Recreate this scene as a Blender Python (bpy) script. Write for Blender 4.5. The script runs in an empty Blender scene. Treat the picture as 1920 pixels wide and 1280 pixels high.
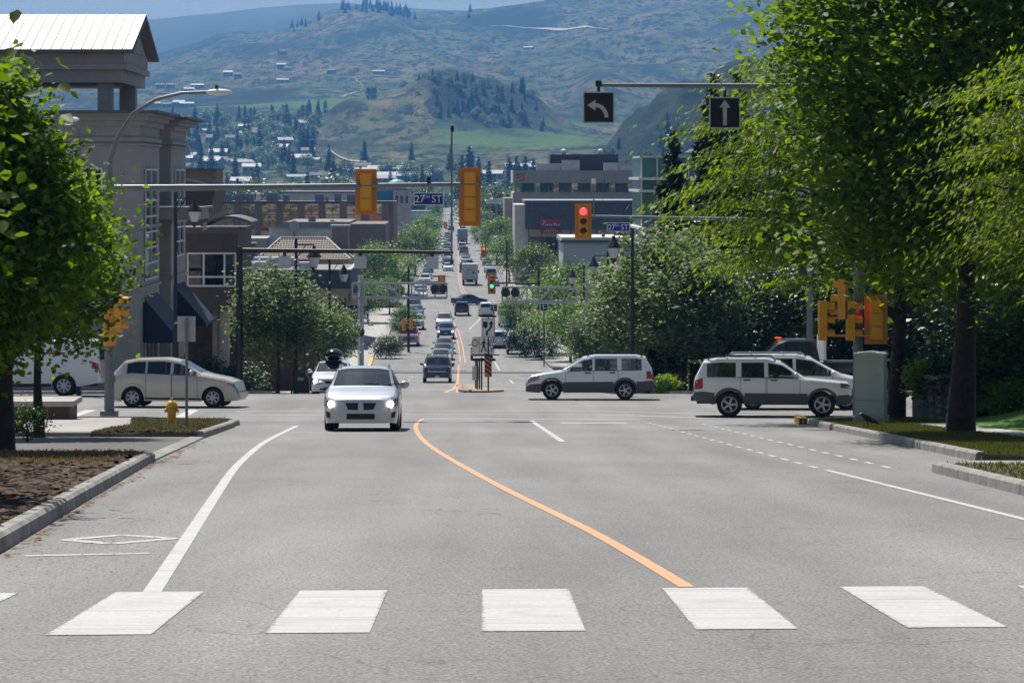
import bpy, math, random
import numpy as np
from mathutils import Vector, Matrix
random.seed(7); RNG = np.random.default_rng(11)
R = math.radians
scene = bpy.context.scene
COL = scene.collection

# ------------------------------------------------------------------ camera, sky, sun, exposure
FPX, CX, HY = 5364.0, 870.0, 325.0           # focal length, principal point in 1920 px units
cam_data = bpy.data.cameras.new('camera'); cam = bpy.data.objects.new('camera', cam_data); COL.objects.link(cam)
cam_data.sensor_width = 36.0; cam_data.lens = FPX / 1920 * 36
cam_data.shift_x = (960 - CX) / 1920; cam_data.shift_y = (HY - 640) / 1920
cam_data.clip_start = 0.5; cam_data.clip_end = 40000
cam.rotation_euler = (R(90), 0, 0); scene.camera = cam

SUN_EL, SUN_AZ = 55.0, -20.0                 # azimuth from +Y, negative = to the left
world = bpy.data.worlds.new('World'); scene.world = world; world.use_nodes = True
wn = world.node_tree; wn.nodes.clear()
wo = wn.nodes.new('ShaderNodeOutputWorld'); bg = wn.nodes.new('ShaderNodeBackground')
sky = wn.nodes.new('ShaderNodeTexSky'); sky.sky_type = 'NISHITA'; sky.sun_disc = False
sky.sun_elevation = R(SUN_EL); sky.sun_rotation = R(SUN_AZ); sky.air_density = 1.0; sky.dust_density = 1.2; sky.ozone_density = 1.5
wtc = wn.nodes.new('ShaderNodeTexCoord'); wmp = wn.nodes.new('ShaderNodeMapping'); wmp.inputs['Scale'].default_value = (1, 1, 3.2)
wno = wn.nodes.new('ShaderNodeTexNoise'); wno.inputs['Scale'].default_value = 7.0; wno.inputs['Detail'].default_value = 7
wra = wn.nodes.new('ShaderNodeValToRGB'); wra.color_ramp.elements[0].position = 0.52; wra.color_ramp.elements[1].position = 0.72
wmx = wn.nodes.new('ShaderNodeMixRGB'); wmx.inputs[2].default_value = (13.0, 13.6, 14.2, 1)
wn.links.new(wtc.outputs['Generated'], wmp.inputs[0]); wn.links.new(wmp.outputs[0], wno.inputs['Vector'])
wn.links.new(wno.outputs['Fac'], wra.inputs[0]); wn.links.new(wra.outputs[0], wmx.inputs[0])
wn.links.new(sky.outputs[0], wmx.inputs[1]); wn.links.new(wmx.outputs[0], bg.inputs[0]); wn.links.new(bg.outputs[0], wo.inputs[0])
bg.inputs[1].default_value = 0.05

sun_d = bpy.data.lights.new('sun', 'SUN'); sun_d.energy = 5.0; sun_d.angle = R(0.53); sun_d.color = (1.0, 0.955, 0.88)
sun = bpy.data.objects.new('sun', sun_d); COL.objects.link(sun)
sdir = Vector((math.sin(R(SUN_AZ)) * math.cos(R(SUN_EL)), math.cos(R(SUN_AZ)) * math.cos(R(SUN_EL)), math.sin(R(SUN_EL))))
sun.rotation_euler = sdir.to_track_quat('Z', 'Y').to_euler()
vs = scene.view_settings; vs.view_transform = 'Standard'; vs.look = 'None'; vs.exposure = 0.33; vs.gamma = 1.0; vs.use_curve_mapping = False
scene.render.engine = 'CYCLES'
cy = scene.cycles; cy.max_bounces = 5; cy.diffuse_bounces = 2; cy.glossy_bounces = 2; cy.transmission_bounces = 3; cy.transparent_max_bounces = 12
cy.volume_bounces = 1; cy.sample_clamp_indirect = 6.0; cy.use_denoising = True; cy.caustics_reflective = False; cy.caustics_refractive = False

# ------------------------------------------------------------------ ground profile (metres below the eye, along the street)
_HD = np.array([-60, -20, 0, 40, 70, 78, 82, 90, 98, 105, 108, 115, 125, 150, 175, 199, 225, 245, 270, 300, 340, 1450.])
_HH = np.array([-2.6, .106, 1.47, 4.198, 6.244, 6.79, 7.03, 7.42, 7.78, 8.12, 8.32, 8.93, 9.72, 11.5, 13.15, 14.55, 15.75, 16.4, 16.95, 17.3, 17.3, 17.3])
def hz(d):                                    # ground height at distance d
    return -np.interp(d, _HD, _HH)
def P(px, py, d): return Vector(((px - CX) * d / FPX, d, (HY - py) * d / FPX))
def PX(px, d): return (px - CX) * d / FPX
def PZ(py, d): return (HY - py) * d / FPX
def xc(d): return -0.0022 * max(0, d - 200)   # the far street drifts slightly left

# ------------------------------------------------------------------ noise
def _hash(ix, iy, s):
    h = (ix * 374761393 + iy * 668265263 + s * 974634777) & 0x7fffffff
    h = ((h ^ (h >> 13)) * 1274126177) & 0x7fffffff
    return ((h ^ (h >> 16)) & 0xffff) / 65535.0
def vnoise(x, y, s=0):
    x = np.asarray(x, float); y = np.asarray(y, float)
    ix = np.floor(x).astype(np.int64); iy = np.floor(y).astype(np.int64); fx = x - ix; fy = y - iy
    fx = fx * fx * (3 - 2 * fx); fy = fy * fy * (3 - 2 * fy)
    a = _hash(ix, iy, s); b = _hash(ix + 1, iy, s); c = _hash(ix, iy + 1, s); d = _hash(ix + 1, iy + 1, s)
    return (a * (1 - fx) + b * fx) * (1 - fy) + (c * (1 - fx) + d * fx) * fy
def fbm(x, y, o=5, s=0):
    v = 0; a = 0.5
    for k in range(o): v = v + a * (vnoise(x, y, s + k) - 0.5); x = x * 2.03; y = y * 2.03; a *= 0.5
    return v

# ------------------------------------------------------------------ materials
MATS = {}
def _n(nt, t): return nt.nodes.new(t)
def mat(name, col, rough=0.6, metal=0.0, spec=0.4, var=0.0, vscale=3.0, bump=0.0, bscale=40.0, emit=0.0, coat=0.0, dirt=0.0, col2=None, emitcol=None, detail=5):
    if name in MATS: return MATS[name]
    m = bpy.data.materials.new(name); m.use_nodes = True; nt = m.node_tree; b = nt.nodes['Principled BSDF']; L = nt.links
    b.inputs['Roughness'].default_value = rough; b.inputs['Metallic'].default_value = metal
    b.inputs['Specular IOR Level'].default_value = spec
    if coat: b.inputs['Coat Weight'].default_value = coat; b.inputs['Coat Roughness'].default_value = 0.06
    c = (*col, 1.0); b.inputs['Base Color'].default_value = c
    if var or col2 or dirt:
        g = _n(nt, 'ShaderNodeNewGeometry'); tc = _n(nt, 'ShaderNodeTexCoord')
        no = _n(nt, 'ShaderNodeTexNoise'); no.inputs['Scale'].default_value = vscale; no.inputs['Detail'].default_value = detail; no.inputs['Roughness'].default_value = 0.62
        L.new(g.outputs['Position'], no.inputs['Vector'])
        mx = _n(nt, 'ShaderNodeMixRGB'); k = 1 - var
        c2 = (*col2, 1) if col2 else (col[0] * k, col[1] * k, col[2] * k, 1)
        c1 = c if col2 else tuple(min(1, v * (1 + var * .8)) for v in col) + (1,)
        mx.inputs[1].default_value = c1; mx.inputs[2].default_value = c2
        ra = _n(nt, 'ShaderNodeValToRGB'); ra.color_ramp.elements[0].position = 0.36; ra.color_ramp.elements[1].position = 0.64
        L.new(no.outputs['Fac'], ra.inputs[0]); L.new(ra.outputs[0], mx.inputs[0]); L.new(mx.outputs[0], b.inputs['Base Color'])
    if bump:
        g2 = _n(nt, 'ShaderNodeNewGeometry'); n2 = _n(nt, 'ShaderNodeTexNoise'); n2.inputs['Scale'].default_value = bscale; n2.inputs['Detail'].default_value = 4
        L.new(g2.outputs['Position'], n2.inputs['Vector'])
        bp = _n(nt, 'ShaderNodeBump'); bp.inputs['Strength'].default_value = bump; bp.inputs['Distance'].default_value = 0.02
        L.new(n2.outputs['Fac'], bp.inputs['Height']); L.new(bp.outputs[0], b.inputs['Normal'])
    if emit:
        b.inputs['Emission Color'].default_value = (*(emitcol or col), 1); b.inputs['Emission Strength'].default_value = emit
    MATS[name] = m; return m
def leaf_mat(name, col, col2, trans=0.45, tcol=None, rough=0.45, spec=0.35, hue=0.12):
    m = bpy.data.materials.new(name); m.use_nodes = True; nt = m.node_tree; L = nt.links; b = nt.nodes['Principled BSDF']; out = nt.nodes['Material Output']
    g = _n(nt, 'ShaderNodeNewGeometry'); oi = _n(nt, 'ShaderNodeObjectInfo')
    mx = _n(nt, 'ShaderNodeMixRGB'); mx.inputs[1].default_value = (*col, 1); mx.inputs[2].default_value = (*col2, 1)
    L.new(g.outputs['Random Per Island'], mx.inputs[0])
    hs = _n(nt, 'ShaderNodeHueSaturation'); mr = _n(nt, 'ShaderNodeMapRange'); mr.inputs[3].default_value = 1 - hue * 2; mr.inputs[4].default_value = 1 + hue * 2
    L.new(oi.outputs['Random'], mr.inputs[0]); L.new(mr.outputs[0], hs.inputs['Value']); L.new(mx.outputs[0], hs.inputs['Color'])
    L.new(hs.outputs[0], b.inputs['Base Color']); b.inputs['Roughness'].default_value = rough; b.inputs['Specular IOR Level'].default_value = spec
    tr = _n(nt, 'ShaderNodeBsdfTranslucent'); tm = _n(nt, 'ShaderNodeMixRGB'); tm.blend_type = 'MULTIPLY'; tm.inputs[0].default_value = 1
    t = tcol or (1.9, 2.1, 0.7); tm.inputs[2].default_value = (*t, 1)
    L.new(hs.outputs[0], tm.inputs[1]); L.new(tm.outputs[0], tr.inputs[0])
    ms = _n(nt, 'ShaderNodeMixShader'); ms.inputs[0].default_value = trans
    L.new(b.outputs[0], ms.inputs[1]); L.new(tr.outputs[0], ms.inputs[2]); L.new(ms.outputs[0], out.inputs['Surface'])
    MATS[name] = m; return m
def glass_mat(name, tint=(0.35, 0.42, 0.42), mixf=0.5, dark=(0.01, 0.013, 0.016)):
    m = bpy.data.materials.new(name); m.use_nodes = True; nt = m.node_tree; L = nt.links; nt.nodes.clear(); out = _n(nt, 'ShaderNodeOutputMaterial')
    gl = _n(nt, 'ShaderNodeBsdfGlossy'); gl.inputs['Roughness'].default_value = 0.03; gl.inputs['Color'].default_value = (.9, .95, 1, 1)
    tr = _n(nt, 'ShaderNodeBsdfTransparent'); tr.inputs[0].default_value = (*tint, 1)
    df = _n(nt, 'ShaderNodeBsdfDiffuse'); df.inputs[0].default_value = (*dark, 1)
    m1 = _n(nt, 'ShaderNodeMixShader'); m1.inputs[0].default_value = mixf; L.new(df.outputs[0], m1.inputs[1]); L.new(tr.outputs[0], m1.inputs[2])
    fr = _n(nt, 'ShaderNodeFresnel'); fr.inputs[0].default_value = 1.55
    ad = _n(nt, 'ShaderNodeMath'); ad.operation = 'ADD'; ad.inputs[1].default_value = 0.03; L.new(fr.outputs[0], ad.inputs[0])
    m2 = _n(nt, 'ShaderNodeMixShader'); L.new(ad.outputs[0], m2.inputs[0]); L.new(m1.outputs[0], m2.inputs[1]); L.new(gl.outputs[0], m2.inputs[2])
    L.new(m2.outputs[0], out.inputs[0]); MATS[name] = m; return m

# ------------------------------------------------------------------ mesh building
class MB:
    def __init__(s): s.v = []; s.f = []
    def add(s, vs, fs):
        o = len(s.v); s.v += [tuple(v) for v in vs]; s.f += [tuple(i + o for i in f) for f in fs]; return s
    def box(s, c, d, rz=0.0, M=None):
        hx, hy, hz_ = d[0] / 2, d[1] / 2, d[2] / 2; ca, sa = math.cos(rz), math.sin(rz); vs = []
        for z in (-hz_, hz_):
            for x, y in ((-hx, -hy), (hx, -hy), (hx, hy), (-hx, hy)):
                p = Vector((c[0] + x * ca - y * sa, c[1] + x * sa + y * ca, c[2] + z)); vs.append(M @ p if M else p)
        return s.add(vs, [(3, 2, 1, 0), (4, 5, 6, 7), (0, 1, 5, 4), (1, 2, 6, 5), (2, 3, 7, 6), (3, 0, 4, 7)])
    def bb(s, x0, x1, y0, y1, z0, z1): return s.box(((x0 + x1) / 2, (y0 + y1) / 2, (z0 + z1) / 2), (x1 - x0, y1 - y0, z1 - z0))
    def tube(s, pts, rad, n=8, cap=True):
        pts = [Vector(p) for p in pts]; k = len(pts); rad = rad if hasattr(rad, '__len__') else [rad] * k; vs = []; fs = []; pu = None
        for i, p in enumerate(pts):
            t = (pts[min(i + 1, k - 1)] - pts[max(i - 1, 0)]); t = t.normalized() if t.length > 1e-9 else Vector((0, 0, 1))
            ref = pu if pu is not None else (Vector((0, 0, 1)) if abs(t.z) < 0.9 else Vector((1, 0, 0)))
            u = (ref - t * ref.dot(t)); u = u.normalized() if u.length > 1e-6 else t.orthogonal().normalized(); w = t.cross(u); pu = u
            for j in range(n):
                a = 2 * math.pi * (j + .5) / n; vs.append(p + (u * math.cos(a) + w * math.sin(a)) * rad[i])
        for i in range(k - 1):
            for j in range(n): fs.append((i * n + j, i * n + (j + 1) % n, (i + 1) * n + (j + 1) % n, (i + 1) * n + j))
        if cap: fs.append(tuple(range(n - 1, -1, -1))); fs.append(tuple((k - 1) * n + j for j in range(n)))
        return s.add(vs, fs)
    def cyl(s, p0, p1, r0, r1=None, n=10): return s.tube([p0, p1], [r0, r0 if r1 is None else r1], n)
    def lathe(s, prof, n=16, c=(0, 0, 0), axis='z'):
        vs = []; fs = []; k = len(prof)
        for r, z in prof:
            for j in range(n):
                a = 2 * math.pi * j / n; p = (r * math.cos(a), r * math.sin(a), z)
                if axis == 'y': p = (p[0], p[2], p[1])
                vs.append((p[0] + c[0], p[1] + c[1], p[2] + c[2]))
        for i in range(k - 1):
            for j in range(n): fs.append((i * n + j, i * n + (j + 1) % n, (i + 1) * n + (j + 1) % n, (i + 1) * n + j))
        fs.append(tuple(range(n - 1, -1, -1))); fs.append(tuple((k - 1) * n + j for j in range(n)))
        return s.add(vs, fs)
    def prism(s, pts, a0, a1, axis='y'):        # 2-D outline extruded along an axis
        k = len(pts)
        def m(p, a): return {'y': (p[0], a, p[1]), 'x': (a, p[0], p[1]), 'z': (p[0], p[1], a)}[axis]
        vs = [m(p, a0) for p in pts] + [m(p, a1) for p in pts]
        fs = [tuple(range(k)), tuple(range(2 * k - 1, k - 1, -1))] + [(i, i + k, (i + 1) % k + k, (i + 1) % k) for i in range(k)]
        return s.add(vs, fs)
    def sphere(s, c, r, n=10, m=7, sc=(1, 1, 1)):
        pr = [(max(1e-4, math.sin(math.pi * i / m)) , -math.cos(math.pi * i / m)) for i in range(m + 1)]; o = MB().lathe(pr, n)
        return s.add([(c[0] + v[0] * r * sc[0], c[1] + v[1] * r * sc[1], c[2] + v[2] * r * sc[2]) for v in o.v], o.f)
    def mesh(s, name, smooth=False, fix=True):
        me = bpy.data.meshes.new(name); me.from_pydata(s.v, [], s.f)
        if fix:
            import bmesh
            b = bmesh.new(); b.from_mesh(me); bmesh.ops.recalc_face_normals(b, faces=b.faces); b.to_mesh(me); b.free()
        if smooth:
            me.polygons.foreach_set('use_smooth', [True] * len(me.polygons)); me.set_sharp_from_angle(angle=R(smooth if smooth is not True else 35))
        return me
def np_mesh(name, v, quads, smooth=False):
    me = bpy.data.meshes.new(name); v = np.asarray(v, np.float32); q = np.asarray(quads, np.int32); nf, k = q.shape
    me.vertices.add(len(v)); me.vertices.foreach_set('co', v.ravel()); me.loops.add(nf * k); me.loops.foreach_set('vertex_index', q.ravel())
    me.polygons.add(nf); me.polygons.foreach_set('loop_start', np.arange(0, nf * k, k, dtype=np.int32))
    if smooth: me.polygons.foreach_set('use_smooth', np.ones(nf, bool))
    me.update(calc_edges=True); me.validate(); return me
def M_(m): return MATS[m] if isinstance(m, str) else m
def obj(name, mb, m, parent=None, smooth=False, loc=None):
    me = mb.mesh(name, smooth) if isinstance(mb, MB) else mb
    o = bpy.data.objects.new(name, me); COL.objects.link(o)
    if m is not None and len(me.materials) == 0: me.materials.append(M_(m))
    if parent: o.parent = parent
    if loc is not None: o.location = loc
    return o
def tag(o, label=None, cat=None, group=None, kind=None):
    for k, v in (('label', label), ('category', cat), ('group', group), ('kind', kind)):
        if v: o[k] = v
    return o
def thing(name, label, cat, loc=(0, 0, 0), rz=0.0, group=None):
    o = bpy.data.objects.new(name, None); COL.objects.link(o); o.empty_display_size = .3
    o.location = loc; o.rotation_euler = (0, 0, rz); return tag(o, label, cat, group)
def struct(name, mb, m, smooth=False): return tag(obj(name, mb, m, None, smooth), kind='structure')
class Template:                                # a thing's parts as shared meshes; place() copies thing and parts
    def __init__(s, name): s.name = name; s.parts = []
    def add(s, name, mb, m, parent=None, smooth=False, slot=None, label=None):
        me = mb.mesh(name, smooth) if isinstance(mb, MB) else mb
        if len(me.materials) == 0: me.materials.append(M_(m))
        s.parts.append((name, me, parent, slot, label)); return len(s.parts) - 1
    def place(s, label, cat, matrix=None, loc=(0, 0, 0), rz=0, sc=1.0, group=None, mats=None, skip=(), name=None):
        r = thing(name or s.name, label, cat, loc, rz, group)
        if matrix is not None: r.matrix_world = matrix
        elif sc != 1.0: r.scale = (sc, sc, sc) if not hasattr(sc, '__len__') else sc
        made = []
        for i, (n, me, par, slot, lab) in enumerate(s.parts):
            if n in skip: made.append(None); continue
            o = bpy.data.objects.new(n, me); COL.objects.link(o); o.parent = made[par] if par is not None else r
            if slot and mats and slot in mats: o.material_slots[0].link = 'OBJECT'; o.material_slots[0].material = M_(mats[slot])
            if lab: o['label'] = lab
            made.append(o)
        return r
def text_mesh(name, s, size, depth=0.004, space=1.0):
    c = bpy.data.curves.new(name, 'FONT'); c.body = s; c.size = size; c.extrude = depth; c.align_x = 'CENTER'; c.align_y = 'CENTER'; c.space_character = space
    o = bpy.data.objects.new('t', c); COL.objects.link(o); dg = bpy.context.evaluated_depsgraph_get(); dg.update()
    me = bpy.data.meshes.new_from_object(o.evaluated_get(dg)); me.name = name; bpy.data.objects.remove(o); bpy.data.curves.remove(c); me.materials.clear(); return me
def sign_text(s, size, m, parent, loc, face='-y', sx=1.0, name='lettering', space=1.0):
    o = obj(name, text_mesh(name, s, size, space=space), m, parent, loc=loc); o.rotation_euler = (R(90), 0, 0); o.scale = (sx, 1, 1); return o
# ------------------------------------------------------------------ base materials
mat('concrete', (.36, .345, .32), .85, var=.18, vscale=1.3, bump=.25, bscale=30)
mat('kerb_concrete', (.25, .24, .22), .85, var=.3, vscale=2.2, bump=.3, bscale=25)
mat('asphalt_drive', (.13, .127, .12), .9, var=.15, vscale=.8, bump=.4, bscale=60)
mat('mulch', (.045, .03, .022), .95, col2=(.09, .062, .045), vscale=14, bump=1.0, bscale=22)
mat('dry_soil', (.17, .125, .08), .95, col2=(.10, .085, .045), vscale=9, bump=.8, bscale=20)
def worn_paint(name, col, bar=False):
    m = bpy.data.materials.new(name); m.use_nodes = True; nt = m.node_tree; L = nt.links; b = nt.nodes['Principled BSDF']; g = _n(nt, 'ShaderNodeNewGeometry'); f = None
    for sc, p0, p1 in ((30, .52, .70), (2.2, .50, .80)):
        n = _n(nt, 'ShaderNodeTexNoise'); n.inputs['Scale'].default_value = sc; n.inputs['Detail'].default_value = 5; n.inputs['Roughness'].default_value = .7; L.new(g.outputs['Position'], n.inputs['Vector'])
        r = _n(nt, 'ShaderNodeMapRange'); r.inputs[1].default_value = p0; r.inputs[2].default_value = p1; r.inputs[4].default_value = .75; L.new(n.outputs['Fac'], r.inputs[0])
        if f is None: f = r.outputs[0]
        else:
            a = _n(nt, 'ShaderNodeMath'); a.operation = 'MAXIMUM'; L.new(f, a.inputs[0]); L.new(r.outputs[0], a.inputs[1]); f = a.outputs[0]
    def math_(op, a, b_=None, v=None):
        k = _n(nt, 'ShaderNodeMath'); k.operation = op; L.new(a, k.inputs[0])
        if b_ is not None: L.new(b_, k.inputs[1])
        elif v is not None: k.inputs[1].default_value = v
        return k.outputs[0]
    mp = _n(nt, 'ShaderNodeMapping'); mp.inputs['Scale'].default_value = (.5, 9, 1); L.new(g.outputs['Position'], mp.inputs[0]); sn = _n(nt, 'ShaderNodeTexNoise'); sn.inputs['Scale'].default_value = 1.3; sn.inputs['Detail'].default_value = 6; L.new(mp.outputs[0], sn.inputs['Vector'])
    sr = _n(nt, 'ShaderNodeMapRange'); sr.inputs[1].default_value = .5; sr.inputs[2].default_value = .75; sr.inputs[4].default_value = .8; L.new(sn.outputs['Fac'], sr.inputs[0]); f = math_('MAXIMUM', f, sr.outputs[0])
    if bar:                                    # ragged edges where the paint has chipped
        tc = _n(nt, 'ShaderNodeTexCoord'); sp = _n(nt, 'ShaderNodeSeparateXYZ'); L.new(tc.outputs['Generated'], sp.inputs[0]); en = _n(nt, 'ShaderNodeTexNoise'); en.inputs['Scale'].default_value = 22; en.inputs['Detail'].default_value = 4; L.new(g.outputs['Position'], en.inputs['Vector'])
        dist = None
        for ax, wgt in ((0, 1.0), (1, 4.0)):
            q = math_('SUBTRACT', sp.outputs[ax], v=.5); q = math_('ABSOLUTE', q); q = math_('SUBTRACT', q, v=.5); q = math_('MULTIPLY', q, v=-wgt); dist = q if dist is None else math_('MINIMUM', dist, q)
        lim = math_('MULTIPLY', math_('SUBTRACT', en.outputs['Fac'], v=.40), v=.22); f = math_('MAXIMUM', f, math_('LESS_THAN', dist, lim))
    mx = _n(nt, 'ShaderNodeMixRGB'); L.new(f, mx.inputs[0]); mx.inputs[1].default_value = (*col, 1); mx.inputs[2].default_value = (.215, .21, .2, 1); L.new(mx.outputs[0], b.inputs['Base Color']); b.inputs['Roughness'].default_value = .75
    MATS[name] = m
worn_paint('paint_white', (.46, .46, .45)); worn_paint('paint_bar', (.45, .45, .44), True); worn_paint('paint_yellow', (.60, .30, .13))
mat('kerb_yellow', (.66, .40, .10), .8, var=.2, vscale=5)
mat('galv', (.19, .205, .225), .5, metal=.3, var=.14, vscale=2.5)
mat('trim_black', (.010, .010, .011), .5); mat('galv_light', (.42, .44, .46), .5, metal=.2, var=.1, vscale=2); mat('black_metal', (.012, .012, .014), .45, spec=.5)
mat('white_metal', (.72, .73, .74), .5, var=.06, vscale=3)
mat('sign_white', (.78, .78, .78), .45); mat('sign_black', (.008, .009, .011), .4); mat('sign_back', (.50, .51, .52), .5, var=.1, vscale=6)
mat('sig_yellow', (.60, .20, .010), .42, spec=.5, var=.06, vscale=4)
mat('sig_side', (.80, .34, .02), .42)
mat('sign_blue', (.012, .022, .30), .4)
mat('hyd_yellow', (.75, .42, .02), .45, var=.1, vscale=6)
mat('red_lamp', (1, .05, .08), .4, emit=3.2, emitcol=(1, .03, .06)); mat('green_lamp', (.05, 1, .6), .4, emit=2.2, emitcol=(.02, 1, .55))
mat('dim_red', (.05, .006, .004), .25); mat('dim_amber', (.07, .02, .006), .25); mat('dim_green', (.006, .05, .025), .25)
mat('bark', (.055, .045, .036), .95, var=.35, vscale=9, bump=.9, bscale=18)
mat('bark_dark', (.035, .028, .022), .95, var=.3, vscale=8, bump=.9, bscale=16)

def asphalt():
    m = bpy.data.materials.new('asphalt'); m.use_nodes = True; nt = m.node_tree; L = nt.links; b = nt.nodes['Principled BSDF']
    g = _n(nt, 'ShaderNodeNewGeometry')
    def noise(sc, det=4, mapping=None):
        n = _n(nt, 'ShaderNodeTexNoise'); n.inputs['Scale'].default_value = sc; n.inputs['Detail'].default_value = det
        if mapping:
            mp = _n(nt, 'ShaderNodeMapping'); mp.inputs['Scale'].default_value = mapping; L.new(g.outputs['Position'], mp.inputs[0]); L.new(mp.outputs[0], n.inputs['Vector'])
        else: L.new(g.outputs['Position'], n.inputs['Vector'])
        return n
    fine = noise(48, 3); broad = noise(.35, 5, (1, .35, 1)); tyre = noise(1.1, 3, (1, .03, 1))
    r1 = _n(nt, 'ShaderNodeValToRGB'); e = r1.color_ramp.elements; e[0].position = .3; e[0].color = (.085, .084, .083, 1); e[1].position = .72; e[1].color = (.31, .303, .29, 1)
    L.new(fine.outputs['Fac'], r1.inputs[0])
    def mulr(n, lo, hi, prev):
        mr = _n(nt, 'ShaderNodeMapRange'); mr.inputs[1].default_value = .3; mr.inputs[2].default_value = .7; mr.inputs[3].default_value = lo; mr.inputs[4].default_value = hi
        L.new(n.outputs['Fac'], mr.inputs[0]); mx = _n(nt, 'ShaderNodeMixRGB'); mx.blend_type = 'MULTIPLY'; mx.inputs[0].default_value = 1
        L.new(prev, mx.inputs[1]); L.new(mr.outputs[0], mx.inputs[2]); return mx.outputs[0]
    c = mulr(broad, .82, 1.14, r1.outputs[0]); c = mulr(tyre, .84, 1.1, c)
    # tar-sealed cracks
    cr = noise(.22, 6); sb = _n(nt, 'ShaderNodeMath'); sb.operation = 'SUBTRACT'; sb.inputs[1].default_value = .5; L.new(cr.outputs['Fac'], sb.inputs[0])
    ab = _n(nt, 'ShaderNodeMath'); ab.operation = 'ABSOLUTE'; L.new(sb.outputs[0], ab.inputs[0])
    lt = _n(nt, 'ShaderNodeMath'); lt.operation = 'LESS_THAN'; lt.inputs[1].default_value = .0016; L.new(ab.outputs[0], lt.inputs[0])
    sc = _n(nt, 'ShaderNodeMath'); sc.operation = 'MULTIPLY'; sc.inputs[1].default_value = .45; L.new(lt.outputs[0], sc.inputs[0])
    mx = _n(nt, 'ShaderNodeMixRGB'); L.new(sc.outputs[0], mx.inputs[0]); L.new(c, mx.inputs[1]); mx.inputs[2].default_value = (.05, .05, .05, 1)
    L.new(mx.outputs[0], b.inputs['Base Color']); b.inputs['Roughness'].default_value = .8; b.inputs['Specular IOR Level'].default_value = .35
    bp = _n(nt, 'ShaderNodeBump'); bp.inputs['Strength'].default_value = .5; bp.inputs['Distance'].default_value = .01; L.new(fine.outputs['Fac'], bp.inputs['Height']); L.new(bp.outputs[0], b.inputs['Normal'])
    MATS['asphalt'] = m
asphalt()

# ------------------------------------------------------------------ terrain: near ground, valley floor, hills
_UD = np.array([-1500, 270, 400, 450, 520, 600, 640, 700, 770, 870, 950, 1050, 1200, 1400, 2200, 3400.])
_DT = np.array([1450, 1800, 2200, 2700, 3300, 4100, 5200, 7000.])
_TY = np.array([[389] * 16,
    [335, 335, 335, 335, 333, 330, 328, 325, 322, 318, 315, 312, 310, 300, 290, 290],
    [262, 262, 262, 262, 264, 266, 266, 266, 266, 266, 268, 270, 268, 262, 255, 250],
    [212, 212, 212, 212, 216, 220, 222, 226, 230, 236, 240, 242, 240, 230, 215, 200],
    [176, 174, 172, 172, 172, 172, 172, 174, 176, 180, 184, 186, 182, 165, 130, 110],
    [140, 134, 118, 112, 104, 92, 90, 92, 96, 94, 88, 80, 66, 45, 20, 20],
    [158, 112, 76, 68, 58, 32, 17, 13, 25, 21, 13, 0, -20, -40, -60, -60],
    [190, 150, 110, 105, 95, 75, 65, 60, 65, 60, 50, 40, 20, 10, 0, 0]], float)
def terrain(X, d):
    X = np.asarray(X, float); d = np.asarray(d, float); u = CX + FPX * X / np.maximum(d, 1)
    z = hz(d); far = d > 1450
    rows = np.stack([np.interp(u, _UD, r) for r in _TY], 0)
    k = np.clip(np.searchsorted(_DT, d) - 1, 0, len(_DT) - 2); t = np.clip((d - _DT[k]) / (_DT[k + 1] - _DT[k]), 0, 1)
    zr = (HY - rows) * _DT.reshape((-1,) + (1,) * u.ndim) / FPX
    za = np.take_along_axis(zr, k[None], 0)[0]; zb = np.take_along_axis(zr, (k + 1)[None], 0)[0]
    z = np.where(far, za + (zb - za) * t, z)
    def knoll(u0, d0, su, sd, hpx, p=2.0):
        return hpx * d0 / FPX * np.exp(-(np.abs((u - u0) / su) ** p + np.abs((d - d0) / sd) ** 2))
    z = z + np.where(far, knoll(885, 2560, 135, 170, 82, 2.6) + knoll(1000, 2600, 55, 150, 26) + knoll(650, 2420, 58, 130, 44) + knoll(760, 2500, 90, 220, 35)
                     + knoll(1330, 1700, 175, 95, 185, 3.0) + knoll(1400, 1900, 150, 160, 60) + knoll(1130, 3250, 55, 260, 42) + knoll(430, 5000, 45, 500, 8), 0)
    amp = np.clip((d - 1500) / 2500, 0, 1) * 34
    n = fbm(X / 420, d / 520, 5, 3); rid = -np.abs(fbm(X / 260 + d / 900, d / 700, 5, 21))
    z = z + amp * (1 - .6 * np.clip((d - 4300) / 700, 0, 1)) * (n * 1.2 + rid * 2.2 + .2)
    kn = np.exp(-(((u - 1345) / 190) ** 2 + ((d - 1700) / 260) ** 2)) + np.exp(-(((u - 890) / 130) ** 2 + ((d - 2560) / 300) ** 2))
    z = z + kn * np.where(far, 48 * fbm(X / 60, d / 70, 6, 9) - 14 * np.abs(fbm(X / 25, d / 40, 5, 15)), 0)
    k3 = np.exp(-(((u - 1330) / 200) ** 4 + ((d - 1690) / 230) ** 2)); z = z + np.where(far, k3 * (34 * np.abs(fbm(X / 38, d / 60, 5, 61)) - 10 * np.abs(fbm(X / 9, d / 22, 4, 67))), 0)
    # gentle bank beside the near right-hand pavement
    bank = np.clip((X - 12.3) / 5, 0, 1); z = z + np.where(d < 78, .9 * bank * bank * (3 - 2 * bank) * np.clip((78 - d) / 5, 0, 1), 0)
    return z
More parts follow.
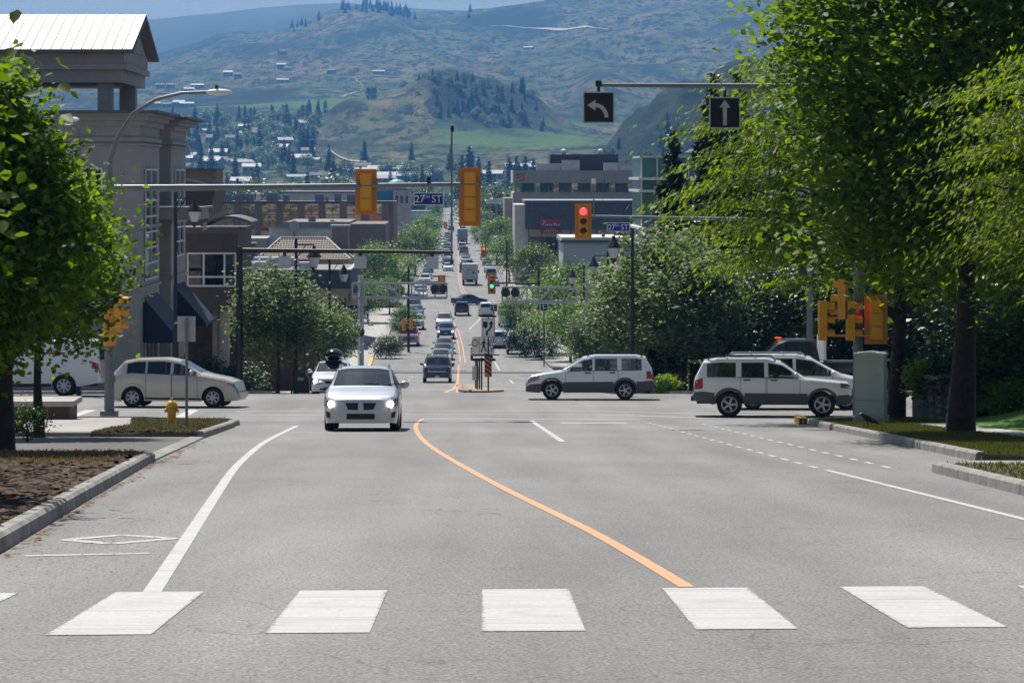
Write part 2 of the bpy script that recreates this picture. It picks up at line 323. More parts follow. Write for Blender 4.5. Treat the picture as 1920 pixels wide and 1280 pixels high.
def build_ground():
    s = np.linspace(-1, 1, 301); s = np.sign(s) * np.abs(s) ** 1.25
    d = np.unique(np.concatenate([np.linspace(-60, 340, 110), np.linspace(345, 1450, 50), np.linspace(1460, 3400, 200), np.linspace(3420, 5600, 110), np.linspace(5650, 7000, 14)]))
    D, S = np.meshgrid(d, s, indexing='ij'); X = S * (70 + np.maximum(D, 0) * .36); Z = terrain(X, D) - .06
    v = np.stack([X, D, Z], -1).reshape(-1, 3); n = len(s); i = np.arange((len(d) - 1) * n).reshape(len(d) - 1, n)[:, :-1].ravel()
    me = np_mesh('ground', v, np.stack([i, i + 1, i + n + 1, i + n], 1), True); U = CX + FPX * X / np.maximum(D, 1)
    def blob(u0, d0, su, sd, p=2): return np.exp(-(np.abs((U - u0) / su) ** p + np.abs((D - d0) / sd) ** p))
    nz = fbm(X / 90, D / 160, 5, 41) + .6 * fbm(X / 25, D / 45, 4, 47)
    cov = 1.6 * blob(905, 2560, 125, 260, 4) + 1.5 * blob(1330, 1690, 260, 260, 4) + 1.0 * blob(650, 2420, 55, 130) + .9 * blob(500, 4300, 70, 420) + .8 * blob(430, 5000, 40, 300) + 1.1 * blob(690, 5150, 85, 260) + .9 * blob(1130, 3250, 55, 220) + .7 * blob(880, 3700, 130, 260) + .55 * blob(450, 1900, 260, 500, 4)
    cov = np.where(D > 1300, np.clip((cov - .42 + nz * 1.5) * 2.2, 0, 1), 0); fld = np.where(D > 1300, np.clip((blob(960, 2230, 170, 130, 4) + blob(1080, 2600, 60, 200) + blob(640, 2900, 150, 140) + .9 * blob(420, 2950, 160, 60) + nz * .5 - .45) * 3, 0, 1), 0)
    for nm, a in (('cover', cov), ('field', fld)): at = me.attributes.new(nm, 'FLOAT', 'POINT'); at.data.foreach_set('value', a.ravel().astype(np.float32))
    return me
def ground_mat():
    m = bpy.data.materials.new('terrain'); m.use_nodes = True; nt = m.node_tree; L = nt.links; b = nt.nodes['Principled BSDF']; g = _n(nt, 'ShaderNodeNewGeometry')
    mp_ = _n(nt, 'ShaderNodeMapping'); mp_.inputs['Scale'].default_value = (1, .28, 1); L.new(g.outputs['Position'], mp_.inputs[0])
    def noise(sc, det=6, rgh=.6):
        n = _n(nt, 'ShaderNodeTexNoise'); n.inputs['Scale'].default_value = sc; n.inputs['Detail'].default_value = det; n.inputs['Roughness'].default_value = rgh; L.new(mp_.outputs[0], n.inputs['Vector']); return n
    def ramp(src, p0, p1):
        r = _n(nt, 'ShaderNodeMapRange'); r.inputs[1].default_value = p0; r.inputs[2].default_value = p1; L.new(src, r.inputs[0]); return r.outputs[0]
    def mix(f, a, c):
        x = _n(nt, 'ShaderNodeMixRGB'); L.new(f, x.inputs[0])
        for k, s in ((1, a), (2, c)):
            if isinstance(s, tuple): x.inputs[k].default_value = (*s, 1)
            else: L.new(s, x.inputs[k])
        return x.outputs[0]
    grass = mix(ramp(noise(.006).outputs['Fac'], .38, .62), (.12, .145, .04), (.22, .155, .08))
    grass = mix(ramp(noise(.021, 8, .7).outputs['Fac'], .42, .60), grass, (.06, .085, .026))
    shrub = mix(ramp(noise(.075, 5, .75).outputs['Fac'], .48, .56), grass, (.014, .026, .010))
    wood = mix(ramp(noise(.0035, 6).outputs['Fac'], .53, .60), shrub, (.020, .034, .013))
    sep = _n(nt, 'ShaderNodeSeparateXYZ'); L.new(g.outputs['Normal'], sep.inputs[0])
    rockc = mix(ramp(noise(.12, 8, .7).outputs['Fac'], .4, .6), (.13, .10, .078), (.04, .037, .032))
    st = _n(nt, 'ShaderNodeMapRange'); st.inputs[1].default_value = .93; st.inputs[2].default_value = .80; L.new(sep.outputs[2], st.inputs[0])
    ad = _n(nt, 'ShaderNodeMath'); ad.operation = 'MULTIPLY'; L.new(st.outputs[0], ad.inputs[0]); L.new(ramp(noise(.05, 6).outputs['Fac'], .35, .55), ad.inputs[1])
    def attr(nm): a = _n(nt, 'ShaderNodeAttribute'); a.attribute_name = nm; return a.outputs['Fac']
    wood = mix(attr('field'), wood, (.085, .15, .035)); cv = mix(ramp(noise(.05, 6, .7).outputs['Fac'], .35, .65), (.013, .024, .010), (.045, .055, .026))
    c = mix(attr('cover'), mix(ad.outputs[0], wood, rockc), cv); L.new(c, b.inputs['Base Color']); b.inputs['Roughness'].default_value = .95; b.inputs['Specular IOR Level'].default_value = .1
    bp = _n(nt, 'ShaderNodeBump'); bp.inputs['Strength'].default_value = .7; bp.inputs['Distance'].default_value = 16; L.new(noise(.06, 8, .7).outputs['Fac'], bp.inputs['Height']); L.new(bp.outputs[0], b.inputs['Normal'])
    MATS['terrain'] = m
ground_mat()
struct('ground', build_ground(), 'terrain')
# the blue ridge far behind
def ridge():
    us = np.linspace(-900, 3200, 220); sk = np.interp(us, [-900, 0, 200, 280, 330, 400, 480, 560, 650, 800, 3200], [60, 44, 40, 38, 34, 26, 17, 9, 5, 20, 40]) + 6 * fbm(us / 90, us * 0, 4, 5)
    v = []
    for k, (d, f) in enumerate(((5700, 0), (5900, .45), (6100, .8), (6350, 1.0), (6900, .6))):
        z = (-60 + f * ((HY - sk) * 6350 / FPX + 60)) + (f > 0) * (f < 1) * 60 * fbm(us / 60 + k, us * 0 + k, 4, 8); v.append(np.stack([(us - CX) * d / FPX, us * 0 + d, z], -1))
    v = np.concatenate(v); n = len(us); i = np.concatenate([np.arange(n - 1) + k * n for k in range(4)])
    return np_mesh('hill', v, np.stack([i, i + 1, i + n + 1, i + n], 1), True)
struct('hill', ridge(), mat('far_wood', (.05, .07, .035), .95, var=.3, vscale=.004))

# ------------------------------------------------------------------ road
def ribbon(xl, xr, ds, off, name='r', nx=1, thick=0):
    v = []; q = []
    for d in ds:
        a = xl(d) if callable(xl) else xl; b = xr(d) if callable(xr) else xr
        for k in range(nx + 1): v.append((a + (b - a) * k / nx, d, float(hz(d)) + off))
    n = nx + 1
    for i in range(len(ds) - 1):
        for k in range(nx): q.append((i * n + k, i * n + k + 1, (i + 1) * n + k + 1, (i + 1) * n + k))
    return np_mesh(name, v, q)
def tab(pts):
    xs = [p[0] for p in pts]; ys = [p[1] for p in pts]; return lambda d: float(np.interp(d, xs, ys))
def dr(a, b, step=2.0): return list(np.linspace(a, b, max(2, int((b - a) / step) + 1)))
XL = tab([(-60, -2.5), (10, -3.3), (15, -3.42), (22.6, -3.67), (33, -4.25), (44, -4.84), (61, -5.5), (72, -5.75), (76, -6.1), (80, -9)])
XR = tab([(-60, 5.8), (10, 6.2), (33, 6.46), (40.6, 6.63), (42.5, 7.1), (45.3, 8.1), (60, 8.55), (72, 8.85), (77, 9.6), (79.5, 13)])
FL = tab([(106, -12), (107, -8.6), (109.5, -7.6), (120, -7.2), (225, -7.6), (262, -8.3), (300, -8.0), (1500, -10.6)])
FR = tab([(106, 12), (107, 8.6), (109.5, 7.6), (120, 7.2), (225, 7.4), (262, 6.9), (300, 6.5), (1500, 4.0)])
road = struct('road', ribbon(lambda d: XL(d) - .05, lambda d: XR(d) + .05, dr(-30, 79.9, 2), 0, 'road', 6), 'asphalt')
struct('road', ribbon(-75, 75, dr(79.9, 106.2, 1.2), 0, 'cross_street', 20), 'asphalt').name = 'cross_street'
struct('road', ribbon(FL, FR, dr(106.2, 340, 2) + dr(350, 1460, 15), 0, 'road', 2), 'asphalt').name = 'far_street'
ROADS = {o.name: o for o in bpy.data.objects if o.get('kind') == 'structure'}
def mark(name, pts, w, m='paint_white', off=.004, parent=road, step=1.5):   # painted line through (X, d) points
    P2 = [Vector(p) for p in pts]; fine = []
    for a, b in zip(P2[:-1], P2[1:]):
        k = max(1, int((b - a).length / step)); fine += [a + (b - a) * i / k for i in range(k)]
    fine.append(P2[-1]); v = []; q = []
    for i, p in enumerate(fine):
        t = (fine[min(i + 1, len(fine) - 1)] - fine[max(i - 1, 0)]).normalized(); nrm = Vector((-t.y, t.x)); ww = w(p.y) if callable(w) else w
        for s in (1, -1): c = p + nrm * ww / 2 * s; v.append((c.x, c.y, float(hz(c.y)) + off))
    q = [(2 * i, 2 * i + 1, 2 * i + 3, 2 * i + 2) for i in range(len(fine) - 1)]
    return obj(name, np_mesh(name, v, q), m, parent)
def smooth_pts(pts, n=40):
    pts = np.array(pts, float); t = np.arange(len(pts)); tt = np.linspace(0, len(pts) - 1, n); x = np.interp(tt, t, pts[:, 0]); y = np.interp(tt, t, pts[:, 1])
    for _ in range(6): x[1:-1] = (x[:-2] + 2 * x[1:-1] + x[2:]) / 4; y[1:-1] = (y[:-2] + 2 * y[1:-1] + y[2:]) / 4
    return list(zip(x, y))
for i in range(-1, 6):                        # zebra bars, slightly askew to the road
    xb = -2.02 + 1.205 * i; sk = .095 * xb
    b = MB(); w = .29
    ptsb = [(xb - w, 15.95 + sk), (xb + w, 15.95 + sk + .05), (xb + w + .02, 19.0 + sk + .05), (xb - w + .02, 19.0 + sk)]
    k = 8; vv = []
    for j in range(k + 1):
        t = j / k
        for a, c in ((0, 3), (1, 2)):
            x = ptsb[a][0] * (1 - t) + ptsb[c][0] * t; y = ptsb[a][1] * (1 - t) + ptsb[c][1] * t; vv.append((x, y, float(hz(y)) + .004))
    obj('crosswalk_bar', np_mesh('bar', vv, [(2 * j, 2 * j + 1, 2 * j + 3, 2 * j + 2) for j in range(k)]), 'paint_bar', road)
mark('centre_line', smooth_pts([(1.5, 19.25), (1.32, 23), (1.1, 26.8), (.57, 33.7), (-.08, 44), (-.6, 53), (-.98, 62), (-1.24, 72), (-1.28, 78), (-1.18, 81.8)]), .11, 'paint_yellow')
mark('edge_line', smooth_pts([(-2.05, 18.8), (-2.35, 24), (-2.83, 32.3), (-3.43, 42.8), (-4.0, 56.7), (-4.3, 73.7)]), .125)
mark('edge_line', [(5.75, 8), (5.5, 26), (5.25, 41.5)], .10)
for i in range(20):                           # dashed bicycle-lane lines
    d0 = 42.3 + i * 1.8; mark('lane_dash', [(5.22 - .012 * i, d0), (5.22 - .012 * i, d0 + .9)], .09)
    if i < 19: mark('lane_dash', [(6.30, d0), (6.32, d0 + .9)], .09)
mark('lane_line', [(1.98, 57.5), (1.9, 80)], .13)
mark('stop_line', [(-1.2, 82.0), (5.0, 81.2)], .35)
mark('crossing_line', [(-6.6, 84.5), (-2, 85.7), (4, 85.3), (9.4, 80.4)], .22); mark('crossing_line', [(-7.0, 88.2), (-2, 89.0), (4, 88.4), (10.2, 83.6)], .22)
mark('crossing_line', [(-5.3, 80.5), (-2.6, 82.6)], .2)
mark('arrow_mark', [(2.6, 77.2), (4.4, 77.2)], .9); mark('arrow_mark', [(7.2, 73.6), (8.1, 73.6)], .8)
# diamond and worn line in the cycle lane
dm = [(-3.72, 24.4), (-2.52, 24.15), (-2.95, 25.4), (-3.5, 25.5)]
for a_, b_ in (((-3.42, 24.55), (-3.02, 25.25)), ((-3.02, 25.25), (-2.50, 24.75)), ((-2.50, 24.75), (-2.96, 24.0)), ((-2.96, 24.0), (-3.42, 24.55))): mark('diamond_mark', [a_, b_], .15)
mark('worn_line', [(-3.45, 22.45), (-2.5, 22.75)], .15)
cs = bpy.data.objects['cross_street']; fs_ = bpy.data.objects['far_street']
for x in (-11.2, -8.0): mark('crossing_line', [(x - .25, 83.0), (x - .45, 89.5)], .35, parent=cs)
mark('crossing_line', [(10.6, 82), (11.0, 90)], .35, parent=cs); mark('lane_line', [(-60, 92.5), (-13, 92.5)], .12, 'paint_yellow', parent=cs); mark('lane_line', [(13, 92.5), (60, 92.5)], .12, 'paint_yellow', parent=cs)
for k in range(5): mark('lane_line', [(-60 + k * 9, 98.5), (-57 + k * 9, 98.5)], .12, parent=cs)
# far street
mark('centre_line', smooth_pts([(-.35, 152), (-.45, 190), (-.45, 245)]), .16, 'paint_yellow', parent=fs_)
for o_ in (-.2, .2): mark('centre_line', smooth_pts([(-.1 + o_, 250), (-.35 + o_, 285), (-.75 + o_, 312), (-1.9 + o_, 345)]), .11, 'paint_yellow', parent=fs_, step=4)
for o_ in (-.2, .2): mark('centre_line', smooth_pts([(.7 + o_, 392), (-.3 + o_, 425), (-.75 + o_, 470), (-.9 + o_, 560), (-1.6 + o_, 900), (-2.7 + o_, 1400)]), .11, 'paint_yellow', parent=fs_, step=10)
mark('lane_line', [(.6, 318), (1.9, 340), (1.9, 360)], .14, parent=fs_); mark('lane_line', [(-1.9, 385), (.2, 410)], .14, parent=fs_)
mark('lane_line', [(3.4, 195), (3.3, 206)], .14, parent=fs_); mark('lane_line', [(2.9, 232), (2.7, 252)], .14, parent=fs_)
for k in range(7): mark('lane_line', [(-4.1 + .03 * k, 160 + k * 9), (-4.1 + .03 * k, 163 + k * 9)], .12, parent=fs_)
for d0 in (262, 372, 488): mark('crossing_line', [(-7.4, d0), (6.2, d0)], .5, parent=fs_)
# railway across the far street
for d0 in (226.5, 228.0):
    r_ = MB().bb(-40, 40, d0 - .05, d0 + .05, float(hz(d0)) - .1, float(hz(d0)) + .03); obj('rail', r_, mat('rail_steel', (.30, .36, .46), .22, metal=.9), fs_)
mark('rail_bed', [(-7.6, 227.2), (7.4, 227.2)], 3.0, mat('bed', (.09, .085, .08), .9, var=.3, vscale=2), off=.003, parent=fs_)

# ------------------------------------------------------------------ kerbs, pavements, verges
def slab(name, xl, xr, ds, m, off=.13, parent=None, kind='structure', nx=2):
    v = []; q = []; n = nx + 1
    for d in ds:
        a = xl(d) if callable(xl) else xl; b = xr(d) if callable(xr) else xr
        for k in range(n): v.append((a + (b - a) * k / nx, d, float(hz(d)) + off))
    top = len(v); q += [(i * n + k, i * n + k + 1, (i + 1) * n + k + 1, (i + 1) * n + k) for i in range(len(ds) - 1) for k in range(nx)]
    v += [(x, y, z - off - .08) for x, y, z in v]
    ring = [i * n for i in range(len(ds))] ; ring_r = [i * n + nx for i in range(len(ds))]
    for r_, fl in ((ring, 0), (ring_r, 1)):
        for a, b in zip(r_[:-1], r_[1:]): q.append((a, b, b + top, a + top) if fl else (b, a, a + top, b + top))
    for i, fl in ((0, 0), (len(ds) - 1, 1)):
        for k in range(nx): a = i * n + k; q.append((a + 1, a, a + top, a + 1 + top) if not fl else (a, a + 1, a + 1 + top, a + top))
    o = obj(name, np_mesh(name, v, q), m); return tag(o, kind=kind)
KN = {}
def kerb_run(pts, w=.16, h=.15, seg=2.4, m='kerb_concrete', label=None, side=1):
    """kerb stones along (X, d) points; side = +1 puts the stone to the right of travel"""
    P2 = [Vector(p) for p in pts]; fine = [P2[0]]; tot = 0
    lens = [0]
    for a, b in zip(P2[:-1], P2[1:]): lens.append(lens[-1] + (b - a).length)
    def at(s):
        s = min(max(s, 0), lens[-1]); k = max(0, min(len(P2) - 2, int(np.searchsorted(lens, s, 'right')) - 1)); t = (s - lens[k]) / max(1e-6, lens[k + 1] - lens[k]); return P2[k] + (P2[k + 1] - P2[k]) * t
    holder = struct('kerb', MB().box((P2[0].x, P2[0].y, float(hz(P2[0].y)) - .2), (.05, .05, .05)), m); n = max(1, round(lens[-1] / seg))
    for i in range(n):
        s0 = lens[-1] * i / n + .012; s1 = lens[-1] * (i + 1) / n - .012; st = 4; rows = []
        for j in range(st + 1):
            s = s0 + (s1 - s0) * j / st; p = at(s); t = (at(s + .1) - at(s - .1)).normalized(); nr = Vector((t.y, -t.x)) * side; z = float(hz(p.y))
            rows.append([(p.x, p.y, z - .1), (p.x + nr.x * .015, p.y + nr.y * .015, z + h * .78), (p.x + nr.x * .05, p.y + nr.y * .05, z + h), (p.x + nr.x * w, p.y + nr.y * w, z + h + .004), (p.x + nr.x * w, p.y + nr.y * w, z - .1)])
        b = MB(); vv = [q for r_ in rows for q in r_]; ff = [(a * 5 + k, a * 5 + k + 1, a * 5 + k + 6, a * 5 + k + 5) for a in range(st) for k in range(4)] + [(0, 1, 2, 3, 4), tuple(st * 5 + k for k in (4, 3, 2, 1, 0))]
        b.add(vv, ff); obj('kerb_stone', b, m, holder, smooth=30)
    return holder
L0 = [(XL(d), d) for d in np.linspace(2, 45.5, 24)]
kerb_run(L0, side=-1)
kerb_run([(XL(d), d) for d in np.linspace(60.5, 73, 9)] + [(-5.82, 74.5), (-6.1, 75.8), (-6.7, 76.4)], side=-1)
kerb_run([(XL(d) , d) for d in np.linspace(45.7, 60.3, 8)], h=.035, w=.3, side=-1)
kerb_run([(XR(d), d) for d in np.linspace(2, 40.6, 22)], side=1)
kerb_run([(XR(d), d) for d in np.linspace(45.4, 73, 16)] + [(9.0, 75), (9.5, 76.8), (10.6, 78.4), (13, 79.2), (30, 79.6)], side=1)
kerb_run([(-7.2, 76.6), (-9, 78.9), (-14, 79.4), (-60, 79.5)], side=-1)
kerb_run([(XL(3) , 3.0), (XL(2), 2)], side=-1) if False else None
# kerb nose painted yellow with black blocks
nose = thing('kerb_nose', 'yellow kerb end with black square reflectors at the right corner', 'kerb', (8.92, 75.4, float(hz(75.4))))
obj('body', MB().box((0, .35, .085), (.24, 1.0, .19)), 'kerb_yellow', nose)
for k in range(2):
    for j in range(2): obj('reflector', MB().box((-.055 + .11 * k, -.153, .055 + .07 * j), (.07, .01, .05)), 'black_metal', nose)
# left verge (mulch), driveway, island, pavement
slab('mulch_bed', lambda d: XL(d) - 14, lambda d: XL(d) - .16, dr(0, 46.2, 2), 'mulch', .12)
slab('driveway', lambda d: -30, lambda d: XL(d) - .3, dr(46.3, 60.4, 2), 'asphalt_drive', .03)
slab('pavement', lambda d: -30, lambda d: min(-7.9, -6.9 - (d - 60) * .12), dr(60.5, 78.7, 2), 'concrete', .115)
slab('island_bed', lambda d: min(-7.9, -6.9 - (d - 60) * .12), lambda d: XL(d) - .16, dr(60.5, 76.0, 1.5), 'dry_soil', .12)
slab('pavement', lambda d: -13 , lambda d: -8.2, dr(40, 46.2, 2), 'concrete', .16)
# right verge, driveway, pavement
mat('lawn', (.05, .075, .016), .95, col2=(.12, .10, .045), vscale=2.2, bump=.9, bscale=30)
mat('lawn_lush', (.06, .16, .02), .95, col2=(.085, .19, .03), vscale=4, bump=.9, bscale=30)
slab('verge', lambda d: XR(d) + .16, lambda d: 10.3, dr(0, 40.8, 2), 'lawn', .12)
slab('driveway', lambda d: XR(d) + .02, lambda d: 30, dr(41, 44.9, 1), 'concrete', .03)
slab('verge', lambda d: XR(d) + .16, lambda d: 10.9 if d < 71 else 12.3, dr(45.0, 76.5, 1.5), 'lawn', .12)
slab('pavement', 10.9, 12.05, dr(45, 71, 2), 'concrete', .125)
slab('pavement', 12.3, 60, dr(76.6, 79, 1), 'concrete', .12)
slab('pavement', 10.3, 12.2, dr(0, 40.8, 2), 'concrete', .125)
# far corners
slab('pavement', -60, lambda d: FL(d) - .02, dr(106.4, 118, 1), 'concrete', .12); slab('pavement', lambda d: FR(d) + .02, 60, dr(106.4, 112, 1), 'concrete', .12)
slab('pavement', lambda d: FL(d) - 4.2, lambda d: FL(d) - .02, dr(118.1, 222, 3), 'concrete', .12); slab('pavement', lambda d: FR(d) + .02, lambda d: FR(d) + 3.5, dr(112.1, 222, 3), 'concrete', .12)
slab('pavement', lambda d: FL(d) - 4.2, lambda d: FL(d) - .02, dr(236, 365, 4) , 'concrete', .12); slab('pavement', lambda d: FR(d) + .02, lambda d: FR(d) + 3.5, dr(236, 365, 4), 'concrete', .12)
slab('pavement', lambda d: FL(d) - 4.2, lambda d: FL(d) - .02, dr(378, 1400, 20), 'concrete', .12); slab('pavement', lambda d: FR(d) + .02, lambda d: FR(d) + 3.5, dr(378, 1400, 20), 'concrete', .12)
kerb_run([(FL(d) + .1, d) for d in np.linspace(236.5, 262, 6)], m='kerb_yellow', w=.3, side=-1, seg=4); kerb_run([(FR(d) - .1, d) for d in np.linspace(270, 284, 4)], m='kerb_yellow', w=.3, seg=4)
kerb_run([(-7.3, 204), (-7.0, 207), (-7.3, 211)], m='kerb_yellow', w=.35, side=-1, seg=4)
# median island beyond the crossroads
med = slab('median_island', lambda d: -.3 + max(0, (156 - d)) * .05, lambda d: .9 + min(1.4, max(0, (178 - d)) * .06) - max(0, 156 - d) * .2, dr(150.5, 186, 1.5), mat('median_soil', (.34, .26, .18), .95, var=.2, vscale=4), .10)
kerb_run([(.2, 150.2), (-.35, 156), (-.35, 178)], w=.22, h=.16, side=1, seg=5)
mark('hatch_line', [(2.0, 165), (5.6, 172)], .25, 'paint_yellow', parent=fs_); mark('hatch_line', [(-1.0, 152), (-.7, 168), (-.45, 190)], .22, 'paint_yellow', parent=fs_)
# stuff: bark chips on the bed, grass on the verges, weeds on the island
def chips(name, n, xf, drng, size, m, label, off, aspect=2.2, up=.25, seed=1):
    r = np.random.default_rng(seed); d = r.uniform(*drng, n); lo = np.array([xf(t)[0] for t in d]); hi = np.array([xf(t)[1] for t in d]); x = lo + (hi - lo) * r.random(n)
    z = hz(d) + off; a = r.uniform(0, 6.28, n); tl = r.uniform(-up, up, n); s = size * r.uniform(.5, 1.5, n)
    ux = np.stack([np.cos(a), np.sin(a), tl], 1) * (s * aspect / 2)[:, None]; uy = np.stack([-np.sin(a), np.cos(a), r.uniform(-up, up, n)], 1) * (s / 2)[:, None]; c = np.stack([x, d, z + s * up * .6], 1)
    v = np.stack([c - ux - uy, c + ux - uy, c + ux + uy, c - ux + uy], 1).reshape(-1, 3); return tag(obj(name, np_mesh(name, v, np.arange(4 * n).reshape(-1, 4)), m), label, name.split('_')[0], kind='stuff')
def blades(name, n, xf, drng, h, w, m, label, off, seed=2):
    r = np.random.default_rng(seed); d = r.uniform(*drng, n); lo = np.array([xf(t)[0] for t in d]); hi = np.array([xf(t)[1] for t in d]); x = lo + (hi - lo) * r.random(n)
    c = np.stack([x, d, hz(d) + off], 1); a = r.uniform(0, 6.28, n); hh = h * r.uniform(.4, 1.4, n); side = np.stack([np.cos(a), np.sin(a), 0 * a], 1) * (w * hh / h)[:, None] / 2
    lean = np.stack([r.normal(0, .35, n), r.normal(0, .35, n), np.ones(n)], 1) * hh[:, None]
    v = np.stack([c - side, c + side, c + lean], 1).reshape(-1, 3); return tag(obj(name, np_mesh(name, v, np.arange(3 * n).reshape(-1, 3)), m), label, name.split('_')[0], kind='stuff')
leaf_mat('chip_mat', (.022, .017, .013), (.12, .09, .072), 0.0, rough=.95, spec=.03); leaf_mat('blade_dry', (.13, .105, .045), (.055, .08, .018), .25, spec=.1); leaf_mat('blade_green', (.06, .13, .02), (.10, .17, .03), .35); leaf_mat('blade_pink', (.24, .15, .09), (.17, .12, .06), .25)
chips('bark_chips', 26000, lambda d: (XL(d) - 6.5, XL(d) - .18), (16, 46), .07, 'chip_mat', 'brown bark chips covering the bed behind the left kerb', .125)
blades('dry_grass', 5000, lambda d: (-8.6, XL(d) - .3), (40.5, 46), .07, .02, 'blade_pink', 'pinkish dry grass at the end of the bark bed', .12)
blades('weeds', 5000, lambda d: (min(-7.9, -6.9 - (d - 60) * .12), XL(d) - .2), (60.6, 76), .07, .025, 'blade_dry', 'dry weeds round the yellow hydrant', .12)
chips('gravel', 5000, lambda d: (min(-7.9, -6.9 - (d - 60) * .12), XL(d) - .2), (60.6, 76), .06, 'chip_mat', 'brown stones and bark between the weeds by the hydrant', .13, seed=5)
blades('grass', 42000, lambda d: (XR(d) + .18, 10.85 if d < 71 else 12.2), (45.1, 76.4), .05, .02, 'blade_dry', 'short patchy grass under the trees on the right', .12, seed=6)
blades('grass', 9000, lambda d: (XR(d) + .18, 10.2), (20, 40.7), .05, .02, 'blade_dry', 'short patchy grass behind the nearest right kerb', .12, seed=7)
chips('litter', 420, lambda d: (XL(d) + .02, XL(d) + .12 + .5 * max(0, vnoise(d / 2.1, 0.3, 77) - .45)), (18, 58), .03, mat('leaf_litter', (.15, .085, .045), .9), 'brown leaf litter lying in the left gutter', .006, up=.1, seed=8)
chips('grit', 1300, lambda d: (XL(d) + .3, XL(d) + 1.3), (20, 55), .013, 'black_metal', 'dark grit scattered along the left gutter', .006, aspect=1.3, up=.1, seed=9)
# ------------------------------------------------------------------ buildings
mat('stucco_grey', (.33, .31, .305), .85, var=.08, vscale=1.5, bump=.15, bscale=20); mat('stucco_dark', (.15, .14, .145), .85, var=.1, vscale=1.5); mat('cap_dark', (.10, .10, .11), .6)
mat('roof_metal', (.42, .40, .37), .5, metal=.15, var=.06, vscale=1); mat('frame_white', (.70, .71, .72), .5); mat('brown_clad', (.085, .068, .062), .75, var=.1, vscale=2); mat('red_wall', (.13, .035, .04), .8, var=.15, vscale=1); mat('brown_brick', (.12, .075, .055), .85, var=.2, vscale=3)
mat('awning_navy', (.010, .014, .045), .7); mat('fascia_navy', (.045, .047, .072), .7, var=.1, vscale=1); mat('gravel_roof', (.25, .235, .22), .95, var=.15, vscale=.6); mat('tan_wall', (.38, .29, .20), .85, var=.1, vscale=1); mat('hvac', (.34, .36, .40), .5, var=.1, vscale=1)
mat('pier_brown', (.20, .15, .125), .85, var=.12, vscale=2); mat('offwhite', (.55, .54, .50), .8, var=.08, vscale=.8); mat('tile_roof', (.36, .30, .24), .9, var=.25, vscale=5); mat('blue_wall', (.03, .22, .36), .6); mat('teal_dome', (.12, .42, .42), .5); mat('pinkish', (.40, .34, .34), .85, var=.1, vscale=.8)
mat('panel_tan', (.36, .31, .28), .85, var=.06, vscale=.5); mat('mansard', (.085, .08, .088), .9, var=.2, vscale=3); mat('green_glass', (.05, .16, .13), .25, spec=.6); mat('red_sign', (.34, .025, .04), .5); mat('corrug', (.50, .54, .60), .5); mat('penthouse', (.045, .025, .028), .8, var=.15, vscale=.6)
glass_mat('win_glass', (.2, .25, .25), .25, (.015, .018, .02)); mat('curtain', (.35, .50, .52), .9); mat('room', (.06, .07, .065), .9); mat('room_green', (.14, .19, .16), .9)
def mirror_glass():
    m = bpy.data.materials.new('mirror_glass'); m.use_nodes = True; nt = m.node_tree; b = nt.nodes['Principled BSDF']; b.inputs['Base Color'].default_value = (.42, .34, .27, 1); b.inputs['Metallic'].default_value = 1; b.inputs['Roughness'].default_value = .04
    g = _n(nt, 'ShaderNodeNewGeometry'); n = _n(nt, 'ShaderNodeTexNoise'); n.inputs['Scale'].default_value = .3; nt.links.new(g.outputs['Position'], n.inputs['Vector']); bp = _n(nt, 'ShaderNodeBump'); bp.inputs['Strength'].default_value = .3; bp.inputs['Distance'].default_value = .12; nt.links.new(n.outputs['Fac'], bp.inputs['Height']); nt.links.new(bp.outputs[0], b.inputs['Normal']); MATS['mirror_glass'] = m
mirror_glass()
def window(parent, x0, x1, z0, z1, y, nx=1, nz=1, fm='frame_white', gm='win_glass', fw=.07, back=None):
    """glazed window on a wall facing the eye at depth y (local)"""
    w = obj('window', MB().bb(x0, x1, y - .03, y + .02, z0, z1), gm, parent); fr = MB()
    for i in range(nx + 1): c = x0 + (x1 - x0) * i / nx; fr.bb(c - fw / 2, c + fw / 2, y - .09, y - .031, z0 - fw / 2, z1 + fw / 2)
    for j in range(nz + 1):
        c = z0 + (z1 - z0) * j / nz
        for i in range(nx): fr.bb(x0 + (x1 - x0) * i / nx + fw / 2 + .001, x0 + (x1 - x0) * (i + 1) / nx - fw / 2 - .001, y - .088, y - .032, c - fw / 2, c + fw / 2)
    obj('frame', fr, fm, w); return w
def side_window(parent, x, y0, y1, z0, z1, ny=2, nz=4, fw=.07):
    w = obj('window', MB().bb(x - .02, x + .03, y0, y1, z0, z1), 'win_glass', parent); fr = MB()
    for i in range(ny + 1): c = y0 + (y1 - y0) * i / ny; fr.bb(x + .031, x + .09, c - fw / 2, c + fw / 2, z0 - fw / 2, z1 + fw / 2)
    for j in range(nz + 1):
        c = z0 + (z1 - z0) * j / nz
        for i in range(ny): fr.bb(x + .032, x + .088, y0 + (y1 - y0) * i / ny + fw / 2 + .001, y0 + (y1 - y0) * (i + 1) / ny - fw / 2 - .001, c - fw / 2, c + fw / 2)
    obj('frame', fr, 'frame_white', w)
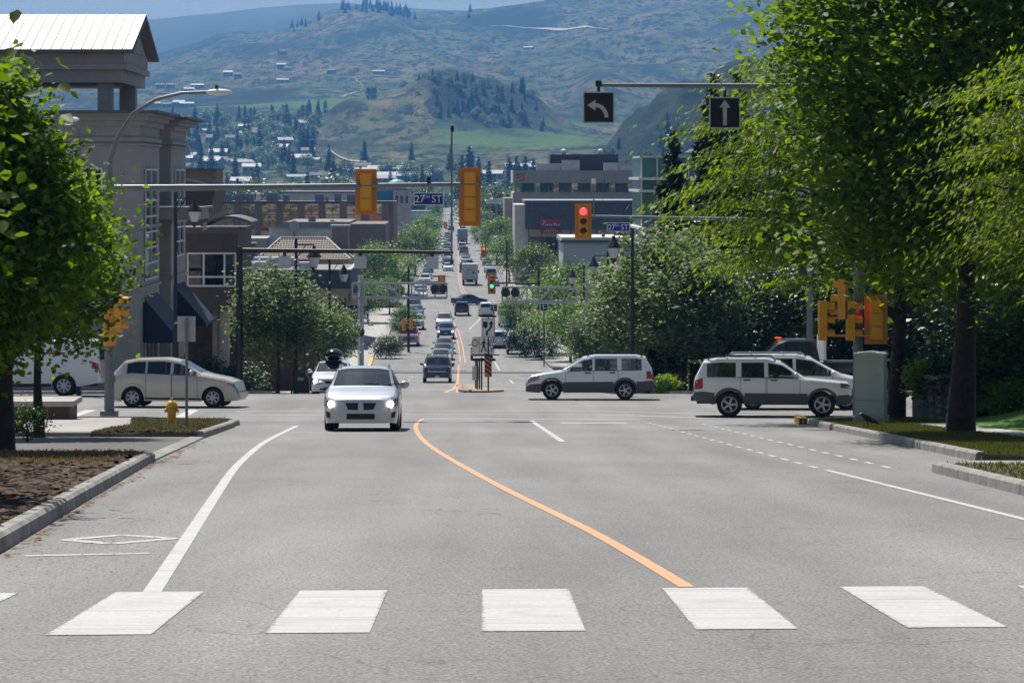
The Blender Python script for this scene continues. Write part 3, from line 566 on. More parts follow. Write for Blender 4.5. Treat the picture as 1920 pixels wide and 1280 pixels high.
# --- grey corner block with the open cupola (local x = world X, y = d - 118)
D0 = 118.0; GB = float(hz(D0)) - .1; X1 = PX(262, D0)
gb = thing('office_building', 'grey stucco corner building with a cornice and an open roofed cupola', 'building', (X1, D0, GB)); zt = PZ(236, D0) - GB
def zz(py, d=D0): return PZ(py, d) - GB
obj('wall', MB().bb(-26, 0, 0, 7.6, 0, zt).bb(-26, -1.3, 7.61, 13.0, 0, zt).bb(-26, -.05, 13.01, 20, 0, zt), 'stucco_grey', gb)
corn = MB()
for k, (a, b, o_) in enumerate(((236, 226, .18), (226, 218, .38), (218, 213, .6))):
    corn.bb(-26.2, o_, -o_, 7.6 + o_, zz(a) + .002 * k, zz(b)); corn.bb(-26.2, o_ - .05, 13.0 - o_ * .5, 20.2, zz(a) + .004, zz(b) - .004)
obj('cornice', corn, 'stucco_grey', gb); cap = MB(); cap.bb(-26.2, .85, -.85, 8.3, zz(213) + .003, zz(208)).bb(-26.2, .80, 12.2, 20.4, zz(213) + .006, zz(208) - .01); obj('coping', cap, 'cap_dark', gb)
band = MB()
for py, h in ((265, .16), (272, .07), (430, .12), (545, .12)): band.bb(-26.1, .1, -.1, 7.7, zz(py), zz(py) + h); band.bb(-26.1, .05, 12.9, 20.1, zz(py) + .003, zz(py) + h + .003)
obj('band', band, 'stucco_grey', gb)
for a, b in ((119, 144), (150, 191)): window(gb, PX(a, D0) - X1, PX(b, D0) - X1, zz(383), zz(316), -.01, 1, 1)
for a, b in ((96, 144), (150, 191)): window(gb, PX(a, D0) - X1, PX(b, D0) - X1, zz(520), zz(430), -.01, 2, 1)
side_window(gb, 0, 1.6, 6.2, zz(528), zz(318), 2, 7); side_window(gb, -.05, 14.6, 18.6, zz(500), zz(318), 2, 6)
side_window(gb, 0, 1.6, 6.2, .4, zz(640), 3, 1)
for y0, y1, off in ((1.2, 6.6, 0), (14.2, 19, -.05)):
    aw = MB().prism([(off + .01, zz(560)), (off + 1.5, zz(640)), (off + 1.5, zz(646)), (off + .01, zz(646))], y0, y1); obj('awning', aw, 'awning_navy', gb)
obj('entrance_canopy', MB().bb(-1.2, 1.7, 7.7, 12.9, zz(418), zz(396)).bb(-1.2, 1.9, 7.6, 12.95, zz(396) + .002, zz(392)), 'stucco_grey', gb)
# writing on the canopy edge
o = obj('lettering', text_mesh('lettering', 'CONNOR', .5), 'offwhite', gb, loc=(1.75, 10.3, zz(434))); o.rotation_euler = (R(90), 0, R(90))
# cupola: piers, beam, pediment and seamed roof
cx0, cx1, cy0, cy1 = -26, PX(252, 121) - X1, 3.0, 12.0; ze = PZ(93, 121) - GB; zr = PZ(30, 125.5) - GB
pr = [(PX(181, 121) - X1, PX(208, 121) - X1), (-9.5, -8.6)]
for a, b in pr:
    for y in (cy0 + .3, cy1 - 1.0): obj('pier', MB().bb(a, b, y, y + .65, zz(208) - .1, PZ(155, 121) - GB), 'stucco_grey', gb)
obj('pier', MB().bb(PX(215, 124) - X1, PX(240, 124) - X1, cy1 - 3.2, cy1 - 2.5, zz(208) - .1, PZ(155, 121) - GB), 'stucco_grey', gb)
zb_ = PZ(155, 121) - GB; obj('beam', MB().bb(cx0, cx1 - .55, cy0, cy1, zb_, zb_ + .55).bb(cx0, cx1 - .35, cy0 - .2, cy1 + .2, zb_ + .551, zb_ + .78).bb(cx0, cx1 - .45, cy0 - .1, cy1 + .1, zb_ + .781, ze - .18), 'stucco_grey', gb)
ym = (cy0 + cy1) / 2; obj('pediment', MB().prism([(cy0, ze - .178), (cy1, ze - .178), (ym, zr - .18)], cx1 - .6, cx1 - .46, 'x').prism([(cy0 + 1.4, ze + .02), (cy1 - 1.4, ze + .02), (ym, zr - .75)], cx1 - .459, cx1 - .40, 'x'), 'stucco_grey', gb)
obj('rake', MB().prism([(cy0 - .6, ze - .17), (cy0 - .6, ze - .03), (ym, zr + .0), (ym, zr - .2)], cx1 - .5, cx1 + .02, 'x').prism([(cy1 + .6, ze - .17), (cy1 + .6, ze - .03), (ym, zr - .002), (ym, zr - .2)], cx1 - .499, cx1 + .019, 'x'), 'stucco_dark', gb)
obj('eave', MB().bb(cx0, cx1 - .02, cy0 - .62, cy0 + .1, ze - .17, ze - .045), 'stucco_dark', gb); n = 46
for i in range(n):
    a = cx1 - (i + 1) * .43; b = cx1 - i * .43 - .01; sl = MB().add([(a, cy0 - .7, ze - .02), (b, cy0 - .7, ze - .02), (b, ym, zr + .05), (a, ym, zr + .05)], [(0, 1, 2, 3)]); sl.prism([(cy0 - .7, ze - .02), (ym, zr + .05), (ym, zr + .09), (cy0 - .7, ze + .03)], b - .006, b + .014, 'x'); obj('roof_panel', sl, 'roof_metal', gb)
obj('roof_back', MB().add([(cx0, cy1 + .7, ze - .02), (cx1, cy1 + .7, ze - .02), (cx1, ym, zr + .05), (cx0, ym, zr + .05)], [(0, 1, 2, 3)]), 'roof_metal', gb)
# --- brown building with the big white-framed window
D1 = 142.0; b0 = float(hz(D1)); x0 = PX(446, D1); bb_ = thing('brown_building', 'dark brown building with a wide white framed window over round columns', 'building', (x0, D1, b0))
def zb(py, d=D1, base=None): return PZ(py, d) - (b0 if base is None else base)
obj('wall', MB().bb(-8, 0, 0, 9, zb(582), zb(537)).bb(-8, 0, 0, 9, zb(474), zb(429)).bb(-8, PX(352, D1) - x0, 0, 9, zb(537) + .001, zb(474) - .001).bb(PX(442, D1) - x0, 0, 0, 9, zb(537) + .001, zb(474) - .001), 'brown_clad', bb_)
obj('room', MB().bb(-2.6, -.12, 5, 5.1, zb(537), zb(474)).bb(-2.6, -.12, .1, 5, zb(537) - .02, zb(537) - .002), 'room_green', bb_); obj('curtain', MB().bb(PX(423, D1) - x0, PX(438, D1) - x0, .3, .36, zb(535), zb(476)), 'curtain', bb_); obj('screen', MB().bb(PX(385, D1) - x0, PX(404, D1) - x0, 1.2, 1.3, zb(537), zb(486)), 'room', bb_)
xa, xb = PX(353, D1) - x0, PX(441, D1) - x0; zl, zh = zb(536), zb(475); wn_ = obj('window', MB().bb(xa, xb, .04, .06, zl, zh), glass_mat('clear_glass', (.8, .85, .85), .9), bb_); fr = MB()
for px in (352, 382, 421, 442): c = PX(px, D1) - x0; fr.bb(c - .045, c + .045, -.06, .03, zl - .03, zh + .03)
for py in (536, 519, 475): fr.bb(xa - .02, xb + .02, -.055, .028, zb(py) - .045, zb(py) + .045)
obj('frame', fr, 'frame_white', wn_)
for px in (404, 419): obj('column', MB().cyl((PX(px, D1) - x0, 1.2 if px == 404 else .7, -.3), (PX(px, D1) - x0, 1.2 if px == 404 else .7, zb(582)), .26, n=18), 'concrete', bb_, smooth=40)
obj('ground_floor', MB().bb(-8, 3.5, 5.5, 5.8, -.3, zb(582)), 'red_wall', bb_); obj('wall_stripe', MB().bb(-8, 3.5, 5.42, 5.49, zb(604), zb(600)), 'frame_white', bb_); obj('dado', MB().bb(-8, 3.5, 5.40, 5.48, -.3, zb(612)), 'brown_brick', bb_)
vr = MB(); prf = [(-1.9 + 2.5 * t, zb(429) + .62 * math.sin(math.pi * (.1 + .72 * t))) for t in np.linspace(0, 1, 12)]; vr.prism(prf + [(p[0], p[1] - .12) for p in prf[::-1]], .8, 6.0); obj('vault_roof', vr, 'cap_dark', bb_); obj('parapet', MB().bb(-8, .06, -.06, 0.0, zb(429) - .25, zb(426)), 'cap_dark', bb_)
# --- barrel-roofed building behind
D2 = 168.0; b2 = float(hz(D2)); xv = PX(404, D2); vb = thing('vaulted_building', 'building with a pale barrel roof behind the grey corner block', 'building', (xv, D2, b2)); zz2 = lambda py: PZ(py, D2) - b2
prf = [(-3.6 + 3.6 * t, zz2(352) + .55 * math.sin(math.pi * (.1 + .85 * t))) for t in np.linspace(0, 1, 12)]
obj('barrel_roof', MB().prism(prf + [(p[0], p[1] - .1) for p in prf[::-1]], -.6, 9), 'roof_metal', vb); obj('soffit_wall', MB().prism([(-3.6, zz2(400)), (-.35, zz2(400)), (0, zz2(356)), (-3.6, zz2(356))], 0, 8), 'brown_clad', vb); obj('wall', MB().bb(-8, -.5, .8, 9, -.4, zz2(400) - .01), 'stucco_dark', vb)
for i in range(8): obj('roof_seam', MB().tube([(p[0] , -.55 + i * 1.2, p[1] + .02) for p in prf], .03, 5), 'cap_dark', vb)
pt_ = thing('rooftop_block', 'small brown flat-roofed block above the barrel roof', 'building', (PX(376, 205), 205, float(hz(205)))); ztp = PZ(318, 205) - float(hz(205)); obj('wall', MB().bb(-1.4, 1.1, 0, 6, -.4, ztp), 'pier_brown', pt_); obj('lower_wing', MB().bb(-2.6, -1.41, .2, 6, -.4, ztp - .45), 'offwhite', pt_); obj('coping', MB().bb(-1.5, 1.2, -.1, 6.1, ztp + .001, ztp + .09), 'cap_dark', pt_)
# --- low navy-fascia shops at the railway
D3 = 278.0; b3 = float(hz(D3)); x3 = PX(657, D3); sh = thing('shop_building', 'flat roofed shop block with a dark navy fascia by the railway crossing', 'building', (x3, D3, b3)); z3 = lambda py: PZ(py, D3) - b3
obj('wall', MB().bb(-24, -.35, .35, 27, -.4, z3(540)), 'tan_wall', sh); obj('fascia', MB().bb(-24, 0, 0, .34, z3(541), z3(507)).bb(-.34, 0, .341, 27, z3(541), z3(507)), 'fascia_navy', sh); obj('roof', MB().bb(-24, -.341, .341, 27, z3(512) - .15, z3(512)), 'gravel_roof', sh)
cop = MB().bb(-24, .06, -.06, .40, z3(507) + .001, z3(507) + .10).bb(-.40, .06, .401, 27.05, z3(507) + .002, z3(507) + .101); obj('coping', cop, 'hvac', sh)
for a, b, y, h in ((455, 520, 14, 1.1), (470, 535, 20, .9), (550, 582, 9, .75), (455, 490, 6, .9)): obj('roof_unit', MB().bb(PX(a, D3) - x3, PX(b, D3) - x3, y, y + 3, z3(512) + .001, z3(512) + h), 'hvac', sh)
for i, (a, b) in enumerate(((470, 500), (505, 545), (572, 610), (615, 648))): window(sh, PX(a, D3) - x3, PX(b, D3) - x3, .6, z3(560), .345, 3, 1, 'trim_black')
obj('canopy', MB().bb(-24, -3.4, -1.8, .34, z3(566), z3(560)), 'gravel_roof', sh); sg = obj('shop_sign', MB().bb(PX(475, D3) - x3, PX(540, D3) - x3, -2.0, -1.9, z3(612), z3(580)), 'hyd_yellow', sh); sign_text('NEWEST', .9, 'trim_black', sh, (PX(500, D3) - x3, -2.03, z3(594)))
aw = MB()
for i in range(9): pass
obj('barrel_awning', MB().lathe([(1.25, 0), (1.25, .1), (1.15, .5), (.85, .95), (.4, 1.2), (.01, 1.25)], 16, (.3, 3.6, z3(575))), mat('cream', (.50, .40, .26), .8), sh, smooth=40)
obj('awning_base', MB().bb(0.01, 1.3, 2.3, 5.0, z3(600), z3(575)), 'brown_clad', sh); obj('gable_end', MB().bb(-.3, .35, 5.2, 26, -.4, z3(555)), 'brown_brick', sh)
# --- tile-roofed building
D4 = 345.0; b4 = float(hz(D4)); x4 = PX(560, D4); tl = thing('tiled_building', 'building with a grey-brown hipped tile roof behind the navy shops', 'building', (x4, D4, b4)); z4 = lambda py, d=D4: PZ(py, d) - b4
obj('wall', MB().bb(-12, 6, .5, 16, -.4, z4(486)), 'tan_wall', tl); e = z4(487); r_ = PZ(447, D4 + 7) - b4; xl_, xr_ = PX(520, D4) - x4, PX(607, D4) - x4
obj('roof', MB().add([(xl_ - 2.5, 0, e), (xr_ + 3.2, 0, e), (xr_ + 3.2, 14, e), (xl_ - 2.5, 14, e), (xl_, 7, r_), (xr_, 7, r_)], [(0, 1, 5, 4), (1, 2, 5), (2, 3, 4, 5), (3, 0, 4), (0, 3, 2, 1)]), 'tile_roof', tl)
tiles = MB(); 
for i in range(11):
    t = i / 11; z = e + (r_ - e) * t; y = 7 * t; tiles.add([(xl_ - 2.5 * (1 - t), y - .02, z + .10), (xr_ + 3.2 * (1 - t), y - .02, z + .10), (xr_ + 3.2 * (1 - t) , y - .02, z + .01), (xl_ - 2.5 * (1 - t), y - .02, z + .01)], [(0, 1, 2, 3)])
for i in range(34):
    x = xl_ - 2.3 + i * (xr_ - xl_ + 5.3) / 33; tt = 1.0
    if x < xl_: tt = (x - (xl_ - 2.5)) / 2.5
    elif x > xr_: tt = (xr_ + 3.2 - x) / 3.2
    tt = max(.05, min(.98, tt)); tiles.tube([(x, 0, e + .06), (x, 7 * tt, e + (r_ - e) * tt + .06)], .055, 5)
tag(obj('roof_tiles', tiles, 'tile_roof', tl), kind='stuff'); hip = MB().tube([(xl_ - 2.5, 0, e + .1), (xl_, 7, r_ + .1), (xr_, 7, r_ + .1), (xr_ + 3.2, 0, e + .1)], .13, 6); obj('ridge_tiles', hip, 'offwhite', tl)
obj('side_wing', MB().bb(-12, xl_ - 2.55, -2, 3, -.4, z4(455)), 'stucco_dark', tl); obj('chimney', MB().bb(xr_ + .6, xr_ + 2.6, 8, 11, e, z4(428)), 'pier_brown', tl); obj('chimney_cap', MB().bb(xr_ + .4, xr_ + 2.8, 7.8, 11.2, z4(428) + .001, z4(424)), 'hvac', tl)
# --- long white flat roof
D5 = 400.0; b5 = float(hz(D5)); x5 = PX(505, D5); fl = thing('flat_roof_building', 'low building with a pale flat roof and a satellite dish', 'building', (x5, D5, b5)); z5 = lambda py: PZ(py, D5) - b5; w5 = PX(655, D5) - x5
obj('wall', MB().bb(0, w5, 0, 26, -.4, z5(430)), 'offwhite', fl); obj('parapet', MB().bb(-.1, w5 + .1, -.1, .2, z5(430) + .001, z5(427)), 'hvac', fl); obj('roof', MB().prism([(.0, z5(428)), (2.2, z5(428) + .9), (w5, z5(428) + .9), (w5, z5(428))], .21, 26), 'gravel_roof', fl)
obj('lower_block', MB().bb(-3.9, 0, -6, 10, -.4, z5(445)), 'stucco_grey', fl); obj('right_block', MB().bb(w5 + .01, w5 + 5, .5, 24, -.4, z5(420)), 'pier_brown', fl)
ds_ = obj('satellite_dish', MB().lathe([(.02, -.22), (.35, -.17), (.68, -.04), (.8, .08)], 14), 'hvac', fl, loc=(PX(552, D5) - x5, -.6, z5(424))); ds_.rotation_euler = (R(75), 0, R(25)); obj('mast', MB().cyl((PX(552, D5) - x5, -.5, z5(445)), (PX(552, D5) - x5, -.5, z5(426)), .07), 'black_metal', fl)
for px, s in ((583, .55), (621, .28), (627, .2)): obj('roof_vent', MB().cyl((PX(px, D5) - x5, 3, z5(428)), (PX(px, D5) - x5, 3, z5(428) + 1.9 * s + .6), s), 'pier_brown' if s > .5 else 'galv', fl)
obj('rear_wall', MB().bb(-3, w5 + 4, 26.02, 26.4, -.4, z5(440)), mat('cream_wall', (.62, .46, .24), .8, var=.12, vscale=.6), fl); obj('rear_band', MB().bb(-3, w5 + 4, 26.05, 27.2, z5(440) + .01, z5(431)), mat('red_tile', (.30, .04, .035), .8, var=.2, vscale=2), fl)
# --- brick piers with mirror windows
D6 = 452.0; b6 = float(hz(D6)); xl6, xr6 = PX(396, D6), PX(738, D6); mr_ = thing('mirror_glass_building', 'brown pier building with mirrored windows left of the hanging signal', 'building', (xl6, D6, b6)); z6 = lambda py: PZ(py, D6) - b6; w6 = xr6 - xl6
obj('core', MB().bb(0, w6, .6, 24, -.4, z6(381)), 'pier_brown', mr_); npx = [404, 445, 484.5, 524, 564, 603.5, 643.5, 683, 722]
for i, px in enumerate(npx): obj('pier', MB().bb(PX(px - 6.5, D6) - xl6, PX(px + 6.5, D6) - xl6, -.25, .59, -.4, z6(380)), 'pier_brown', mr_)
for a, b in zip(npx[:-1], npx[1:]):
    xa_, xb_ = PX(a + 6.6, D6) - xl6, PX(b - 6.6, D6) - xl6; xm_ = (xa_ + xb_) / 2
    for q, (l, h_) in enumerate(((z6(402), z6(382)), (z6(425), z6(403)), (z6(450), z6(426)))):
        for u, v_ in ((xa_, xm_ - .03), (xm_ + .03, xb_)):
            p_ = obj('window_pane', MB().bb(u, v_, .3, .36, l, h_), 'mirror_glass', mr_)
    obj('spandrel', MB().bb(xa_, xb_, .2, .55, -.4, z6(451)), 'pier_brown', mr_)
obj('parapet', MB().bb(-.2, w6 + .2, -.35, .58, z6(380) + .001, z6(377)), 'cap_dark', mr_); obj('roof', MB().bb(0, w6, .6, 24, z6(381) + .001, z6(379)), 'gravel_roof', mr_)
for a, b, c in ((408, 428, 1.2), (436, 452, 1.3), (456, 470, 1.2), (496, 516, 1.4), (527, 538, 1.1), (587, 603, 1.2), (607, 612, .8), (624, 636, 1.3), (648, 668, 1.2)): obj('roof_unit', MB().bb(PX(a, D6) - xl6, PX(b, D6) - xl6, 5, 8, z6(379) + .001, z6(379) + c), mat('unit_blue', (.10, .12, .17), .6), mr_)
obj('roof_unit', MB().lathe([(.35, 0), (.42, .5), (.3, .9), (.36, 1.3), (.1, 1.5)], 10, (PX(481, D6) - xl6, 4, z6(379))), 'offwhite', mr_)
o_ = thing('reflected_row', 'cream house front with red roof reflected in the mirrored windows', 'building', (PX(560, 400), 364, float(hz(364)))) if False else None
# --- farther blocks
def block(name, label, px0, px1, ytop, d, depth, m, extra=None, base=None):
    b = float(hz(d)) if d < 1450 else base; t = thing(name, label, 'building', (PX(px0, d), d, b)); w = PX(px1, d) - PX(px0, d); h = PZ(ytop, d) - b
    obj('wall', MB().bb(0, w, 0, depth, -.4, h), m, t); obj('coping', MB().bb(-.15, w + .15, -.15, depth, h + .001, h + .3), 'cap_dark', t); return t, w, h
t, w, h = block('warehouse', 'long grey flat warehouse behind the mirrored building', 526, 690, 362, 560, 30, 'offwhite')
for i in range(1, 5): obj('wall_joint', MB().bb(w * i / 5 - .05, w * i / 5 + .05, -.03, -.002, 0, h - .1), 'hvac', t)
t, w, h = block('retail_block', 'pale retail block with a bright blue front panel', 572, 745, 350, 640, 30, 'pinkish'); obj('blue_panel', MB().bb(w * .3, w * .98, -.1, -.002, h - 5, h - 1), 'blue_wall', t)
t, w, h = block('dome_building', 'pinkish shop building under a small teal dome', 737, 768, 356, 620, 20, 'pinkish'); ob = obj('dome', MB().lathe([(2.2, 0), (2.1, .8), (1.6, 1.5), (.8, 1.9), (.02, 2.0)], 16, (.6, 8, h + .3)), 'teal_dome', t, smooth=50)
for i in range(3): window(t, .4 + i * 1.1, 1.2 + i * 1.1, h - 3, h - 1.2, -.01)
t, w, h = block('street_shops', 'low pale shops at the far left of the street', 770, 806, 398, 900, 30, 'offwhite'); obj('awning', MB().bb(.2, w - .2, -1.2, -.002, 2.6, 3.3), 'teal_dome', t)
t, w, h = block('street_block', 'dark shop block far down on the left side', 775, 822, 386, 1150, 30, 'stucco_dark')
# --- right side: bank tower, mansard restaurant, garage, green glass block
D7 = 556.0; b7 = float(hz(D7)); x7 = PX(962, D7); bk = thing('bank_building', 'beige panelled bank building with a ribbon of dark windows', 'building', (x7, D7, b7)); z7 = lambda py: PZ(py, D7) - b7; w7 = PX(1225, D7) - x7
obj('core', MB().bb(.3, w7, .5, 24, -.4, z7(322) - .1), 'panel_tan', bk); pxs = [962, 991, 1068, 1133, 1200, 1225]
for a, b in zip(pxs[:-1], pxs[1:]):
    for l, h_ in ((343, 320), (380, 361), (430, 400)): obj('facade_panel', MB().bb(PX(a, D7) - x7 + .03, PX(b, D7) - x7 - .03, -.1, .49, z7(l), z7(h_)), 'panel_tan', bk)
k = 22
for i in range(k):
    a = .5 + (w7 - .6) * i / k; b = .5 + (w7 - .6) * (i + 1) / k - .06
    for l, h_ in ((360.5, 343.5), (399.5, 380.5)): obj('window_pane', MB().bb(a, b, .2, .3, z7(l), z7(h_)), 'win_glass' if i % 3 else 'mirror_glass', bk)
obj('side_return', MB().bb(-.05, .29, -.05, 24, z7(343), z7(319)).bb(-.05, .29, -.05, 24, z7(400), z7(361)), 'offwhite', bk); obj('lower_wing', MB().bb(-1.6, .28, 4, 24, -.4, z7(372)), 'panel_tan', bk)
sg = obj('sign_panel', MB().bb(PX(968, D7) - x7, PX(983, D7) - x7, -.25, -.105, z7(339), z7(326)), 'red_sign', bk); sign_text('CIBC', .62, 'hyd_yellow', bk, (PX(975.5, D7) - x7, -.26, z7(330.5)), name='sign_lettering'); obj('sign_swoosh', MB().prism([(PX(969, D7) - x7, z7(338)), (PX(969, D7) - x7, z7(336)), (PX(982, D7) - x7, z7(333)), (PX(982, D7) - x7, z7(334.5))], -.27, -.255), 'offwhite', bk)
obj('penthouse', MB().bb(PX(1034, D7) - x7, PX(1164, D7) - x7, 9, 20, z7(322), z7(289)), 'penthouse', bk)
for a, b, y in ((1007, 1056, 306), (1056, 1089, 300), (1135, 1162, 305), (1163, 1196, 311)): obj('roof_unit', MB().bb(PX(a, D7) - x7, PX(b, D7) - x7, 5 + (a % 3), 8.5, z7(322) - .05, z7(y)), 'hvac', bk)
for px in (1061, 1131): obj('roof_vent', MB().lathe([(.35, 0), (.6, .5), (.5, .9), (.1, 1.1)], 10, (PX(px, D7) - x7, 12, z7(289))), 'white_metal', bk)
D8 = 440.0; b8 = float(hz(D8)); x8 = PX(985, D8); cu = thing('restaurant_building', 'restaurant with a dark shingled mansard roof and a red sign', 'building', (x8, D8, b8)); z8 = lambda py: PZ(py, D8) - b8; w8 = PX(1212, D8) - x8
obj('wall', MB().bb(.5, w8, .8, 22, -.4, z8(428)), 'brown_brick', cu); obj('upper_wall', MB().bb(.6, w8, .5, .79, z8(444), z8(428)), 'tan_wall', cu); obj('mansard_roof', MB().prism([(0, z8(429)), (1.6, z8(378)), (20, z8(378)), (22, z8(429))], 0, w8 + 1, 'x'), 'mansard', cu); cu.children[-1].location = (0, 0, 0)
obj('coping', MB().bb(-.1, w8 + 1, 1.5, 20, z8(378) + .001, z8(375.5)), 'hvac', cu); obj('side_wall', MB().bb(-1.6, .49, 2, 22, -.4, z8(384)), 'offwhite', cu)
sb_ = obj('sign_board', MB().bb(PX(1013, D8) - x8, PX(1053, D8) - x8, .2, .35, z8(437), z8(411)), 'red_sign', cu); sign_text('The', .36, 'sign_white', cu, (PX(1021, D8) - x8, .18, z8(415.5))); sign_text('Curry Pot', .74, 'sign_white', cu, (PX(1033, D8) - x8, .18, z8(422)), sx=.92); sign_text('Indian Takeaway', .25, 'sign_white', cu, (PX(1033, D8) - x8, .18, z8(429))); sign_text('& Boutique Grocery', .25, 'sign_white', cu, (PX(1033, D8) - x8, .18, z8(433)))
obj('doorway', MB().bb(PX(1022, D8) - x8, PX(1044, D8) - x8, .70, .79, z8(470), z8(440)), 'trim_black', cu); obj('gutter', MB().bb(.6, w8, .2, .45, z8(430), z8(428)), 'cap_dark', cu)
for px in (1015, 1069, 1118): obj('pipe', MB().bb(PX(px, D8) - x8, PX(px + 2, D8) - x8, .3, .45, z8(444), z8(430)), 'cap_dark', cu)
D9 = 330.0; b9 = float(hz(D9)); x9 = PX(1056, D9); ga = thing('garage_building', 'low pale corrugated building half hidden by the trees on the right', 'building', (x9, D9, b9)); z9 = lambda py: PZ(py, D9) - b9; w9 = PX(1212, D9) - x9
obj('wall', MB().bb(0, w9, 0, 16, -.4, z9(455)), 'corrug', ga); rb = MB()
for i in range(30): rb.bb(w9 * i / 30, w9 * i / 30 + .12, -.05, -.002, 0, z9(458))
obj('wall_ribs', rb, 'corrug', ga); obj('roof_edge', MB().bb(-.3, w9 + .2, -.4, 16, z9(455) + .001, z9(450)), 'cap_dark', ga); obj('roof', MB().bb(-.2, w9 + .1, -.3, 16, z9(450) + .001, z9(445)), 'offwhite', ga)
for px in (1133, 1193): obj('vent_cap', MB().bb(PX(px - 3, D9) - x9, PX(px + 3, D9) - x9, 2, 2.5, z9(445), z9(440)).prism([(PX(px - 4, D9) - x9, z9(440)), (PX(px + 4, D9) - x9, z9(440)), (PX(px, D9) - x9, z9(437))], 1.9, 2.6), 'pier_brown', ga)
DA = 255.0; ba = float(hz(DA)); xa9 = PX(1199, DA); gg = thing('glass_building', 'green glass building with white floor slabs behind the conifers', 'building', (xa9, DA, ba)); za = lambda py: PZ(py, DA) - ba
obj('glass_wall', MB().bb(.2, 9, .3, 14, -.4, za(296)), 'green_glass', gg)
for py in (335, 358, 428, 456): obj('floor_slab', MB().bb(-.15, 9.2, -1.2, 14, za(py) - .12, za(py) + .1), 'frame_white', gg)
for i in range(5): obj('mullion', MB().bb(.15 + i * 1.4, .25 + i * 1.4, .2, .299, 0, za(297)), 'frame_white', gg)
obj('roof_screen', MB().bb(.1, 9, .2, 12, za(296) + .001, za(292)), 'offwhite', gg)
# pylon sign
DS = 700.0; ps = thing('pylon_sign', 'tall white supermarket sign with a round red emblem above the trees', 'sign', (PX(931.5, DS), DS, float(hz(DS)))); z_ = lambda py: PZ(py, DS) - float(hz(DS))
obj('pole', MB().cyl((0, .3, -.2), (0, .3, z_(375)), .25), 'galv', ps); obj('board', MB().bb(-2.45, 2.45, 0, .3, z_(381.5), z_(373)), 'sign_white', ps); sign_text('SAFEWAY', .95, 'sign_black', ps, (0, -.02, z_(377.3)), sx=1.0)
em = obj('emblem', MB().lathe([(.62, 0), (.62, .12)], 18), 'red_sign', ps, loc=(0, .1, z_(367))); em.rotation_euler = (R(90), 0, 0); o = obj('emblem_swirl', MB().tube([(.26 * math.cos(a) * (1 if a < 3.2 else .8), -.06, z_(367) + .3 * math.sin(a * 1.0)) for a in np.linspace(.6, 4.2, 12)], .085, 6), 'sign_white', ps)
# ------------------------------------------------------------------ trees and shrubs
leaf_mat('leaf_linden', (.022, .058, .007), (.11, .19, .016), .5, (2.4, 2.2, .35), rough=.55, spec=.25); leaf_mat('leaf_locust', (.06, .12, .011), (.20, .285, .022), .54, (2.0, 1.85, .3), rough=.55, spec=.25); leaf_mat('leaf_maple', (.026, .064, .008), (.125, .205, .018), .5, (2.2, 2.05, .3), rough=.55, spec=.25)
leaf_mat('leaf_pear', (.075, .115, .055), (.20, .25, .14), .4, (1.6, 1.8, .8), rough=.5, spec=.3); leaf_mat('leaf_street', (.06, .12, .018), (.14, .21, .035), .42, (1.6, 1.8, .6)); leaf_mat('leaf_far', (.045, .085, .025), (.075, .12, .03), .3, hue=.2)
leaf_mat('needle', (.012, .028, .016), (.028, .045, .022), .12, hue=.1); leaf_mat('needle_far', (.016, .036, .02), (.03, .052, .024), .15, hue=.15); leaf_mat('leaf_shrub', (.04, .085, .015), (.09, .14, .03), .3); leaf_mat('leaf_lime', (.13, .22, .02), (.19, .27, .03), .4); leaf_mat('leaf_red', (.16, .025, .02), (.09, .02, .015), .3); leaf_mat('leaf_yellow', (.45, .36, .03), (.35, .32, .04), .3); leaf_mat('leaf_dark', (.014, .034, .01), (.035, .062, .016), .25)
def leaves(centers, normals_up, size, r, shape='oval', droop=0.0, jitter=1.0, azim=None):
    """one small folded leaf per centre"""
    n = len(centers); c = np.asarray(centers); a = r.uniform(0, 2 * np.pi, n) if azim is None else azim + r.normal(0, .55, n); s = size * r.uniform(.6, 1.35, n)
    ax = np.stack([np.cos(a), np.sin(a), r.normal(-droop, .45 * jitter, n)], 1); ax /= np.linalg.norm(ax, axis=1)[:, None]
    up = np.stack([r.normal(0, .55 * jitter, n), r.normal(0, .55 * jitter, n), np.full(n, normals_up)], 1); sd = np.cross(up, ax); sd /= np.linalg.norm(sd, axis=1)[:, None] + 1e-9; nn = np.cross(ax, sd)
    S = s[:, None]
    if shape == 'oval':
        pts = [c - ax * S * .5, c - ax * S * .18 + sd * S * .36 + nn * S * .09, c + ax * S * .22 + sd * S * .30 + nn * S * .08, c + ax * S * .55, c + ax * S * .22 - sd * S * .30 + nn * S * .08, c - ax * S * .18 - sd * S * .36 + nn * S * .09]; q = [[0, 1, 2, 3], [0, 3, 4, 5]]
    elif shape == 'frond':
        pts = [c - ax * S * .6, c + sd * S * .2 - nn * S * .05, c + ax * S * .6 - nn * S * .18, c - sd * S * .2 - nn * S * .05]; q = [[0, 1, 2, 3]]
    else:
        pts = [c - ax * S * .5, c + sd * S * .33 + nn * S * .07, c + ax * S * .5, c - sd * S * .33 + nn * S * .07]; q = [[0, 1, 2, 3]]
    k = len(pts); v = np.stack(pts, 1).reshape(-1, 3); b = np.arange(n)[:, None] * k; return v, np.concatenate([b + np.array(x)[None] for x in q])
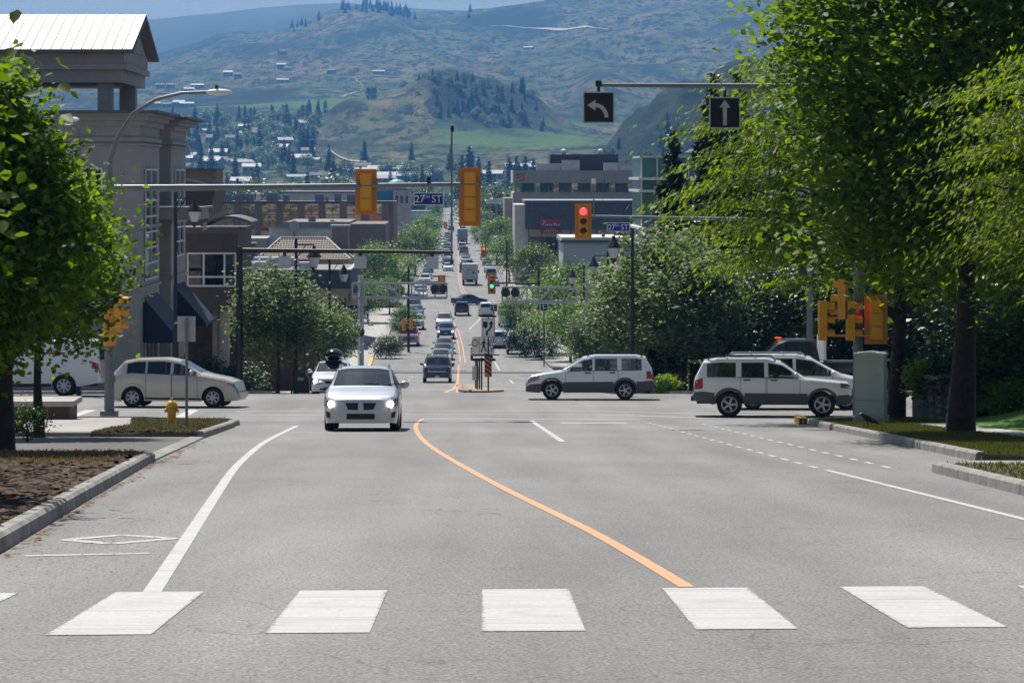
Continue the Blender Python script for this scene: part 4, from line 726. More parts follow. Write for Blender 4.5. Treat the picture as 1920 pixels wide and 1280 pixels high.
def crown_points(r, nclump, rx, ry, rz, zc, clump_r, per, hollow=.45, bottom=-.8, flat=.7, layers=0, cone=0.0):
    c = []
    while len(c) < nclump:
        p = r.normal(0, 1, 3); p /= np.linalg.norm(p); p *= r.uniform(hollow, 1) ** .6
        if p[2] < bottom: continue
        p[:2] *= 1 - cone * max(0, p[2] + .15); bul = .82 + .36 * vnoise(p[0] * 2.2 + 9, p[1] * 2.2 + p[2] * 2.6, 31); c.append(p * bul)
    c = np.array(c) * [rx, ry, rz] + [0, 0, zc]
    if layers: c[:, 2] = np.round(c[:, 2] / layers) * layers + r.normal(0, layers * .14, len(c))
    pts = c[:, None, :] + r.normal(0, 1, (nclump, per, 3)) * np.array([1, 1, flat]) * (clump_r * r.uniform(.6, 1.3, nclump))[:, None, None] * .5
    return c, pts.reshape(-1, 3)
def trunk_mesh(r, h, r0, tips, zc, ztop, lean=0.02, n=9, fork=.45, curve=.35):
    mb = MB(); pts = []; k = 9
    for i in range(k + 1): t = i / k; pts.append((lean * h * t + .04 * h * .2 * math.sin(t * 5), .03 * math.sin(t * 7), ztop * t - .15 * (i == 0)))
    mb.tube(pts, [r0 * (1.35 if i == 0 else (1.08 if i == 1 else 1 - .82 * i / k)) for i in range(k + 1)], n)
    for tp in tips:
        zs = max(ztop * fork * .8, min(ztop * .97, tp[2] - .25 * math.hypot(tp[0], tp[1]) - r.uniform(0, .15) * ztop)); t = zs / ztop; s = Vector((lean * h * t, 0, zs)); e = Vector(tp); m = s.lerp(e, .5) + Vector((0, 0, curve * (e - s).length * .25)); rr = r0 * (1 - .8 * t) * .42
        mb.tube([s, s.lerp(m, .55), m, m.lerp(e, .5) + Vector((r.normal(0, .08), r.normal(0, .08), 0)), e], [rr, rr * .8, rr * .6, rr * .4, rr * .12], 5, False)
    return mb
def broadleaf(seed, h, rx, rz, leafm, leaf, nclump, per, shape='rhomb', bark='bark', r0=.16, ry=None, clump=.9, layers=0, droop=.1, hollow=.45, bottom=-.85, nb=26, ztrunk=None, name='street_tree', flat=.7, jitter=1.0, cone=0.0):
    r = np.random.default_rng(seed); zc = h - rz; c, p = crown_points(r, nclump, rx, ry or rx, rz, zc, clump, per, hollow, bottom, flat, layers, cone)
    v, q = leaves(p, 1.0, leaf, r, shape, droop, jitter); T = Template(name); tips = c[r.permutation(len(c))[:nb]]
    T.add('trunk', trunk_mesh(r, h, r0, tips, zc, ztrunk or (zc + rz * .55)), bark, smooth=50); T.add('crown', np_mesh('crown', v, q), leafm); return T
def conifer(seed, h, rad, leafm, tiers, per, leaf, base=.06, bark='bark_dark', name='conifer_tree', taper=1.0, irregular=.2):
    r = np.random.default_rng(seed); pts = []; mb = MB().tube([(0, 0, -.1), (0, 0, h * .5), (0, 0, h * .97)], [rad * .075 + .05, rad * .05 + .03, .02], 7); ang = 0
    for i in range(tiers):
        t = i / tiers; z = h * (base + (1 - base) * t); rr = rad * (1 - t) ** taper + .12; nb = max(4, int(7 * (1 - t) + 4))
        for b in range(nb):
            a = ang + 2 * math.pi * b / nb + r.normal(0, .15); ln = rr * r.uniform(1 - irregular * 1.5, 1 + irregular); m = max(4, int(per * ln / rad)); s = r.random(m) ** .7
            x = np.cos(a) * s * ln; y = np.sin(a) * s * ln; w = (.08 + .22 * s * (1 - s) * 2) * ln
            pts.append(np.stack([x + r.normal(0, 1, m) * w * abs(math.sin(a)) * .7 + r.normal(0, .05, m), y + r.normal(0, 1, m) * w * abs(math.cos(a)) * .7, z - s * ln * .28 + s * s * ln * .14 + r.normal(0, .06 * rad, m)], 1))
            if i % 2 == 0: mb.tube([(0, 0, z), (math.cos(a) * ln * .8, math.sin(a) * ln * .8, z - ln * .12)], [.035 * rad / 2 + .01, .008], 4, False)
        ang += .9
    p = np.concatenate(pts); v, q = leaves(p, .8, leaf, r, 'frond', .35, .8); T = Template(name); T.add('trunk', mb, bark); T.add('crown', np_mesh('crown', v, q), leafm); return T
def on(px, d, dz=0): return (PX(px, d), d, float(terrain(PX(px, d), d)) + dz)
def stand(T, px, d, label, cat='tree', sc=1.0, rz=None, group=None, name=None, dz=0.0):
    x, y, z = on(px, d); return T.place(label, cat, loc=(x, y, z + dz), rz=random.uniform(0, 6.28) if rz is None else rz, sc=sc, group=group, name=name)
# --- near left: linden on the bark bed
lin = broadleaf(3, 6.05, 1.45, 2.3, 'leaf_linden', .135, 130, 150, 'oval', 'bark_dark', .20, clump=.8, droop=.5, hollow=.35, nb=40, bottom=-.95, name='linden_tree', jitter=1.2, cone=.85)
lin.place('broad-leaved linden tree on the bark bed at the left edge', 'tree', loc=(-7.55, 46.5, float(hz(46.5)) + .1), rz=.6)
lin.place('linden beside the left kerb whose shade falls across the gutter', 'tree', loc=(-7.25, 31.0, float(hz(31.0)) + .1), rz=3.0, sc=1.22)
lin2 = broadleaf(5, 5.35, 1.4, 1.8, 'leaf_linden', .13, 105, 140, 'oval', 'bark_dark', .10, clump=.9, droop=.5, hollow=.3, nb=30, name='linden_tree', jitter=1.2)
lin2.place('slim linden tree behind the larger one at the left', 'tree', loc=(PX(74, 60) , 60, float(hz(60)) + .1), rz=2.0)
# --- near right: two honey locusts and a maple
def locust(seed, h, rx, ry, rz, zc, n=640, per=125, leaf=.15):
    """layered crown of drooping sprays; leaflets of one spray point the same way"""
    r = np.random.default_rng(seed); c, p = crown_points(r, n, rx, ry, rz, zc, 1.0, per, .25, -.95, .16, .55)
    ca = np.arctan2(c[:, 1], c[:, 0]) + r.normal(0, .35, n); az = np.repeat(ca, per); dc = p - np.repeat(c, per, 0); along = dc[:, 0] * np.cos(az) + dc[:, 1] * np.sin(az)
    p[:, 0] += along * np.cos(az) * .7; p[:, 1] += along * np.sin(az) * .7; p[:, 2] -= .28 * np.clip(along + .3, 0, 2) ** 1.5; p[:, 2] -= .03 * (p[:, 0] ** 2 + p[:, 1] ** 2) / 3; c2 = c[r.permutation(n)[:130]]; c2[:, 2] -= .03 * (c2[:, 0] ** 2 + c2[:, 1] ** 2) / 3
    v, q = leaves(p, .9, leaf, r, 'frond', .7, .8, az); T = Template('honey_locust'); T.add('trunk', trunk_mesh(r, h, .22, c2, zc, zc + rz * .6, fork=.35), 'bark_dark', smooth=50); T.add('crown', np_mesh('crown', v, q), 'leaf_locust'); return T
locust(21, 10, 5.7, 3.3, 3.9, 7.0).place('honey locust with bright feathery foliage reaching over the road', 'tree', loc=(11.7, 77.6, float(hz(77)) + .1), rz=0.0)
mp = broadleaf(23, 12.9, 3.7, 5.25, 'leaf_maple', .17, 330, 125, 'oval', 'bark_dark', .25, clump=1.2, droop=.35, hollow=.35, nb=60, name='maple_tree', bottom=-.8)
for me_ in [mp.parts[1][1]]: me_.transform(Matrix.Translation((-.5, 0, 0)))
mp.place('tall dark maple with a thick trunk on the right verge', 'tree', loc=(PX(1800, 60.5), 60.5, float(hz(60.5)) + .1), rz=.3)
locust(27, 9, 3.2, 2.6, 2.6, 5.2, 300, 170, .11).place('honey locust hanging in from the right edge of the picture', 'tree', loc=(12.1, 52, float(hz(52)) + .1), rz=4.0)
mp.place('maple filling the upper right corner behind the nearest trees', 'tree', loc=(14.6, 70, float(hz(70)) + .6), rz=2.2, sc=1.12)
# --- dark mass across the side street on the right
sp = conifer(31, 14.2, 2.6, 'needle', 34, 130, .42, .03, irregular=.28); sp2 = conifer(32, 12, 2.3, 'needle', 28, 120, .42, .03, irregular=.3)
for px, d, s, l in ((1338, 124, 1.0, 'tall dark spruce left of the honey locust, across the side street'), (1262, 122, .95, 'shorter dark spruce at the left of the conifer group'), (1385, 128, 1.03, 'dark spruce behind the honey locust foliage'), (1470, 132, .95, 'dark spruce behind the yellow signal heads'), (1600, 130, 1.05, 'dark spruce behind the utility cabinet'), (1700, 134, .95, 'dark spruce seen between the two right trunks'), (1800, 131, 1.0, 'dark spruce behind the thick maple trunk'), (1900, 135, 1.05, 'dark spruce at the right edge beyond the bank')):
    stand(sp if s > .97 else sp2, px, d, l, sc=s, name='spruce_tree')
dk = broadleaf(35, 7, 3.4, 3.2, 'leaf_dark', .26, 150, 60, 'rhomb', 'bark_dark', .18, clump=1.2, name='shade_tree', bottom=-.95)
for px, d, s, l in ((1430, 116, .75, 'low dark tree behind the black pickup'), (1560, 120, .95, 'dark round tree behind the signal pole'), (1690, 117, .9, 'dark round tree beyond the stone wall'), (1790, 112, .85, 'dark tree behind the shrub bank'), (1890, 108, 1.0, 'dark tree at the right edge behind the shrubs')): stand(dk, px, d, l, sc=s)
# --- pear trees on the far corners
pear = broadleaf(41, 6.2, 2.2, 2.35, 'leaf_pear', .17, 170, 66, 'oval', 'bark', .09, clump=.85, hollow=.3, name='pear_tree', bottom=-.95, nb=40)
pearb = broadleaf(42, 6.8, 2.6, 2.6, 'leaf_pear', .18, 200, 66, 'oval', 'bark', .10, clump=.95, hollow=.3, name='pear_tree', bottom=-.95, nb=40)
for px, d, s, T, l in ((520, 117, .84, pear, 'young silvery pear tree left of the two lamp posts'), (606, 152, .78, pear, 'silvery pear tree behind the white hatchback with the roof pod'), (1250, 117, .98, pearb, 'silvery pear tree behind the tail of the white estate car'), (1296, 114, .93, pear, 'silvery pear tree beside the clipped hedge'), (1200, 140, .9, pearb, 'silvery pear tree above the white estate car'), (1118, 165, .77, pear, 'silvery pear tree left of the lantern post on the right')): stand(T, px, d, l, sc=s, dz=.1)
# --- street trees down the hill
stt = [broadleaf(50 + i, 8.4, 3.4, 3.3, 'leaf_street', .30, 150, 44, 'rhomb', 'bark_dark', .17, clump=1.3, name='street_tree', bottom=-.9) for i in range(3)]
ST = 'street trees down the hill'
for i, (px, d, s, l) in enumerate(((703, 375, .96, 'large street tree above the left railway gantry'), (745, 410, .80, 'street tree right of the large left one'), (778, 485, 1.06, 'street tree under the street-name sign'), (730, 350, .55, 'small tree behind the left gantry mast'), (800, 560, .8, 'street tree beside the second oncoming queue'), (797, 660, .95, 'street tree far down the left side'), (755, 286, .46, 'small tree behind the post with two yellow signals'), (690, 330, .62, 'street tree behind the crossbuck'), (660, 420, .75, 'tree behind the navy shops'),
    (932, 540, 1.06, 'large street tree below the supermarket sign'), (905, 640, .8, 'street tree just right of the far traffic'), (955, 452, .92, 'street tree right of the far red signal'), (1000, 385, .92, 'street tree below the restaurant sign'), (1045, 330, .86, 'street tree right of the green signal'), (1100, 300, .84, 'street tree under the big red signal'), (1145, 285, .82, 'street tree behind the right lantern'), (975, 300, .62, 'street tree over the parked cars on the right'), (1078, 268, 1.02, 'street tree left of the garage vents'), (1160, 262, 1.05, 'street tree hiding the garage wall'), (1010, 262, .5, 'small dark tree on the planted right corner'), (1070, 250, .66, 'street tree behind the right gantry'), (905, 760, .9, 'distant street tree right of the grey truck'), (812, 780, .8, 'distant street tree left of the far signals'), (815, 1000, .9, 'very distant tree on the left of the street'), (893, 1000, 1.0, 'very distant tree on the right of the street'))): stand(stt[i % 3], px, d, l, sc=s, group=ST)
shb = broadleaf(60, 1.5, .95, .75, 'leaf_shrub', .13, 60, 50, 'rhomb', 'bark_dark', .04, clump=.4, name='shrub', bottom=-.95, nb=12, ztrunk=.7); shd = broadleaf(61, 1.5, .95, .75, 'leaf_dark', .12, 60, 50, 'rhomb', 'bark_dark', .04, clump=.4, name='shrub', bottom=-.95, nb=12, ztrunk=.7)
shl = broadleaf(62, 1.0, .8, .5, 'leaf_lime', .10, 60, 60, 'oval', 'bark_dark', .03, clump=.35, name='shrub', bottom=-.95, nb=12, ztrunk=.4); shr = broadleaf(63, 1.0, .8, .5, 'leaf_red', .10, 50, 40, 'oval', 'bark_dark', .03, clump=.35, name='shrub', bottom=-.95, nb=12, ztrunk=.4)
for T, px, d, s, dz, l in ((shb, 1885, 76.5, 1.5, .3, 'large leafy shrub on the bank behind the maple trunk'), (shb, 1932, 75, 1.7, .3, 'tall leafy shrub at the right edge of the bank'), (shd, 1838, 77, 1.3, .0, 'dark shrub at the foot of the bank beside the trunk'), (shl, 1892, 74, .95, .0, 'lime green shrub by the lush lawn'), (shl, 1822, 75.5, .65, .0, 'small lime shrub right of the maple trunk'), (shl, 1752, 76, .9, .75, 'yellow-green shrub on top of the stone wall'), (shd, 1788, 75.5, 1.0, .3, 'dark shrub behind the stone wall'), (shr, 1852, 75, .45, .0, 'small reddish shrub between the lime shrubs'),
    (shr, 385, 136, .9, 0, 'red-leaved shrub beside the round columns'), (shd, 462, 124, 1.0, 0, 'dark low bush beside the black mast pole'), (shd, 372, 128, 1.2, 0, 'dark bush below the navy awning'), (shb, 500, 150, .9, 0, 'green bush behind the young pear tree'), (shd, 724, 258, 1.3, 0, 'dark bush on the left pavement past the railway'), (shd, 735, 266, 1.2, 0, 'second dark bush on the left pavement past the railway'), (shd, 984, 262, 1.7, 0, 'low dark bush in front of the parked green car'), (shd, 1016, 256, 1.6, 0, 'low dark bush on the planted right corner'), (shl, 1248, 110, .7, 0, 'low yellow-green planting behind the white estate car'), (shr, 1274, 111, .8, 0, 'dark red planting left of the clipped hedge'), (shd, 40, 78, .5, 0, 'small dark plant beside the concrete slab'), (shb, 52, 56, .42, .1, 'small green weed clump at the foot of the left tree')): stand(T, px, d, l, 'shrub', s, dz=dz)
hd = thing('hedge', 'clipped block of hedge beside the off-roader tail', 'hedge', on(1308, 108)); r = np.random.default_rng(5); v, q = leaves(np.stack([r.uniform(-.35, .35, 3500), r.uniform(-.4, .4, 3500), r.uniform(0, 1.25, 3500)], 1), .8, .11, r); obj('foliage', np_mesh('foliage', v, q), 'leaf_dark', hd); obj('stem', MB().cyl((0, 0, -.1), (0, 0, .9), .05), 'bark_dark', hd)
# --- valley and hillside trees, houses
fd = [broadleaf(70 + i, 9, 4.0 + .5 * i, 3.8, 'leaf_far', .75, 70, 22, 'rhomb', 'bark_dark', .25, clump=2.0, name='valley_tree', bottom=-.95, nb=6) for i in range(3)]
fc = [conifer(80 + i, 15, 3.2 - .5 * i, 'needle_far', 14, 22, 1.25, .02, name='valley_conifer', taper=.85) for i in range(2)]
fy = broadleaf(77, 7, 3.2, 3.0, 'leaf_yellow', .8, 50, 20, 'rhomb', 'bark_dark', .2, clump=1.8, name='valley_tree', nb=5); poplar = broadleaf(78, 17, 2.0, 8.0, 'leaf_far', .8, 90, 20, 'rhomb', 'bark_dark', .25, clump=1.6, name='valley_poplar', nb=5)
rr = np.random.default_rng(99)
GA, GB_, GC, GD, GE = 'leafy trees among the valley houses', 'conifers among the valley houses', 'conifers on the rocky knolls', 'shrubby trees on the knolls and hillside', 'trees along the skyline'
def where(px, d):
    cols = ((330, 'beside the grey cornice'), (400, 'right of the grey cornice'), (470, 'above the barrel roof'), (540, 'above the mirrored building'), (600, 'above the warehouse'), (665, 'left of the first hanging signal'), (710, 'behind the first hanging signal'), (775, 'above the teal dome'), (835, 'above the street-name sign'), (905, 'behind the second hanging signal'), (960, 'above the supermarket sign'), (1060, 'above the bank roof'), (1160, 'under the left-arrow sign'), (9999, 'left of the big conifers'))
    rows = ((1450, 'at the foot of the slope'), (1750, 'low on the slope'), (2150, 'halfway up the houses'), (2700, 'at the top of the houses'), (4500, 'high on the hillside'), (99999, 'on the skyline'))
    return next(t for m, t in cols if px < m) + ', ' + next(t for m, t in rows if d < m)
def put_tree(T, px, d, s, lab, grp):
    x = PX(px, d); sz = 'small ' if s < .7 else ('large ' if s > 1.2 else '')
    if grp in (GA, GB_, GC, GD, GE): lab = sz + {GA: 'leafy green tree ', GB_: 'dark pointed conifer ', GC: 'dark conifer ', GD: 'low green tree ', GE: 'dark skyline conifer '}[grp] + where(px, d)
    T.place(lab, 'tree', loc=(x, d, float(terrain(x, d)) - .4), rz=rr.uniform(0, 6.28), sc=s, group=grp)
for i in range(215):
    d = rr.uniform(1250, 2600) if i > 40 else rr.uniform(1050, 1450); px = rr.uniform(280, 980 if d < 1500 else 900)
    if px > 600 and d > 1950: px = rr.uniform(280, 600)
    if 800 < px < 900 and d < 1450: continue
    if rr.random() < .55: put_tree(fd[i % 3], px, d, rr.uniform(.8, 1.5), 'leafy green tree among the houses of the valley', GA)
    else: put_tree(fc[i % 2], px, d, rr.uniform(.75, 1.35), 'dark pointed conifer among the houses of the valley', GB_)
for px, d, s in ((440, 1020, 1.5), (480, 1040, 1.7), (525, 1030, 1.5), (420, 1060, 1.2), (625, 1150, 1.9), (680, 1120, 1.3), (700, 1100, 1.2)): put_tree(fd[0], px, d, s, 'big round willow-green tree behind the mirrored building', 'large leafy trees behind the town centre')
for px, d, s in ((895, 860, 1.3), (940, 830, 1.5), (925, 800, 1.2), (800, 1150, 1.3), (785, 1250, 1.2), (745, 1200, 1.2), (830, 1300, 1.1)): put_tree(fd[1], px, d, s, 'leafy tree at the far end of the street', 'leafy trees closing the street')
for px, d, s in ((880, 1500, 1.5), (866, 1520, 1.2), (917, 1480, 1.15), (968, 1450, 1.35), (985, 1470, 1.3), (955, 1500, 1.2), (1000, 1460, 1.25), (1030, 1500, .9), (1035, 1490, .8), (1075, 1490, .9), (897, 1540, 1.1)): put_tree(fc[0], px, d, s * 1.35, 'tall dark conifer standing above the bank building', 'tall conifers behind the bank')
for px in (690, 697, 703): put_tree(poplar, px, 2900, 1.0, 'dark poplar standing alone on the grassy slope', 'poplars on the slope')
for px, d in ((530, 2650), (537, 2650), (560, 2620), (567, 2620), (575, 2630), (510, 2600), (610, 2600)): put_tree(poplar, px, d, rr.uniform(.7, 1.1), 'tall dark poplar above the valley houses', 'poplars above the houses')
for px, d in ((548, 1550), (541, 1560)): put_tree(fy, px, d, 1.0, 'bright yellow flowering tree among the valley houses', 'yellow trees')
for i in range(150):
    if i < 95: px = rr.normal(905, 65); d = rr.uniform(2350, 2560)
    else: px = rr.uniform(1120, 1400); d = rr.uniform(1500, 1640)
    if rr.random() < .5: put_tree(fc[i % 2], px, d, rr.uniform(.5, 1.0), 'dark conifer growing on a rocky knoll', GC)
    else: put_tree(fd[i % 3], px, d, rr.uniform(.45, .9), 'low green tree growing on a rocky knoll', GD)
for i in range(80):
    px = rr.choice([rr.normal(705, 34), rr.normal(690, 40), rr.uniform(640, 780), rr.uniform(545, 600), rr.uniform(875, 900)], p=[.3, .3, .25, .1, .05]); d = rr.uniform(4900, 5200); put_tree(fc[i % 2], px, d, rr.uniform(.6, 1.15), 'small dark conifer on the skyline of the hill', GE)
mat('house_wall', (.36, .34, .32), .8, var=.15, vscale=.05); mat('house_wall_b', (.36, .30, .26), .8, var=.2, vscale=.05); mat('house_roof', (.15, .13, .13), .8, var=.3, vscale=.05); mat('house_roof_b', (.30, .28, .28), .6, var=.2, vscale=.05); mat('house_win', (.03, .035, .04), .2)
def house(w, dp, h, rh, wm, rm):
    T = Template('house'); T.add('wall', MB().bb(-w / 2, w / 2, 0, dp, -3, h).prism([(0, h), (dp, h), (dp / 2, h + rh)], -w / 2 + .02, w / 2 - .02, 'x'), wm); e = .6
    T.add('roof', MB().add([(-w / 2 - e, -e, h - .2), (w / 2 + e, -e, h - .2), (w / 2 + e, dp / 2, h + rh + .15), (-w / 2 - e, dp / 2, h + rh + .15), (-w / 2 - e, dp + e, h - .2), (w / 2 + e, dp + e, h - .2)], [(0, 1, 2, 3), (3, 2, 5, 4)]), rm)
    for i in range(3): T.add('window', MB().bb(-w * .38 + i * w * .3, -w * .38 + i * w * .3 + w * .15, -.06, -.01, h * .4, h * .8), 'house_win')
    T.add('door', MB().bb(w * .42, w * .48, -.05, -.01, 0, h * .75), 'house_win'); return T
HS = [house(12, 9, 3.4, 2.2, 'house_wall', 'house_roof'), house(14, 10, 5.2, 2.4, 'house_wall_b', 'house_roof_b'), house(17, 9, 3.2, 1.6, 'house_wall', 'house_roof_b'), house(11, 8, 5.0, 2.2, 'house_wall', 'house_roof')]; HG = 'houses spread over the valley slope'
for i in range(60):
    d = rr.uniform(1380, 2450); px = rr.uniform(290, 760) if d < 1900 else rr.uniform(280, 590)
    x = PX(px, d); HS[i % 4].place(('low dark-roofed house ', 'brown two-storey house ', 'long pale-roofed house ', 'grey two-storey house ')[i % 4] + where(px, d), 'house', loc=(x, d, float(terrain(x, d)) + .2), rz=rr.normal(0, .35), sc=rr.uniform(.65, .95), group=HG)
for px, d in ((355, 3300), (370, 3350), (427, 3700), (445, 3650), (532, 4000), (527, 3850), (530, 3450), (540, 3820), (300, 3400), (320, 3450), (620, 3600), (710, 3620), (990, 4150), (290, 3000), (312, 3010), (335, 3020), (350, 3000)):
    x = PX(px, d); HS[(px * 7) % 4].place(('low dark-roofed house ', 'brown two-storey house ', 'long pale-roofed house ', 'grey two-storey house ')[(px * 7) % 4] + 'alone ' + where(px, d), 'house', loc=(x, d, float(terrain(x, d)) + 1.5), rz=rr.normal(0, .4), sc=.85, group='houses high on the hillside')
for px, d, w, l in ((740, 1700, 2.2, 'long white-roofed barn above the teal dome'), (690, 1780, 1.4, 'farm shed left of the long white barn'), (765, 1690, 1.0, 'dark gabled barn right of the long white barn'), (905, 1700, 1.3, 'white roofed farm shed left of the conifers'), (1000, 1760, 1.9, 'long white farm building right of the conifers'), (720, 1800, 1.2, 'grey farm building behind the white barn')):
    x = PX(px, d); HS[2].place(l, 'barn', loc=(x, d, float(terrain(x, d)) + .3), rz=rr.normal(0, .1), sc=(w, 1.2, 1.1), name='barn')
# tracks cut in the hillside
for pts, w in (([(920, 4700), (1000, 4560), (1080, 4450), (1140, 4380), (1215, 4320)], 9), ([(615, 2080), (635, 2000), (655, 1950), (690, 1920)], 5), ([(660, 3500), (680, 3300), (675, 3150), (640, 3000)], 6)):
    v = []; fine = []
    for (a, da), (b, db) in zip(pts[:-1], pts[1:]): fine += [(a + (b - a) * t / 14, da + (db - da) * t / 14) for t in range(14)]
    for a, dd in fine:
        for s in (-1, 1): d2 = dd + s * w; x = PX(a, d2); v.append((x, d2, float(terrain(x, d2)) + 1.2))
    tag(obj('dirt_track', np_mesh('dirt_track', v, [(2 * i, 2 * i + 1, 2 * i + 3, 2 * i + 2) for i in range(len(fine) - 1)]), mat('track', (.42, .36, .28), .9)), kind='structure')
# ------------------------------------------------------------------ signals, poles, signs, lamps
def signal_head(parent, c, n=3, lit=None, back=True, front=-1, ang=0.0, s=1.0, scale_plate=1.0):
    """signal with n lenses; front=-1 lenses face the eye, +1 face away. c = centre"""
    M = Matrix.Translation(c) @ Matrix.Rotation(ang, 4, 'Z'); h = .36 * n * s
    hb = MB()
    for i in range(n): hb.bb(-.17 * s, .17 * s, -.10, .10, h / 2 - .36 * s * (i + 1) + .008, h / 2 - .36 * s * i - .008)
    o = obj('signal_head', hb.bb(-.14 * s, .14 * s, -.07, .07, -h / 2 + .02, h / 2 - .02), 'sig_side', parent); o.matrix_local = M
    if back: p = obj('backplate', MB().bb(-.31 * s, .31 * s, .02 if front > 0 else .0, .035, -h / 2 - .12, h / 2 + .12), 'sig_yellow', o)
    cols = ['red', 'amber', 'green', 'green'][:n] if n != 4 else ['red', 'amber', 'green', 'green']
    for i, cn in enumerate(cols):
        z = h / 2 - .36 * s * (i + .5); on_ = lit == i; mm = {'red': 'red_lamp', 'green': 'green_lamp', 'amber': 'amber'}[cn] if on_ else 'dim_' + cn
        l = obj('lens', MB().lathe([(.13 * s, 0), (.12 * s, .02), (.05 * s, .03)], 18), mm, o, loc=(0, front * .10, z)); l.rotation_euler = (R(90) * (1 if front < 0 else -1), 0, 0)
        v = MB(); ar = np.linspace(R(-20), R(200), 12); vv = []
        for a in ar: vv += [(.14 * s * math.cos(a), 0, .14 * s * math.sin(a)), (.14 * s * math.cos(a), front * .2, .14 * s * math.sin(a) - .02)]
        v.add(vv, [(2 * q, 2 * q + 1, 2 * q + 3, 2 * q + 2) for q in range(11)]); obj('visor', v, 'sig_side', o, loc=(0, front * .10, z))
    if front > 0:
        for i in range(n): obj('back_cover', MB().bb(-.13 * s, .13 * s, -.125, -.101, h / 2 - .36 * s * (i + 1) + .02, h / 2 - .36 * s * i - .02), 'sig_side', o)
    return o
def name_sign(parent, c, w, h):
    b = obj('name_plate', MB().bb(c[0] - w / 2, c[0] + w / 2, c[1] - .015, c[1] + .015, c[2] - h / 2, c[2] + h / 2), 'sign_blue', parent); t = .022
    obj('plate_border', MB().bb(c[0] - w / 2, c[0] + w / 2, c[1] - .019, c[1] - .016, c[2] + h / 2 - t, c[2] + h / 2).bb(c[0] - w / 2, c[0] + w / 2, c[1] - .019, c[1] - .016, c[2] - h / 2, c[2] - h / 2 + t).bb(c[0] - w / 2, c[0] - w / 2 + t, c[1] - .019, c[1] - .016, c[2] - h / 2 + t, c[2] + h / 2 - t).bb(c[0] + w / 2 - t, c[0] + w / 2, c[1] - .019, c[1] - .016, c[2] - h / 2 + t, c[2] + h / 2 - t), 'sign_white', b)
    for s, x, sz, dz in (('27', -.26, .30, -.01), ('TH', -.06, .15, .06), ('ST', .23, .30, -.01)): sign_text(s, sz * h / .36, 'sign_white', b, (c[0] + x * w / .86, c[1] - .022, c[2] + dz * h / .36), sx=.95)
# left corner mast arm (seen from behind its signals) with street light
DM = 82.5; xm = PX(205, DM); bm = float(hz(DM)) + .1; ma = thing('signal_pole', 'grey corner pole with street light and long arm holding two signal backs', 'signal pole', (xm, DM, bm)); zm = lambda py: PZ(py, DM) - bm; xx = lambda px: PX(px, DM) - xm
obj('pole', MB().tube([(0, 0, -.05), (0, 0, 2), (0, 0, zm(340))], [.15, .13, .10], 12), 'galv', ma, smooth=40); obj('base_plate', MB().bb(-.24, .24, -.24, .24, -.08, .12), 'galv', ma)
ya = zm(352); arm = [(0, -.1, ya - .02), (xx(500), -.1, ya + .02), (xx(905), -.1, ya + .11)]; obj('mast_arm', MB().tube(arm, [.11, .085, .055], 12), 'galv', ma, smooth=40)
obj('light_arm', MB().tube([(0, 0, zm(340)), (.02, 0, zm(300)), (xx(222), 0, zm(255)), (xx(250), 0, zm(213)), (xx(292), 0, zm(187)), (xx(340), 0, zm(175)), (xx(388), 0, zm(173))], [.10, .075, .065, .06, .055, .05, .045], 10), 'galv', ma, smooth=50)
lu = obj('luminaire', MB().sphere(((xx(385) + xx(435)) / 2, 0, zm(173)), .39, 14, 8, (1, .45, .24)), 'white_metal', ma, smooth=60); obj('photocell', MB().cyl((xx(406), 0, zm(166)), (xx(406), 0, zm(160)), .05), 'black_metal', lu)
signal_head(ma, (xx(686.5), -.05, zm(360)), 3, back=True, front=1); signal_head(ma, (xx(881), -.05, zm(369)), 4, back=True, front=1)
name_sign(ma, (xx(804), -.12, zm(373)), .86, .36); obj('sign_bracket', MB().cyl((xx(804), -.1, zm(345)), (xx(804), -.1, zm(361)), .03), 'galv', ma); obj('detector', MB().cyl((xx(804), -.1, zm(343)), (xx(804), -.1, zm(331)), .055), 'black_metal', ma)
obj('antenna_rod', MB().cyl((xx(847), -.2, zm(490)), (xx(847), -.2, zm(250)), .028), 'galv', ma); obj('detector', MB().sphere((xx(848), -.2, zm(242)), .09, 8, 6, (.6, .6, 1.3)).cyl((xx(847), -.2, zm(494)), (xx(847), -.2, zm(488)), .05), 'black_metal', ma)
for dz_, a in ((zm(587), R(90)), (zm(612), R(200))): signal_head(ma, (.30 if a < 2 else .05, -.30, dz_), 3, back=False, front=-1, ang=a)
obj('signal_bracket', MB().bb(-.3, .32, -.34, -.14, zm(630), zm(627)), 'sig_side', ma)
